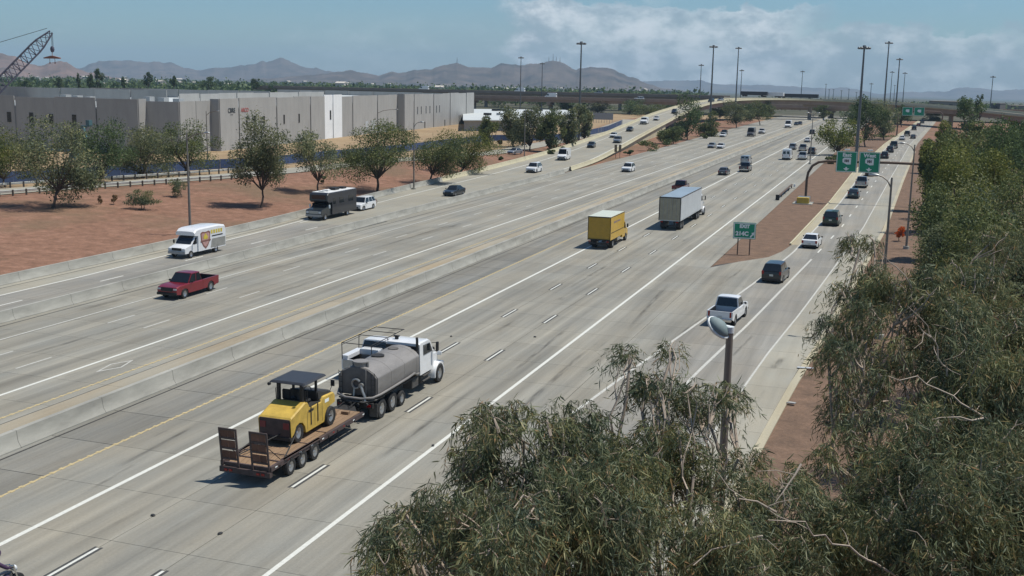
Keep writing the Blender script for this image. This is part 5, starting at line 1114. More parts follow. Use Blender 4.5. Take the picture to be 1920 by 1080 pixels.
# ---------------- pneumatic roller
def roller(label, loc, rz=0.0):
    t = thing('pneumatic_roller', label, 'road roller', loc, rz)   # faces +Y, stands on its tyres
    YP = mat('machine_yellow', (.50, .335, .06), .55, var=.24, scale=2.2, coat=.05)
    w = .86
    b = MB(); out = [(-2.05, .42), (-2.1, 1.28), (-2.02, 1.36), (-.78, 1.78), (-.55, 1.74), (-.35, 1.42), (.75, 1.42), (.95, 1.62), (2.0, 1.58), (2.1, 1.45), (2.12, 1.05), (1.35, .95), (1.0, .32), (-.75, .30), (-.82, .62), (-1.05, .88), (-1.35, .95), (-1.65, .86), (-1.85, .55)]
    rings = []
    for x, k in ((-w, .05), (-w+.08, 0), (w-.08, 0), (w, .05)): rings.append([(x, y-(k if y < -1.9 else 0), z-(k if z > 1.2 else 0)) for y, z in out])
    b.loft(rings); b.obj('body', YP, t, smooth=25)
    MB().box((0, -2.125, .86), (w*1.86, .05, .86)).obj('radiator_grille', RUSTP, t)
    for s in (-1, 1): MB().box((s*.62, -2.16, .98), (.3, .03, .3)).obj('tail_light', mat('machine_red', (.2, .03, .03), .5), t)
    MB().b2((-w, -2.2, .28), (w, -1.95, .44)).obj('rear_bumper', DKM, t)
    g = MB(); g.slab([(-.34, -1.62), (.1, -1.72), (.34, -1.55), (.3, -1.3), (-.2, -1.25), (-.36, -1.4)], 0, .02); o = g.obj('air_intake', RUSTP, t); o.rotation_euler = (math.atan2(.42, 1.24), 0, 0); o.location = (0, .10, 2.02)
    # tyres: four behind, five in front
    for k, x in enumerate((-.66, -.22, .22, .66)):
        ty, rm = wheel_mesh(.45, .34); q = link('wheel', ty, t, (x, -1.35, .45)); link('rim', rm, q)
    for k, x in enumerate((-.8, -.4, 0, .4, .8)):
        ty, rm = wheel_mesh(.48, .34); q = link('wheel', ty, t, (x, 1.55, .48)); link('rim', rm, q)
    b = MB(); b.b2((-.25, 1.0, .95), (.25, 2.0, 1.05)); b.b2((-.95, 1.45, .46), (.95, 1.62, .52)); b.obj('front_axle', DKM, t)
    # deck, console, seats
    b = MB(); b.b2((-w+.05, -.5, 1.425), (w-.05, .78, 1.47)); b.obj('operator_deck', DKM, t)
    b = MB(); b.hexa([(-.78, .6, 1.47), (.78, .6, 1.47), (.8, 1.98, 1.58), (-.8, 1.98, 1.58), (-.78, .5, 1.98), (.78, .5, 1.98), (.72, 1.9, 1.7), (-.72, 1.9, 1.7)]); b.obj('front_cowl', SEATK, t, bevel=.05)
    for x in (-.4, .4):
        b = MB(); b.b2((x-.24, -.32, 1.6), (x+.24, .16, 1.74)); b.b2((x-.23, -.4, 1.7), (x+.23, -.28, 2.2)); b.cyl((x, -.1, 1.47), (x, -.1, 1.62), .1, n=8); b.obj('seat', SEATK, t, bevel=.04)
    b = MB(); b.tube([(.3+.2*math.cos(a), .42+.06*math.sin(a), 2.02+.19*math.sin(a)) for a in np.linspace(0, 2*PI, 15)], .022, 6); b.cyl((.3, .42, 2.02), (.3, .6, 1.9), .03, n=6); b.obj('steering_wheel', BLK, t)
    b = MB(); [bar(b, [(s*.8, -.62, 1.7), (s*.8, -.66, 2.3), (s*.8, -.5, 2.3), (s*.8, -.44, 1.5)], .022) for s in (-1, 1)]; b.obj('grab_rail', BLK, t)
    b = MB(); [b.b2((s*.62-.07, -.76, 1.6), (s*.62+.07, -.6, 2.66)) for s in (-1, 1)]; b.b2((-.7, -.74, 1.66), (.7, -.62, 1.76)); b.obj('rops_post', BLK, t)
    b = MB(); [b.b2((s*.62-.05, .62, 1.9), (s*.62+.05, .72, 2.66)) for s in (-1, 1)]; b.obj('front_post', BLK, t)
    b = MB(); b.hexa([(-.98, -1.0, 2.64), (.98, -1.0, 2.64), (.98, 1.15, 2.64), (-.98, 1.15, 2.64), (-.88, -.9, 2.75), (.88, -.9, 2.75), (.88, 1.05, 2.75), (-.88, 1.05, 2.75)]); b.obj('canopy', mat('canopy_black', (.035, .037, .042), .45, var=.15, scale=4), t, bevel=.03)
    b = MB(); b.cyl((-.9, -1.02, 2.6), (-.9, -1.12, 2.6), .08, n=8); b.cyl((.9, -1.02, 2.6), (.9, -1.12, 2.6), .08, n=8); b.obj('work_light', BLK, t)
    for s in (-1, 1):
        b = MB(); bar(b, [(s*.7, 1.85, 1.6), (s*.78, 2.0, 1.9)], .018); b.box((s*.8, 2.02, 2.02), (.2, .05, .3)); b.obj('mirror', BLK, t)
    b = MB(); [b.b2((w-.0, y, .55), (w+.03, y+.06, 1.45)) for y in (-.3, .35)]; b.obj('ladder_rail', BLK, t)
    for s in (-1, 1):
        for y in (-.62, .1, .82): MB().b2((s*(w+.001), y, .42), (s*(w+.006), y+.018, 1.3)).obj('panel_seam', DKM, t)
        MB().b2((s*(w+.001), -.5, 1.2), (s*(w+.007), .0, 1.32)).obj('decal', BLK, t); MB().b2((s*(w+.001), 1.1, 1.25), (s*(w+.007), 1.5, 1.42)).obj('decal', SIGNW, t)
        b = MB(); bar(b, [(s*.5, 1.1, 1.0), (s*.62, 1.35, .8), (s*.45, 1.6, .95), (s*.3, 1.9, 1.1)], .03); b.obj('hydraulic_hose', BLK, t)
    return t
roller('yellow rubber-tyred road roller with black canopy chained on the trailer', (-26.6, 45.35, .895), 0)
# ---------------- white utility pickup with ladder rack
def utility(label, loc):
    t = PICKUP.place('utility_truck', label, 'truck', loc, 0, P_WHITE, scale=1.03)
    WB = P_WHITE
    for s in (-1, 1):
        MB().b2((s*1.0, -2.85, 1.16), (s*.6, -.85, 1.42)).obj('side_tool_box', WB, t, bevel=.02)
    MB().b2((-.6, -1.3, 1.16), (.6, -.72, 1.5)).obj('cross_tool_box', WB, t, bevel=.02)
    b = MB(); z = 2.18
    for s in (-1, 1):
        bar(b, [(s*.95, -2.85, 1.2), (s*.95, -2.9, z), (s*.95, -.5, z), (s*.92, 1.6, z+.02)], .026); bar(b, [(s*.95, -.75, 1.2), (s*.95, -.72, z)], .026)
        bar(b, [(s*.95, -2.9, z-.12), (s*.95, -.5, z-.12)], .015)
    for y in (-2.9, -.72, .5, 1.6): bar(b, [(-.95, y, z), (.95, y, z)], .026)
    b.obj('ladder_rack', BLK, t); MB().box((0, -2.97, .95), (1.7, .02, .5)).obj('tailgate_panel', P_SILVER, t); return t
utility('white utility pickup with a black ladder rack beside the water truck', (-29.75, 60.6, 0))
# ---------------- box truck and tractor-trailer
def wheels_dual(pr, y, w, r=.5):
    for s in (-1, 1): pr.wheel(s*(w-.16), y, r, .26); pr.wheel(s*(w-.46), y, r, .26)
def box_truck(label, loc):
    pr = Proto(); w = 1.27; BOXY = mat('box_yellow', (.56, .345, .035), .45, var=.08, scale=1, coat=.2); BOXD = mat('box_door_yellow', (.47, .275, .03), .5, var=.1, scale=2)
    b = MB(); [b.b2((s*.38-.06, -3.9, .75), (s*.38+.06, 3.6, .95)) for s in (-1, 1)]; pr.mb('frame_rail', b, DKM)
    b = MB(); b.b2((-w, -3.95, 1.0), (w, 2.2, 3.50)); bi = pr.mb('cargo_box', b, BOXY)
    pr.mb('roof', MB().b2((-w+.03, -3.92, 3.503), (w-.03, 2.17, 3.53)), P_CREAM, sub=bi)
    b = MB(); [b.b2((s*w-.03*s-.03, -3.98, 1.0), (s*w-.03*s+.03, -3.93, 3.5)) for s in (-1, 1)]; pr.mb('corner_post', b, BLK, sub=bi)
    b = MB(); b.b2((-w, -3.975, 3.42), (w, -3.945, 3.52)); b.b2((w-.002, -3.95, 3.44), (w+.012, 2.2, 3.51)); b.b2((-w-.012, -3.95, 3.44), (-w+.002, 2.2, 3.51)); pr.mb('roof_rail', b, BLK, sub=bi)
    for k in range(6): pr.mb('door_slat', MB().b2((-w+.12, -3.985, 1.1+k*.38), (w-.12, -3.955, 1.46+k*.38)), BOXD, sub=bi)
    b = MB()
    for k in range(16): b.b2((w+.004, -3.7+k*.36, 1.72), (w+.014, -3.7+k*.36+.26, 1.80)); 
    pr.mb('lettering_strip', b, BLK, sub=bi)
    TXT = mat('faded_lettering', (.24, .17, .16), .6)
    b = MB()
    for y0_, y1_, z0_, z1_ in ((-2.6, -1.7, 2.72, 2.92), (-1.5, -1.1, 2.7, 2.94), (-.9, .3, 2.74, 2.9)): b.b2((w+.004, y0_, z0_), (w+.012, y1_, z1_))
    pr.mb('faded_lettering', b, TXT, sub=bi)
    b = MB(); b.b2((-1.1, -4.15, .55), (1.1, -3.98, .72)); b.b2((-1.25, -4.1, .98), (1.25, -3.97, 1.08)); [b.b2((x-.04, -4.12, .6), (x+.04, -4.0, 1.0)) for x in (-.7, .7)]; pr.mb('rear_bumper', b, DKM)
    [pr.mb('tail_light', MB().box((s*1.0, -4.13, .85), (.25, .06, .12)), TL) for s in (-1, 1)]
    # cab-over van style nose
    prof = [(2.32, .7), (2.32, 2.25), (2.5, 2.36), (3.3, 2.34), (3.55, 2.2), (4.05, 1.5), (4.75, 1.3), (4.85, 1.1), (4.85, .55), (2.32, .55)]
    b = MB(); rings = [[(x, y, z-(.05*k if z > 2 else 0)) for y, z in prof] for x, k in ((-1.05, 1), (-.95, 0), (.95, 0), (1.05, 1))]; b.loft(rings); pr.mb('cab', b, P_WHITE, smooth=30, paint=True)
    for s in (-1, 1):
        p = [Vector((s*1.055, y, z)) for y, z in ((2.7, 1.5), (3.85, 1.5), (3.42, 2.18), (2.7, 2.2))]; b = MB(); b.loft([p, [v-Vector((s*.05, 0, 0)) for v in p]]); pr.mb('side_window', b, GLASS)
        pr.mb('mirror', MB().box((s*1.3, 3.75, 1.75), (.16, .14, .45)), BLK, bevel=.03); pr.wheel(s*.98, 3.95, .44, .26)
        pr.mb('headlight', MB().box((s*.82, 4.84, .95), (.3, .06, .2)), HL)
    p = [Vector(v) for v in ((-.95, 4.05, 1.56), (.95, 4.05, 1.56), (.88, 3.62, 2.2), (-.88, 3.62, 2.2))]; n = Vector((0, 1, .7)); b = MB(); b.loft([[v+n*.03 for v in p], [v-n*.03 for v in p]]); pr.mb('windshield', b, GLASS)
    pr.mb('front_bumper', MB().box((0, 4.9, .62), (2.1, .16, .26)), CHR, bevel=.04)
    wheels_dual(pr, -2.3, 1.2, .47); b = MB(); b.b2((.9, -.6, .55), (1.2, .8, .95)); pr.mb('fuel_tank', b, CHR, bevel=.05); [pr.mb('mud_flap', MB().b2((s*.75, -3.0, .2), (s*1.2, -2.96, .9)), BLK) for s in (-1, 1)]
    return pr.place('box_truck', label, 'truck', loc, 0, P_YEL)
box_truck('yellow box truck with a pale roof driving ahead in the middle lane', (-30.15, 119.0, 0))
def semi(label, loc):
    pr = Proto(); w = 1.3; TW = mat('trailer_white_panel', (.52, .555, .57), .4, var=.06, scale=.6, rand=.02); TR = mat('trailer_roof_aluminium', (.30, .37, .42), .45, metal=.3, var=.12, scale=.4); TD = mat('trailer_door_dirty', (.34, .315, .235), .5, metal=.15, var=.18, scale=1.5)
    b = MB(); b.b2((-w, -10.6, 1.15), (w, 4.0, 4.05)); bi = pr.mb('trailer_body', b, TW)
    for k in range(24):
        for s in (-1, 1): pr.mb('side_panel', MB().b2((s*(w+.001), -10.55+k*.605, 1.3), (s*(w+.018), -10.55+k*.605+.585, 3.95)), TW, sub=bi)
    pr.mb('trailer_roof', MB().b2((-w+.04, -10.56, 4.053), (w-.04, 3.96, 4.08)), TR, sub=bi)
    b = MB(); b.b2((-w-.02, -10.63, 3.93), (w+.02, -10.6, 4.09)); [b.b2((s*w-.06, -10.64, 1.15), (s*w+.06, -10.605, 4.05)) for s in (-1, 1)]; [b.b2((s*w-.02, -10.6, 3.97), (s*w+.022, 4.0, 4.09)) for s in (-1, 1)]; pr.mb('frame_edge', b, DIRTY, sub=bi)
    for s in (-1, 1): pr.mb('rear_door', MB().b2((s*.01, -10.63, 1.25), (s*(w-.07), -10.605, 3.92)), TD, sub=bi)
    b = MB(); [b.cyl((x, -10.66, 1.25), (x, -10.66, 3.9), .025, n=6) for x in (-.8, -.3, .3, .8)]; pr.mb('lock_rod', b, STEEL, sub=bi)
    b = MB(); b.b2((-1.15, -10.62, .5), (1.15, -10.5, .65)); [b.b2((x-.05, -10.6, .55), (x+.05, -10.5, 1.15)) for x in (-.6, .6)]; pr.mb('rear_guard', b, DKM); [pr.mb('tail_light', MB().box((s*.95, -10.65, 1.02), (.3, .05, .14)), TL) for s in (-1, 1)]
    b = MB(); [b.b2((s*.5-.06, -10.4, .85), (s*.5+.06, 3.5, 1.15)) for s in (-1, 1)]; pr.mb('underframe', b, DKM)
    for y in (-9.2, -7.95): wheels_dual(pr, y, 1.25, .5)
    [pr.mb('mud_flap', MB().b2((s*.75, -10.0, .2), (s*1.22, -9.96, .95)), BLK) for s in (-1, 1)]
    b = MB(); [b.cyl((s*.9, .6, .25), (s*.9, .6, 1.15), .08, n=6) for s in (-1, 1)]; pr.mb('landing_gear', b, DKM)
    truck_cab(pr, 4.9, 1.12, 1.05, 3.0, 1.75, 2.1, wr=.52)
    b = MB(); b.b2((-.45, 1.2, .75), (-.33, 9.6, 1.0)); b.b2((.33, 1.2, .75), (.45, 9.6, 1.0)); pr.mb('tractor_frame', b, DKM)
    for y in (2.0, 3.3): wheels_dual(pr, y, 1.22, .5)
    b = MB(); b.hexa([(-1.05, 4.55, 2.7), (1.05, 4.55, 2.7), (1.0, 6.4, 3.02), (-1.0, 6.4, 3.02), (-1.05, 4.55, 3.75), (1.05, 4.55, 3.75), (.95, 6.1, 3.12), (-.95, 6.1, 3.12)]); pr.mb('roof_fairing', b, P_WHITE, bevel=.08); b = MB(); [b.cyl((s*1.0, 4.75, 1.2), (s*1.0, 4.75, 3.7), .08, n=8) for s in (-1, 1)]; pr.mb('exhaust_stack', b, CHR, smooth=40)
    return pr.place('semi_trailer_truck', label, 'truck', loc, 0, P_WHITE)
semi('white tractor-trailer with a grey-blue trailer roof ahead of the yellow box truck', (-26.25, 144.4, 0))
# ---------------- shuttle bus, motorhome
def shuttle(label, loc, rz):
    pr = Proto(); w = 1.1; WM = P_WHITE
    prof = [(-3.4, .5), (-3.45, 2.2), (-3.3, 2.68), (-2.2, 2.82), (1.0, 2.8), (1.55, 2.72), (1.9, 2.48), (1.86, 2.12), (1.3, 2.06), (1.3, .5)]
    b = MB(); rings = []
    for x, k in ((-w, 1), (-w+.12, 0), (-.5, -.3), (.5, -.3), (w-.12, 0), (w, 1)): rings.append([(x, y, z-(.14*k if z > 2.4 else 0)) for y, z in prof])
    b.loft(rings); bi = pr.mb('bus_body', b, WM, smooth=30)
    hl = 3.35; prof = [(1.32, .5), (1.32, 2.02), (1.55, 2.05), (2.25, 1.32), (hl-.15, 1.12), (hl, .98), (hl, .5)]
    b = MB(); rings = [[(x, y, z-(.05*k if z > 1 else 0)) for y, z in prof] for x, k in ((-.98, 1), (-.88, 0), (.88, 0), (.98, 1))]; b.loft(rings); pr.mb('cab', b, WM, smooth=30)
    p = [Vector(v) for v in ((-.86, 2.27, 1.36), (.86, 2.27, 1.36), (.8, 1.62, 2.03), (-.8, 1.62, 2.03))]; n = Vector((0, .7, .7)); b = MB(); b.loft([[v+n*.03 for v in p], [v-n*.03 for v in p]]); pr.mb('windshield', b, GLASS)
    for s in (-1, 1):
        p = [Vector((s*.99, y, z)) for y, z in ((1.4, 1.3), (2.15, 1.3), (1.6, 1.95), (1.4, 1.95))]; b = MB(); b.loft([p, [v-Vector((s*.05, 0, 0)) for v in p]]); pr.mb('side_window', b, GLASS)
        pr.mb('headlight', MB().box((s*.78, hl-.0, .92), (.3, .08, .2)), HL); pr.mb('mirror', MB().box((s*1.2, 2.1, 1.5), (.14, .15, .36)), BLK, bevel=.03)
        pr.wheel(s*.92, 2.45, .37, .25); pr.wheel(s*.96, -1.7, .37, .28)
    pr.mb('grille', MB().box((0, hl+.0, .93), (1.1, .08, .26)), BLK); pr.mb('front_bumper', MB().box((0, hl+.06, .6), (1.95, .16, .26)), SIGNB, bevel=.04)
    # printed shield and yellow lettering on the side that faces the freeway
    SH1 = mat('shield_brown', (.22, .10, .075), .5); SH2 = mat('shield_pink', (.46, .27, .24), .5, var=.3, scale=5); LYEL = mat('bus_lettering_yellow', (.6, .47, .06), .5, var=.2, scale=4)
    def dec(poly, m, o, nm):
        b = MB(); b.loft([[(w+.004+o, y, z) for y, z in poly], [(w+.012+o, y, z) for y, z in poly]]); b2 = MB(); b2.loft([[(-w-.004-o, y, z) for y, z in poly], [(-w-.012-o, y, z) for y, z in poly]]); pr.mb(nm, b, m, sub=bi); pr.mb(nm, b2, m, sub=bi)
    sh = [(-.85, 2.25), (-.55, 2.4), (0, 2.32), (.55, 2.4), (.85, 2.25), (.75, 1.4), (.4, .9), (0, .62), (-.4, .9), (-.75, 1.4)]
    dec([(y*1.0+.1, z) for y, z in sh], SH1, 0, 'shield_emblem'); dec([(y*.8+.1, 1.55+(z-1.55)*.8) for y, z in sh], SH2, .01, 'shield_emblem'); dec([(-.3, 1.8), (.1, 2.2), (.5, 1.8), (.35, 1.6), (-.2, 1.6)], LYEL, .02, 'shield_emblem'); dec([(-.75, 1.38), (.95, 1.38), (.95, 1.52), (-.75, 1.52)], SH1, .025, 'shield_emblem')
    for k in range(5): dec([(-1.15-k*.42, 2.02), (-.85-k*.42, 2.02), (-.85-k*.42, 2.4), (-1.15-k*.42, 2.4)], LYEL, 0, 'yellow_lettering')
    dec([(-2.9, 1.72), (-1.0, 1.72), (-1.0, 1.84), (-2.9, 1.84)], BLK, 0, 'side_stripe'); dec([(-3.35, .62), (-.75, .62), (-.95, 1.3), (-1.05, 1.5), (-3.35, 1.5)], mat('printed_grey_panel', (.27, .265, .24), .5, var=.2, scale=2), 0, 'printed_panel')
    return pr.place('shuttle_bus', label, 'bus', loc, rz)
shuttle('white shuttle bus with a brown shield emblem on its side', (-66.35, 94.0, 0), PI)
def motorhome(label, loc, rz):
    pr = Proto(); w = 1.22; DB = mat('motorhome_dark', (.022, .022, .027), .4, var=.25, scale=.8, coat=.4, stretch=(1, .3, 3)); RF = mat('motorhome_roof', (.66, .66, .64), .6)
    prof = [(-4.1, .55), (-4.15, 3.2), (3.1, 3.2), (3.35, 3.0), (3.4, 2.3), (3.05, 2.05), (2.2, 2.05), (2.2, .55)]
    b = MB(); rings = [[(x, y, z-(.05*k if z > 2.8 else 0)) for y, z in prof] for x, k in ((-w, 1), (-w+.07, 0), (w-.07, 0), (w, 1))]; b.loft(rings); bi = pr.mb('coach_body', b, DB, smooth=25)
    pr.mb('roof', MB().b2((-w+.1, -4.05, 3.203), (w-.1, 2.95, 3.25)), RF, sub=bi)
    for y, l_, hh in ((-2.6, .9, .24), (-.6, 1.2, .3), (1.2, .7, .18), (2.3, .5, .12)): pr.mb('roof_vent', MB().box((.1*(y > 0), y, 3.25+hh/2), (.8, l_, hh)), BLK if l_ > .8 else RF, bevel=.04, sub=bi)
    hl = 4.6; prof = [(2.22, .5), (2.22, 2.0), (2.75, 2.0), (3.3, 1.5), (hl-.1, 1.32), (hl, 1.15), (hl, .5)]
    b = MB(); rings = [[(x, y, z-(.05*k if z > 1.2 else 0)) for y, z in prof] for x, k in ((-1.05, 1), (-.92, 0), (.92, 0), (1.05, 1))]; b.loft(rings); pr.mb('cab', b, P_DSLATE, smooth=30)
    p = [Vector(v) for v in ((-.9, 3.32, 1.5), (.9, 3.32, 1.5), (.86, 2.82, 1.98), (-.86, 2.82, 1.98))]; n = Vector((0, .6, .6)); b = MB(); b.loft([[v+n*.03 for v in p], [v-n*.03 for v in p]]); pr.mb('windshield', b, GLASS)
    pr.mb('bunk_window', MB().b2((-.95, 3.36, 2.45), (.95, 3.41, 2.95)), GLASS, sub=bi)
    for s in (-1, 1):
        for y0_, y1_, z0_, z1_ in ((-3.2, -2.0, 1.8, 2.5), (-.8, .4, 1.8, 2.5), (1.3, 2.0, 1.8, 2.5)): pr.mb('side_window', MB().b2((s*(w+.001), y0_, z0_), (s*(w+.015), y1_, z1_)), GLASS, sub=bi)
        pr.mb('side_window', MB().b2((s*1.06, 2.35, 1.45), (s*1.045, 3.0, 1.92)), GLASS)
        pr.mb('headlight', MB().box((s*.82, hl, 1.0), (.32, .08, .26)), HL); pr.mb('mirror', MB().box((s*1.32, 3.1, 1.6), (.16, .16, .42)), SIGNW, bevel=.03); pr.wheel(s*.98, 3.7, .42, .27); pr.wheel(s*1.05, -1.8, .42, .3)
    pr.mb('grille', MB().box((0, hl+.01, 1.0), (1.2, .08, .34)), STEEL, bevel=.02); pr.mb('front_bumper', MB().box((0, hl+.08, .62), (2.1, .18, .26)), SIGNB, bevel=.05); pr.mb('rear_bumper', MB().box((0, -4.2, .6), (2.3, .16, .22)), DKM)
    return pr.place('motorhome', label, 'motorhome', loc, rz, scale=1.05)
motorhome('dark class C motorhome with a pale roof towing a white SUV', (-69.0, 127.2, 0), PI)
tow = SUV.place('sport_utility', 'white SUV towed behind the dark motorhome with a bicycle on its back', 'SUV', (-69.2, 136.2, 0), PI, P_WHITE)
bk = thing('bicycle', 'dark bicycle strapped on a rack behind the towed white SUV', 'bicycle', (-69.2, 138.95, .5), 0)
b = MB(); 
for x in (-.52, .52): MB().tube([(x+.33*math.cos(a), 0, .35+.33*math.sin(a)) for a in np.linspace(0, 2*PI, 19)], .03, 5).obj('wheel', RUB, bk)
for pts in ([(-.52, 0, .35), (-.15, 0, .9), (.4, 0, .88), (.52, 0, .35)], [(-.15, 0, .9), (0, 0, .35), (.38, 0, .82)], [(-.52, 0, .35), (0, 0, .35)], [(.4, 0, .88), (.36, -.02, 1.02)]): b.tube(pts, .025, 5)
b.obj('frame', BLK, bk); MB().box((-.2, 0, 1.0), (.25, .12, .06)).obj('saddle', BLK, bk); MB().cyl((.36, -.25, 1.03), (.36, .25, 1.03), .02, n=5).obj('handlebar', BLK, bk)
# ---------------- cars and pickups: (proto, name, label, category, u, v on the road, heading, paint, z)
AWAY, TOW = 0.0, PI
def car(pr, name, label, cat, u, v, rz, pm, z=0.0, dx=0.0, dy=0.0, half=2.3, scale=1.0):
    q = at(u, v, z); y = q[1]+(half if rz == AWAY else half)+dy
    return pr.place(name, label, cat, (q[0]+dx, y, z), rz, pm, scale=scale)
PICKUP.place('pickup_truck', 'deep red crew-cab pickup in the outer lane below the shuttle bus', 'pickup', (-54.75, 76.2, 0), PI, P_RED)
SEDAN.place('sedan_car', 'dark teal coupe on the connector ramp behind the motorhome', 'car', (-65.2, 159.5, 0), PI-.02, P_DSLATE, scale=1.04)
def ramp_z(x, y):
    d = np.hypot(_R[:, 0]-x, _R[:, 1]-y); return float(_R[int(d.argmin()), 2])+.02
def on_ramp(pr, name, label, cat, frac, y, pm, rz=None, scale=1.0):
    k = int(np.argmin(np.abs(_R[:115, 1]-y))); p = lerp_edge(frac)[k]; d = _R[min(k+2, NR-1)]-_R[max(k-2, 0)]; a = math.atan2(d[1], d[0])-PI/2
    return pr.place(name, label, cat, (p[0], p[1], p[2]+.02), a+PI if rz is None else a+rz, pm, scale=scale)
on_ramp(SUV, 'sport_utility', 'white SUV leading the queue of cars down the connector ramp', 'SUV', .63, 205, P_WHITE, scale=1.08)
on_ramp(VAN, 'cargo_van', 'white high-roof cargo van on the connector ramp ahead of the dark hatchback', 'van', .50, 241, P_WHITE)
on_ramp(HATCH, 'hatchback_car', 'dark hatchback on the ramp behind the high-roof van', 'car', .42, 281, P_DSLATE)
on_ramp(SUV, 'sport_utility', 'silver SUV near the cream parapet of the ramp beside a white car', 'SUV', .72, 301, P_SILVER, scale=1.02)
on_ramp(SEDAN, 'sedan_car', 'white sedan on the ramp beside the silver SUV', 'car', .36, 318, P_WHITE)
on_ramp(SEDAN, 'sedan_car', 'black sedan climbing down the ramp between white car and white van', 'car', .42, 345, P_BLACK)
on_ramp(SHORTVAN, 'cargo_van', 'white delivery van higher up the connector ramp', 'van', .40, 382, P_WHITE, scale=1.15)
on_ramp(SEDAN, 'sedan_car', 'white sedan with dark windows above the delivery van on the ramp', 'car', .52, 400, P_WHITE)
on_ramp(SUV, 'sport_utility', 'dark SUV on the ramp next to the big dark tree', 'SUV', .60, 441, P_NAVY)
on_ramp(SUV, 'sport_utility', 'dark car on the bend of the flyover', 'SUV', .45, 536, P_BLACK); on_ramp(SEDAN, 'sedan_car', 'silver car following round the flyover bend', 'car', .45, 548, P_SILVER)
# towards the camera on the freeway
car(SUV, 'sport_utility', 'white crossover with black roof in the middle of the oncoming lanes', 'SUV', 1173, 323, TOW, P_WHITE)
car(SEDAN, 'sedan_car', 'grey-white sedan side by side with another oncoming sedan', 'car', 1332, 278, TOW, P_SILVER); car(SEDAN, 'sedan_car', 'white sedan nearer the carpool line beside the grey-white one', 'car', 1349, 279, TOW, P_WHITE)
car(SEDAN, 'sedan_car', 'white car entering from the gravel edge beside the high mast', 'car', 1349, 257, TOW, P_WHITE, dx=.8); car(SUV, 'sport_utility', 'dark SUV just behind the white car near the red gravel', 'SUV', 1353, 253, TOW, P_BLACK, dx=.5)
car(VAN, 'cargo_van', 'tall grey van in the far oncoming lanes', 'van', 1407, 256, TOW, P_GREY, scale=1.15); car(PICKUP, 'pickup_truck', 'white pickup behind the tall grey van', 'pickup', 1427, 251, TOW, P_WHITE)
car(VAN, 'cargo_van', 'white high van near the underpass in the oncoming lanes', 'van', 1477, 240, TOW, P_WHITE, scale=1.2); car(SEDAN, 'sedan_car', 'black car behind the white high van near the underpass', 'car', 1492, 235, TOW, P_BLACK); car(SEDAN, 'sedan_car', 'dark car beside the black one near the underpass', 'car', 1499, 234, TOW, P_NAVY)
# away from the camera on the freeway
car(PICKUP, 'pickup_truck', 'dark red pickup half hidden behind the tractor-trailer', 'pickup', 1270, 362, AWAY, P_DRED, half=2.9)
car(SEDAN, 'sedan_car', 'dark grey sedan in the carpool lane beyond the tractor-trailer', 'car', 1354, 329, AWAY, P_GREY)
car(PICKUP, 'pickup_truck', 'grey pickup close behind a white van in the carpool lane', 'pickup', 1404, 323, AWAY, P_GREY, dx=-1.0); car(SHORTVAN, 'cargo_van', 'silver-white van ahead of the grey pickup', 'van', 1396, 309, AWAY, P_SILVER)
car(VAN, 'cargo_van', 'white van with a pale rear door left of the white pickup', 'van', 1474, 300, AWAY, P_WHITE); car(PICKUP, 'pickup_truck', 'white pickup by the light pole in the outer lane', 'pickup', 1503, 300, AWAY, P_WHITE)
car(SUV, 'sport_utility', 'silver SUV ahead of the white van with the pale door', 'SUV', 1485, 281, AWAY, P_SILVER); car(PICKUP, 'pickup_truck', 'silver work pickup ahead of the white pickup', 'pickup', 1504, 284, AWAY, P_SILVER); car(SEDAN, 'sedan_car', 'white sedan furthest ahead of the silver work pickup', 'car', 1513, 267, AWAY, P_WHITE); car(SUV, 'sport_utility', 'dark SUV half hidden by the far light pole', 'SUV', 1521, 289, AWAY, P_GREY); car(SUV, 'sport_utility', 'dark SUV far ahead beside the roadside tree', 'SUV', 1522, 252, AWAY, P_BLACK)
# exit ramp
def exit_car(pr, name, label, cat, lane, y, pm, half=2.3, scale=1.0):
    a = {0: lambda yy: (C0(yy)+C1(yy))/2, 1: lambda yy: (C1(yy)+C2(yy))/2}[lane]
    return pr.place(name, label, cat, (a(y), y, 0.0), -math.atan2(a(y+5)-a(y-5), 10), pm, scale=scale)
exit_car(PICKUP, 'pickup_truck', 'white crew-cab pickup partly covered by the near lamp head', 'pickup', 0, 84.2, P_WHITE)
exit_car(SUV, 'sport_utility', 'black SUV following the white sedan on the exit ramp', 'SUV', 0, 104.0, P_BLACK)
exit_car(SEDAN, 'sedan_car', 'white sedan on the exit ramp past the gore sign', 'car', 0, 127.8, P_WHITE)
exit_car(SUV, 'sport_utility', 'dark green SUV passing under the gantry shadow', 'SUV', 0, 149.5, P_GREEN, scale=1.08)
exit_car(HATCH, 'hatchback_car', 'teal-grey hatchback approaching the sign gantry', 'car', 0, 187.2, P_TEAL)
exit_car(PICKUP, 'pickup_truck', 'silver pickup just before the green gantry signs', 'pickup', 0, 208, P_SILVER)
exit_car(SEDAN, 'sedan_car', 'dark sedan peeking out below the West sign', 'car', 0, 235, P_BLACK)
exit_car(SUV, 'sport_utility', 'black SUV at the tail of the queue beyond the gantry', 'SUV', 0, 294, P_BLACK); exit_car(SUV, 'sport_utility', 'navy SUV close ahead of the black SUV in the queue', 'SUV', 0, 322, P_NAVY); exit_car(PICKUP, 'pickup_truck', 'teal pickup in the middle of the exit queue', 'pickup', 0, 344, P_TEAL, scale=1.1)
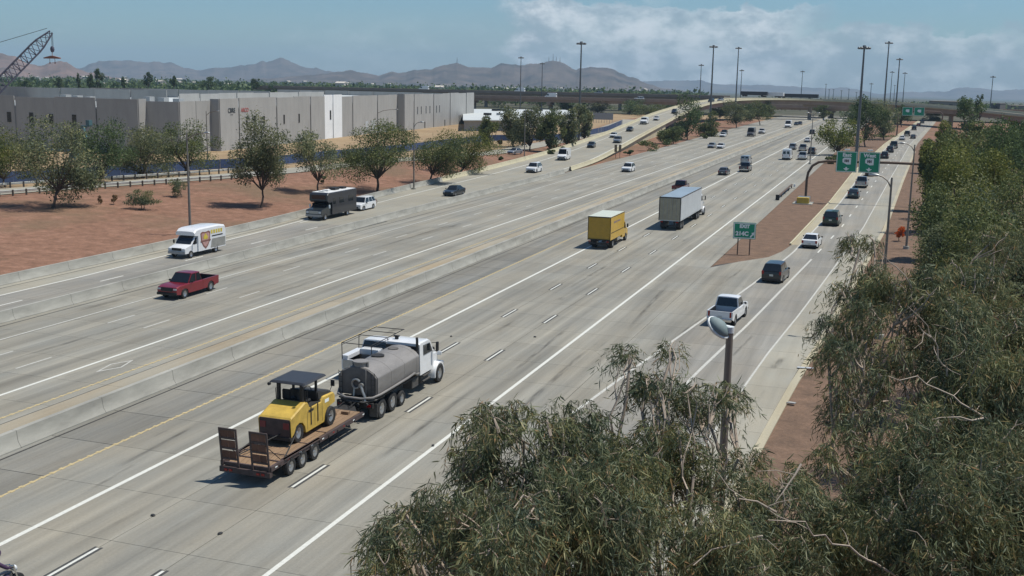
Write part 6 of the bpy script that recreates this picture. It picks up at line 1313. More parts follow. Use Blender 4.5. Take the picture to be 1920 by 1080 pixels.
exit_car(SEDAN, 'sedan_car', 'white-roofed sedan ahead of the teal pickup', 'car', 0, 398, P_WHITE); exit_car(SEDAN, 'sedan_car', 'grey sedan in the right-hand exit lane by the verge', 'car', 1, 412, P_GREY); exit_car(PICKUP, 'pickup_truck', 'dark pickup ahead of the white-roofed sedan', 'pickup', 0, 432, P_BLACK); exit_car(SUV, 'sport_utility', 'black SUV below the far green signs', 'SUV', 0, 492, P_BLACK); exit_car(SEDAN, 'sedan_car', 'maroon sedan furthest up the exit queue', 'car', 0, 540, P_DRED); exit_car(SUV, 'sport_utility', 'teal SUV at the end of the ramp under the far gantry', 'SUV', 0, 585, P_TEAL)
# frontage road, viaduct traffic
q = at(963, 288, .4); SEDAN.place('sedan_car', 'silver sedan alone on the frontage road among the trees', 'car', (q[0], q[1]+1, ground_z(q[0], q[1])+.12), PI-.2, P_SILVER)
for lab, x, y, z, pm, pr in (('white van on top of the long brown viaduct', -300, 680, 9.55, P_WHITE, VAN), ('white truck-like van further along the long viaduct', -232, 676, 9.55, P_WHITE, VAN), ('silver car on the long viaduct near the hill', -180, 674, 9.55, P_SILVER, SUV), ('white van on the lower viaduct deck', -190, 608, 7.6, P_WHITE, VAN), ('white car on the lower viaduct near the ramp trees', -140, 612, 7.6, P_WHITE, SUV)):
    pr.place('cargo_van' if pr is VAN else 'sport_utility', lab, 'van' if pr is VAN else 'SUV', (x, y, z), PI/2, pm, scale=1.15)
TRK = mat('trailer_dark', (.03, .032, .038), .5)
for k, (u, v, ln, m_) in enumerate(((1412, 176.5, 15, TRK), (1446, 178, 13, P_WHITE), (1492, 181, 24, TRK))):
    p = far(u, v, 612); t = thing('freight_trailer', ['long dark freight trailer parked along the flyover skyline', 'white freight truck between the two dark trailers on the flyover', 'pair-length dark freight trailer past the white truck on the flyover'][k], 'trailer', (p[0], p[1]+5, p[2]-1.2), -YAW*.5)
    MB().b2((-ln/2, -1.2, .6), (ln/2, 1.2, 2.6)).obj('trailer_body', m_, t); [MB().cyl((x, -1.1, .3), (x, 1.1, .3), .5, n=10).obj('wheel', RUB, t, smooth=40) for x in (-ln*.4, -ln*.3, ln*.3)]
# ---------------- motorcyclist entering at the edge of the picture
mq = at(-7, 1038, 1.72); mt = thing('motorcycle', 'dark motorcycle ridden in the second lane from the carpool line', 'motorcycle', (mq[0], mq[1]+.07, 0), 0)
for y in (-.72, .74):
    ty, rm = wheel_mesh(.33, .15); q = link('wheel', ty, mt, (0, y, .33)); link('rim', rm, q)
b = MB(); b.ell((0, .15, .78), (.17, .42, .17), 10, 6); b.b2((-.13, -.75, .7), (.13, -.05, .8)); b.ell((0, .05, .45), (.2, .35, .2), 10, 6); b.obj('body', P_BLACK, mt, smooth=50)
b = MB(); bar(b, [(-.25, .32, 1.08), (-.1, .5, 1.05), (.1, .5, 1.05), (.25, .32, 1.08)], .02); bar(b, [(.08, .55, 1.05), (.08, .76, .33)], .03); bar(b, [(-.08, .55, 1.05), (-.08, .76, .33)], .03); b.obj('fork', CHR, mt)
MB().ell((0, .68, .88), (.12, .08, .12), 10, 6).obj('headlight', HL, mt, smooth=50); MB().box((0, -.98, .68), (.14, .05, .08)).obj('tail_light', TL, mt); MB().cyl((.18, -.9, .35), (.18, .1, .35), .05, n=8).obj('exhaust', CHR, mt)
def skin_body(name, verts, edges, m, parent, sub=2):
    me = bpy.data.meshes.new(name); me.from_pydata([v[:3] for v in verts], edges, []); o = bpy.data.objects.new(name, me); COL.objects.link(o); o.parent = parent; me.materials.append(m)
    o.modifiers.new('skin', 'SKIN'); o.modifiers.new('sub', 'SUBSURF').levels = sub; o.modifiers['sub'].render_levels = sub
    for i, v in enumerate(verts): me.skin_vertices[0].data[i].radius = (v[3], v[4] if len(v) > 4 else v[3]); me.skin_vertices[0].data[i].use_root = (i == 0)
    return o
ps = thing('person', 'rider in a dark purple jacket and helmet sitting on the motorcycle', 'person', tuple(mt.location), 0)
JK = mat('jacket_purple', (.045, .02, .06), .8, var=.25, scale=8); SK = mat('skin', (.42, .26, .2), .6)
V = [(0, -.32, .9, .17, .14), (0, -.28, 1.12, .17, .13), (0, -.2, 1.36, .2, .13), (0, -.13, 1.46, .09, .09), (0, -.1, 1.56, .06), (0, -.08, 1.66, .105, .12), (0, -.06, 1.76, .09, .1),
     (-.21, -.18, 1.4, .08), (-.3, .06, 1.18, .065), (-.22, .28, 1.1, .045), (.21, -.18, 1.4, .08), (.3, .06, 1.18, .065), (.22, .28, 1.1, .045),
     (-.12, -.25, .86, .1), (-.24, .2, .8, .085), (-.22, .05, .42, .06), (-.22, .18, .33, .05), (.12, -.25, .86, .1), (.24, .2, .8, .085), (.22, .05, .42, .06), (.22, .18, .33, .05)]
E_ = [(0, 1), (1, 2), (2, 3), (3, 4), (4, 5), (5, 6), (2, 7), (7, 8), (8, 9), (2, 10), (10, 11), (11, 12), (0, 13), (13, 14), (14, 15), (15, 16), (0, 17), (17, 18), (18, 19), (19, 20)]
skin_body('body', V, E_, JK, ps); MB().ell((0, -.07, 1.72), (.145, .17, .165), 14, 9).obj('helmet', mat('helmet_violet', (.06, .03, .09), .25, coat=.5), ps, smooth=60)
for s in (-1, 1):
    b = MB(); b.ell((s*.23, .31, 1.09), (.04, .05, .035), 8, 5); [b.tube([(s*.23+(k-1.5)*.02, .34, 1.1), (s*.23+(k-1.5)*.02, .38, 1.085), (s*.23+(k-1.5)*.02, .36, 1.05)], .011, 5) for k in range(4)]; b.tube([(s*.2, .31, 1.07), (s*.205, .36, 1.06)], .012, 5); b.obj('hand', BLK, ps, smooth=60)
# ================================================================== PLANTS
def leaf_mat(name, stops, trans=.3, gloss=.05, rough=.55, patch=.55):
    m = bpy.data.materials.new(name); m.use_nodes = True; nt = m.node_tree; N = nt.nodes; L = nt.links; N.clear()
    out = N.new('ShaderNodeOutputMaterial'); geo = N.new('ShaderNodeNewGeometry'); r = N.new('ShaderNodeValToRGB'); L.new(geo.outputs['Random Per Island'], r.inputs[0]); e = r.color_ramp.elements
    while len(e) < len(stops): e.new(.5)
    for el, (p, c) in zip(e, stops): el.position = p; el.color = (*c, 1)
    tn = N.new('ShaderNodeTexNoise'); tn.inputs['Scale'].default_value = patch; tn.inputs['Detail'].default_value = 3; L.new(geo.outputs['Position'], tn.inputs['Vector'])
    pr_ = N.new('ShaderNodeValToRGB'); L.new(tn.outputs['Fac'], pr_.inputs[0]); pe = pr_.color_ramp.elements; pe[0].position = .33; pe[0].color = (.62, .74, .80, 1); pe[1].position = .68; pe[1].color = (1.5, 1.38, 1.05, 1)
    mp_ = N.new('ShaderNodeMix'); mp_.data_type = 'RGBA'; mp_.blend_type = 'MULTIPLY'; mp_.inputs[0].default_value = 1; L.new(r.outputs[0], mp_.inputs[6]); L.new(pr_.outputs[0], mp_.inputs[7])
    oi = N.new('ShaderNodeObjectInfo'); hs = N.new('ShaderNodeHueSaturation'); mr = N.new('ShaderNodeMapRange'); mr.inputs[3].default_value = .85; mr.inputs[4].default_value = 1.15; L.new(oi.outputs['Random'], mr.inputs[0]); L.new(mr.outputs[0], hs.inputs['Value']); L.new(mp_.outputs[2], hs.inputs['Color'])
    d = N.new('ShaderNodeBsdfDiffuse'); t = N.new('ShaderNodeBsdfTranslucent'); g = N.new('ShaderNodeBsdfGlossy'); g.inputs['Roughness'].default_value = rough; g.inputs['Color'].default_value = (.75, .8, .78, 1)
    L.new(hs.outputs[0], d.inputs[0]); L.new(hs.outputs[0], t.inputs[0])
    m1 = N.new('ShaderNodeMixShader'); m1.inputs[0].default_value = trans; L.new(d.outputs[0], m1.inputs[1]); L.new(t.outputs[0], m1.inputs[2])
    m2 = N.new('ShaderNodeMixShader'); m2.inputs[0].default_value = gloss; L.new(m1.outputs[0], m2.inputs[1]); L.new(g.outputs[0], m2.inputs[2]); L.new(m2.outputs[0], out.inputs[0]); return m
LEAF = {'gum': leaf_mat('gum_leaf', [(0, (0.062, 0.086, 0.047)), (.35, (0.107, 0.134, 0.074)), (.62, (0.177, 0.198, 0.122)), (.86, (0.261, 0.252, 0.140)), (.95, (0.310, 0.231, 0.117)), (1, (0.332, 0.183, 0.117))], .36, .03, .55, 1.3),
        'euc': leaf_mat('grey_gum_foliage', [(0, (0.074, 0.095, 0.053)), (.5, (0.158, 0.176, 0.100)), (1, (0.275, 0.278, 0.171))], .4, .015),
        'palo': leaf_mat('palo_verde_foliage', [(0, (0.071, 0.092, 0.026)), (.5, (0.137, 0.159, 0.049)), (1, (0.229, 0.230, 0.079))], .35, .02),
        'mesq': leaf_mat('mesquite_foliage', [(0, (0.062, 0.082, 0.038)), (.5, (0.109, 0.137, 0.057)), (1, (0.191, 0.200, 0.090))], .3, .02),
        'dark': leaf_mat('dark_tree_foliage', [(0, (0.043, 0.068, 0.033)), (.5, (0.084, 0.123, 0.059)), (1, (0.140, 0.184, 0.090))], .35, .015),
        'dry': leaf_mat('dry_shrub', [(0, (.09, .055, .035)), (.5, (.15, .10, .06)), (1, (.2, .15, .09))], .2, .0),
        'flower': leaf_mat('orange_blossom', [(0, (.07, .09, .03)), (.3, (.5, .11, .03)), (1, (.75, .16, .05))], .3, .0)}
BARK_P = mat('pale_gum_bark', (.36, .29, .225), .85, var=.3, scale=3, stretch=(1, 1, .3)); BARK_B = mat('bleached_bark', (.40, .33, .26), .8, var=.25, scale=6); BARK_D = mat('dark_bark', (.075, .055, .042), .9, var=.3, scale=4)
def fast_mesh(name, V, quads, tris, m):
    me = bpy.data.meshes.new(name); nq, nt_ = len(quads), len(tris); me.vertices.add(len(V)); me.vertices.foreach_set('co', np.ascontiguousarray(V, np.float32).ravel())
    me.loops.add(nq*4+nt_*3); me.polygons.add(nq+nt_)
    idx = np.concatenate([np.asarray(quads, np.int32).ravel(), np.asarray(tris, np.int32).ravel()]) if nt_ else np.asarray(quads, np.int32).ravel()
    me.loops.foreach_set('vertex_index', idx); st = np.concatenate([np.arange(nq)*4, nq*4+np.arange(nt_)*3]).astype(np.int32); me.polygons.foreach_set('loop_start', st)
    me.materials.append(m); me.update(calc_edges=True); me.validate(); return me
def unit(a): return a/np.maximum(np.linalg.norm(a, axis=-1, keepdims=True), 1e-9)
def lance(P_, D, ln, wd, r, bend=.25):
    """long pointed leaves: base points, directions, lengths, widths -> vertices, quads, tris"""
    n = len(P_); D = unit(D); ax = unit(np.cross(D, r.normal(size=(n, 3)))); nb = np.cross(D, ax); bd = nb*(ln*bend*r.uniform(-1, 1, n))[:, None]
    def pt(t): return P_+D*(ln*t)[:, None]+bd*(t*t)[:, None]
    V = np.stack([pt(np.zeros(n)), pt(np.full(n, .3))-ax*(wd*.5)[:, None], pt(np.full(n, .3))+ax*(wd*.5)[:, None], pt(np.full(n, .68))-ax*(wd*.42)[:, None], pt(np.full(n, .68))+ax*(wd*.42)[:, None], pt(np.ones(n))], 1)
    o = np.arange(n)[:, None]*6; q = o+np.array([[1, 2, 4, 3]]); t = np.concatenate([o+np.array([[0, 2, 1]]), o+np.array([[3, 4, 5]])]); return V.reshape(-1, 3), q, t
def diamonds(P_, ln, wd, r, droop=.4, dirs=None):
    n = len(P_); D = r.normal(size=(n, 3)) if dirs is None else dirs; D[:, 2] -= droop; D = unit(D); ax = unit(np.cross(D, r.normal(size=(n, 3))))
    V = np.stack([P_-D*(ln*.5)[:, None], P_+ax*(wd*.5)[:, None], P_+D*(ln*.5)[:, None], P_-ax*(wd*.5)[:, None]], 1); return V.reshape(-1, 3), np.arange(n*4).reshape(n, 4), np.zeros((0, 3), int)
def limb(b, p0, p1, r0, r1, r, bow=.12, n=7, seg=6):
    p0, p1 = np.array(p0, float), np.array(p1, float); d = p1-p0; L_ = np.linalg.norm(d); side = r.normal(size=3); side -= d*(side@d)/(L_*L_+1e-9); side /= np.linalg.norm(side)+1e-9; pts = []
    for k in range(n):
        t = k/(n-1); pts.append(p0+d*t+side*L_*bow*math.sin(PI*t)+np.array([0, 0, L_*.06*math.sin(PI*t)])+r.normal(size=3)*L_*.018*(0 < k < n-1))
    b.tube(pts, [r0+(r1-r0)*k/(n-1) for k in range(n)], seg); return pts
# ---------------- near gum trees: sprays of hanging leaves on real twigs
def spray_templates(r, K=12, nl=20):
    T = []
    for k in range(K):
        L_ = r.uniform(.45, .85); t = np.sort(r.uniform(.1, 1, nl)); px = np.stack([L_*.55*t, .06*np.sin(t*5+k), .12*t-L_*.85*t**2.2], 1)
        D = np.stack([r.normal(.25, .6, nl), r.normal(0, .6, nl), r.normal(-.85, .5, nl)], 1); ln = r.uniform(.075, .185, nl); wd = r.uniform(.009, .0165, nl)
        V, q, tr = lance(px, D, ln, wd, r, .35); tt = np.linspace(0, 1, 5); tw = np.stack([L_*.55*tt, .06*np.sin(tt*5+k), .12*tt-L_*.85*tt**2.2], 1); T.append((V, q, tr, tw))
    return T
def gum_tree(label, blobs, seed, trunk_u, dens=1.0, bare=()):
    r = np.random.default_rng(seed); T = spray_templates(r); cs = []; par = []; mains = []
    for u, v, d, px in blobs:
        mains.append(far(u, v+px*.3, d))
        m_ = max(1, int(px/17))
        for _ in range(m_): a_ = r.uniform(0, 2*PI); q_ = px*.72*math.sqrt(r.uniform(0, 1))*(m_ > 1); dd = d+r.normal(0, .55)*(m_ > 1); cs.append((far(u+q_*math.cos(a_), v+q_*math.sin(a_), dd), px*(r.uniform(.34, .56) if m_ > 1 else 1)*dd/F)); par.append(len(mains)-1)
    for pi, (u, v, d, px) in enumerate(blobs):
        if px > 55: q_ = far(u, v, d)+np.array([r.normal(0, .3), r.normal(0, .3), -1.25-r.uniform(0, .5)]); cs.append((q_, px*.55*d/F)); par.append(pi)
    cen = np.mean([c for c, _ in cs], 0); base = far(*trunk_u) if trunk_u else cen; base = np.array([base[0], base[1], ground_z(base[0], base[1])])
    root = thing('gum_tree', label, 'tree', tuple(base), 0, 'tall gum trees beside the exit ramp')
    tb = MB(); fork = base+np.array([0, 0, cen[2]*.5]); fork[:2] += (cen[:2]-base[:2])*.3
    limb(tb, (0, 0, -.2), fork-base, .2, .13, r, .03, 9, 10); bb = MB(); nodes = []
    mnodes = [limb(tb, fork-base, m_-base, .055, .022, r, .08, 9, 7) for m_ in mains]
    for (c, rad), pi in zip(cs, par):
        st = np.array(mnodes[pi][6]); nodes.append(limb(tb, st, c-base, .024, .011, r, .10, 8, 5))
    P_ = []
    for (c, rad), nd in zip(cs, nodes):
        k = int(dens*500*rad*rad)+10; d = unit(r.normal(size=(k, 3))); rr_ = rad*(r.uniform(.15, 1, k)**.45)*np.where(r.uniform(0, 1, k) < .12, r.uniform(1.0, 1.55, k), 1.0); pts = c+d*rr_[:, None]*np.array([1, 1, .95]); pts[:, 2] += .15*rad; P_.append(pts)
        for j in range(max(3, int(rad*8))):                     # pale twigs reaching out through the clump
            e = c+unit(r.normal(size=3)+np.array([0, 0, .25]))*rad*r.uniform(.75, 1.1); s = np.array(nd[r.integers(4, 8)])+base; 
            tw_ = limb(bb, s-base, e-base, r.choice([.012, .016, .026]), .005, r, .14, 6, 5)
            for _ in range(2): s2 = np.array(tw_[r.integers(2, 5)]); limb(bb, s2, s2+r.normal(size=3)*rad*.35+np.array([0, 0, -.1*rad]), .008, .003, r, .16, 4, 4)
    P_ = np.concatenate(P_); n = len(P_); kk = r.integers(0, len(T), n); Vs, Qs, Ts = [], [], []; off = 0
    for k, (V, q, tr, tw) in enumerate(T):
        s = np.where(kk == k)[0]; m_ = len(s)
        if not m_: continue
        out = P_[s]-cen; a = np.arctan2(out[:, 1], out[:, 0])+r.normal(0, .9, m_); sc = r.uniform(.55, 1.3, m_); ca, sa = np.cos(a)*sc, np.sin(a)*sc
        x = V[None, :, 0]*ca[:, None]-V[None, :, 1]*sa[:, None]; y = V[None, :, 0]*sa[:, None]+V[None, :, 1]*ca[:, None]; z = np.broadcast_to(V[None, :, 2]*sc[:, None], x.shape)
        tl = r.normal(0, .22, (m_, 2)); z = z+x*tl[:, :1]*.8+y*tl[:, 1:]*.8
        W_ = np.stack([x, y, z], -1)+(P_[s]-base)[:, None, :]; nv = len(V); o = (off+np.arange(m_)*nv)[:, None, None]; Vs.append(W_.reshape(-1, 3)); Qs.append((q[None]+o).reshape(-1, 4)); Ts.append((tr[None]+o).reshape(-1, 3)); off += m_*nv
        for i in s[::9] if False else []: pass
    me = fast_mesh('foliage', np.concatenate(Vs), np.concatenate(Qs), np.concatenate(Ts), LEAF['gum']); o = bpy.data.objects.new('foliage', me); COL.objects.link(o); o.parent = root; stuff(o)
    for path, dp in bare:                                       # long bare branches lying over the leaves
        pts = [far(u, v, dp+.45+.1*i)-base for i, (u, v) in enumerate(path)]; pts = [p for q in zip(pts[:-1], pts[1:]) for p in (q[0], (q[0]+q[1])/2+r.normal(size=3)*.025)]+[pts[-1]]
        n_ = len(pts); br_ = MB(); br_.tube(pts, [.006+.011*k/(n_-1) for k in range(n_)], 6)
        for k in range(1, n_-1, 2):
            e = pts[k]+r.normal(size=3)*np.array([.3, .3, .12])+np.array([0, 0, .05]); br_.tube([pts[k], (pts[k]+e)/2+r.normal(size=3)*.03, e], [.006, .005, .003], 5)
        br_.obj('branch', BARK_B, root, smooth=50)
    tb.obj('trunk', BARK_P, root, smooth=50); t_ = bb.obj('twigs', BARK_P, root, smooth=50); stuff(t_); return root
gum_tree('weeping gum tree in front of the lanes beside the roller trailer', [(760, 945, 15, 62), (790, 1035, 14.5, 85), (900, 850, 15.5, 88), (935, 775, 16, 52), (960, 930, 14.5, 110), (880, 985, 14, 95), (1030, 860, 15.5, 95), (1090, 800, 16, 50), (1080, 980, 14.5, 125), (960, 1065, 13.5, 120), (1135, 905, 15.5, 90), (745, 1075, 14, 60)], 21, (1000, 1050, 14), bare=(([(835, 992), (890, 992), (935, 1008), (972, 1032), (985, 1055), (1010, 1085)], 12.9), ([(1085, 925), (1115, 928), (1140, 960), (1160, 975)], 13.4), ([(1090, 960), (1130, 976), (1165, 974), (1205, 1005)], 13.2), ([(935, 800), (960, 815), (995, 835)], 14.6)))
gum_tree('gum tree with a drooping top wrapped round the near lamp pole', [(1215, 700, 17.5, 40), (1250, 765, 17, 70), (1182, 662, 17.5, 22), (1262, 655, 17.5, 18), (1320, 745, 17.5, 58), (1370, 725, 18, 36), (1200, 855, 16.5, 85), (1300, 865, 16.5, 95), (1385, 845, 17, 50), (1180, 985, 15, 120), (1300, 1005, 15, 130), (1420, 935, 16, 85), (1430, 1045, 15, 110), (1475, 885, 17, 42), (1530, 970, 16.5, 90)], 22, (1300, 1070, 15), bare=(([(1300, 1060), (1335, 1030), (1380, 1020), (1430, 1005)], 13.3), ([(1385, 935), (1420, 940), (1455, 960)], 14.4), ([(1455, 940), (1480, 905), (1502, 870)], 14.6), ([(1440, 975), (1510, 978), (1525, 1005), (1560, 1020), (1610, 1040), (1640, 1055), (1700, 1090)], 13.4)))
gum_tree('large gum tree spreading over the gravel verge of the exit ramp', [(1612, 455, 23, 40), (1580, 535, 22, 44), (1562, 605, 21, 34), (1645, 520, 22, 62), (1625, 620, 21, 60), (1705, 565, 21, 68), (1775, 530, 22, 62), (1855, 490, 23, 75), (1790, 625, 20, 90), (1885, 605, 20, 100), (1700, 675, 20, 55), (1595, 665, 19.8, 34), (1570, 650, 20.5, 28), (1598, 725, 19.5, 38), (1612, 800, 18.5, 40), (1650, 845, 18, 46), (1555, 850, 17.6, 36), (1668, 765, 19, 40), (1650, 690, 19.6, 34), (1765, 735, 19, 88), (1855, 745, 18, 110), (1735, 840, 18, 75), (1810, 860, 17.5, 115), (1905, 860, 17, 120)], 23, (1790, 900, 19), bare=(([(1725, 595), (1742, 625), (1758, 650), (1768, 685), (1776, 705)], 17.4), ([(1722, 610), (1745, 632)], 17.4), ([(1665, 705), (1720, 705), (1760, 730), (1800, 755), (1860, 792)], 16.6), ([(1740, 788), (1800, 782), (1845, 784)], 16.4), ([(1800, 910), (1840, 890), (1890, 870), (1905, 882)], 15.6), ([(1650, 470), (1680, 500), (1710, 540)], 20.2)))
gum_tree('low dense gum tree below the spreading one', [(1620, 930, 17, 62), (1705, 970, 16, 115), (1620, 1035, 15.5, 105), (1820, 1005, 15.5, 150), (1550, 1055, 15, 75), (1920, 1000, 15, 130), (1740, 1075, 15, 120)], 24, (1740, 1070, 15.5))
# ---------------- trees further off: clumps of leaf-sized faces round real limbs
def clump_tree(name, label, base, centre, rad, kind, seed, n=5200, leaf=.3, group=None, nb=11, trunk=.16, bark=None, cat='tree', droop=.4, lift=.0, stems=1):
    r = np.random.default_rng(seed); base = np.array(base, float); c = np.array(centre, float)-base; rad = np.array(rad, float); root = thing(name, label, cat, tuple(base), r.uniform(0, .01), group)
    bl = []
    for i in range(nb):
        d = unit(r.normal(size=3)); p = c+d*rad*r.uniform(.3, .95); bl.append((p, rad*r.uniform(.2, .5)*np.array([1, 1, r.uniform(.7, 1.1)])))
    tb = MB(); 
    for s in range(stems):
        st = np.array([(s-(stems-1)/2)*.35, 0, -.15]); fk = np.array([c[0]*.45+st[0], c[1]*.45, max(.25, (c[2]-rad[2]*.8))])
        if c[2]-rad[2]*.8 < .3: fk = c*.3
        limb(tb, st, fk, trunk, trunk*.7, r, .07, 6, 7)
        for p, q in bl[s::stems]: limb(tb, fk, p, trunk*.5, trunk*.12, r, .12, 6, 5)
    tb.obj('trunk', bark or BARK_D, root, smooth=50)
    vol = np.array([np.prod(q)**(2/3) for _, q in bl]); w = (vol/vol.sum()*n).astype(int); P_ = []
    for (p, q), k in zip(bl, w):
        d = unit(r.normal(size=(k, 3))); rr_ = r.uniform(.1, 1, k)**.4; P_.append(p+d*rr_[:, None]*q*(1+.12*r.normal(size=(k, 1))))
    P_ = np.concatenate(P_); ln = leaf*r.uniform(.6, 1.35, len(P_)); V, q, t = diamonds(P_, ln, ln*r.uniform(.35, .7, len(P_)), r, droop)
    o = bpy.data.objects.new('crown', fast_mesh('crown', V, q, t, LEAF[kind])); COL.objects.link(o); o.parent = root; stuff(o); return root
def tree_px(name, label, ub, vb, uc, vc, rx, ry, kind, seed, zb=None, **k):
    if k.get('group') == BK: rx, ry = rx*1.32, ry*1.22; k['n'] = int(k['n']*2.1); k['leaf'] = k.get('leaf', .3)*.9; k['nb'] = int(k.get('nb', 11)*1.9)
    b = at(ub, vb, 0 if zb is None else zb); b[2] = ground_z(b[0], b[1]); d = float((b-np.array([0, 0, EYE]))@FW); c = far(uc, vc, d); s = d/F
    return clump_tree(name, label, b, c, (rx*s, rx*s*.9, ry*s), kind, seed, **k)
BK = 'trees on the gravel bank'
tree_px('gum_tree', 'grey gum tree with a leaning forked trunk by the guard rail', 97, 388, 122, 290, 66, 68, 'euc', 31, 1.2, n=7000, group=BK, stems=2)
tree_px('palo_verde_tree', 'yellow-green palo verde at the end of the guard rail', 10, 352, 0, 300, 48, 50, 'palo', 32, 1.2, n=4800, group=BK, leaf=.26)
tree_px('gum_tree', 'dark gum tree behind the guard rail next to the leaning one', 185, 345, 195, 285, 45, 50, 'dark', 33, 1.2, n=4200, group=BK)
tree_px('gum_tree', 'broad grey gum tree in front of the shaded warehouse corner', 268, 335, 268, 280, 52, 50, 'euc', 34, 1.2, n=6000, group=BK, stems=2)
tree_px('mesquite_tree', 'spreading mesquite with dark limbs beside the curved street light', 348, 328, 350, 277, 50, 40, 'mesq', 35, 1.2, n=5000, group=BK, stems=2)
tree_px('gum_tree', 'tall grey gum tree with tufted top before the warehouse lettering', 490, 378, 494, 292, 46, 66, 'euc', 36, 1, n=6500, group=BK)
tree_px('gum_tree', 'thin gum tree with tufts hanging between warehouse and motorhome', 597, 355, 597, 295, 38, 46, 'euc', 37, 1, n=3200, group=BK, nb=9)
tree_px('palo_verde_tree', 'full bright green palo verde above the towed white SUV', 706, 356, 710, 290, 58, 46, 'mesq', 38, .4, n=8500, group=BK, trunk=.24, leaf=.28)
tree_px('palo_verde_tree', 'round green palo verde beside the light pole on the bank', 803, 340, 818, 288, 42, 40, 'mesq', 39, .4, n=6000, group=BK, trunk=.2, leaf=.28)
tree_px('palo_verde_tree', 'wide green palo verde furthest along the bank', 862, 323, 878, 278, 46, 38, 'palo', 40, .3, n=6000, group=BK, trunk=.2, leaf=.28)
tree_px('small_tree', 'small multi-stem tree casting a short shadow on the red bank', 268, 388, 268, 372, 26, 13, 'euc', 41, .9, n=1500, group=BK, trunk=.06, leaf=.2, stems=2, nb=7)
tree_px('small_tree', 'small leaning tree just below the guard rail', 340, 366, 334, 347, 16, 13, 'euc', 42, 1.2, n=900, group=BK, trunk=.05, leaf=.2, nb=6)
SH = 'shrubs on the gravel'
tree_px('shrub', 'brown dry shrub beside another on the red bank', 188, 382, 188, 375, 6, 8, 'dry', 43, 1, n=350, group=SH, trunk=.03, leaf=.16, nb=5, cat='shrub')
tree_px('shrub', 'taller brown dry shrub next to the small one on the red bank', 213, 382, 213, 372, 7, 10, 'dry', 44, 1, n=450, group=SH, trunk=.03, leaf=.16, nb=5, cat='shrub')
tree_px('shrub', 'round green shrub at the foot of the thin gum tree', 607, 342, 607, 335, 9, 7, 'mesq', 45, 1, n=500, group=SH, trunk=.04, leaf=.2, nb=5, cat='shrub')
tree_px('shrub', 'brownish shrub behind the roof of the motorhome', 630, 372, 630, 361, 13, 10, 'dry', 46, .3, n=700, group=SH, trunk=.04, leaf=.2, nb=6, cat='shrub')
CT = 'trees along the frontage road and ramp'
for i, (ub, vb, uc, vc, rx, ry, kd, lab) in enumerate((
    (918, 272, 916, 246, 22, 24, 'mesq', 'green tree at the corner of the low white-roofed building'), (962, 276, 962, 240, 26, 32, 'euc', 'grey gum tree in front of the white roof'), (993, 282, 995, 242, 24, 36, 'euc', 'ragged gum tree just right of the frontage light pole'), (1030, 285, 1030, 245, 26, 36, 'mesq', 'dense green tree beside the frontage road bend'), (1062, 280, 1064, 240, 20, 36, 'euc', 'slim gum tree next to the tall high mast'), (1095, 268, 1096, 230, 18, 34, 'euc', 'shaggy gum tree right of the tall high mast'),
    (1288, 262, 1290, 222, 26, 38, 'dark', 'big dark tree where the ramp meets the flyover'), (1335, 256, 1333, 236, 22, 22, 'mesq', 'green tree under the flyover next to the big dark tree'), (1380, 240, 1380, 212, 26, 22, 'euc', 'low grey tree beneath the flyover'), (1425, 235, 1420, 208, 22, 18, 'mesq', 'tree beneath the flyover near the underpass'), (1255, 270, 1254, 250, 24, 16, 'mesq', 'bushy tree against the side of the ramp'),
    (1180, 215, 1180, 200, 30, 14, 'dark', 'dark trees beneath the lower viaduct'), (1215, 218, 1214, 203, 24, 12, 'mesq', 'green tree between lower viaduct and ramp'), (1010, 205, 1010, 192, 24, 12, 'dark', 'dark tree below the long viaduct'), (935, 200, 935, 188, 26, 10, 'dark', 'dark tree below the viaduct near the warehouse end'),
    (1572, 292, 1570, 256, 34, 30, 'palo', 'bright green tree in the gravel island beside the freeway'), (1622, 275, 1622, 226, 30, 42, 'dark', 'tall dark gum tree in the gravel island'), (1658, 262, 1656, 226, 26, 32, 'euc', 'grey gum tree beside the exit ramp wall'), (1600, 240, 1596, 215, 22, 22, 'dark', 'dark tree behind the island under the tall mast'), (1690, 238, 1688, 214, 16, 20, 'dark', 'dark tree just before the far green signs'), (1640, 230, 1640, 203, 26, 16, 'euc', 'grey tree below the flyover end'), (1350, 226, 1350, 208, 20, 14, 'dark', 'dark tree in the shade of the flyover beside the mast'), (1400, 226, 1402, 206, 18, 14, 'dark', 'dark tree between the flyover piers'), (1440, 224, 1442, 205, 14, 12, 'euc', 'small grey tree by the underpass wall'), (1265, 214, 1262, 200, 24, 12, 'dark', 'dark tree in front of the lower viaduct end'), (1120, 212, 1120, 199, 24, 12, 'euc', 'grey tree beside the lower viaduct pier'), (1060, 210, 1062, 197, 22, 12, 'dark', 'dark tree under the lower viaduct near the mast'), (1545, 222, 1545, 206, 16, 12, 'mesq', 'green tree past the underpass'), (1715, 226, 1752, 222, 14, 12, 'palo', 'small green tree right of the far green signs'))):
    tree_px('gum_tree' if kd in ('euc', 'dark') else 'green_tree', lab, ub, vb, uc, vc, rx*1.25, ry*1.12, kd, 60+i, 0, n=4600, leaf=.5, group=CT, nb=16, trunk=.22)
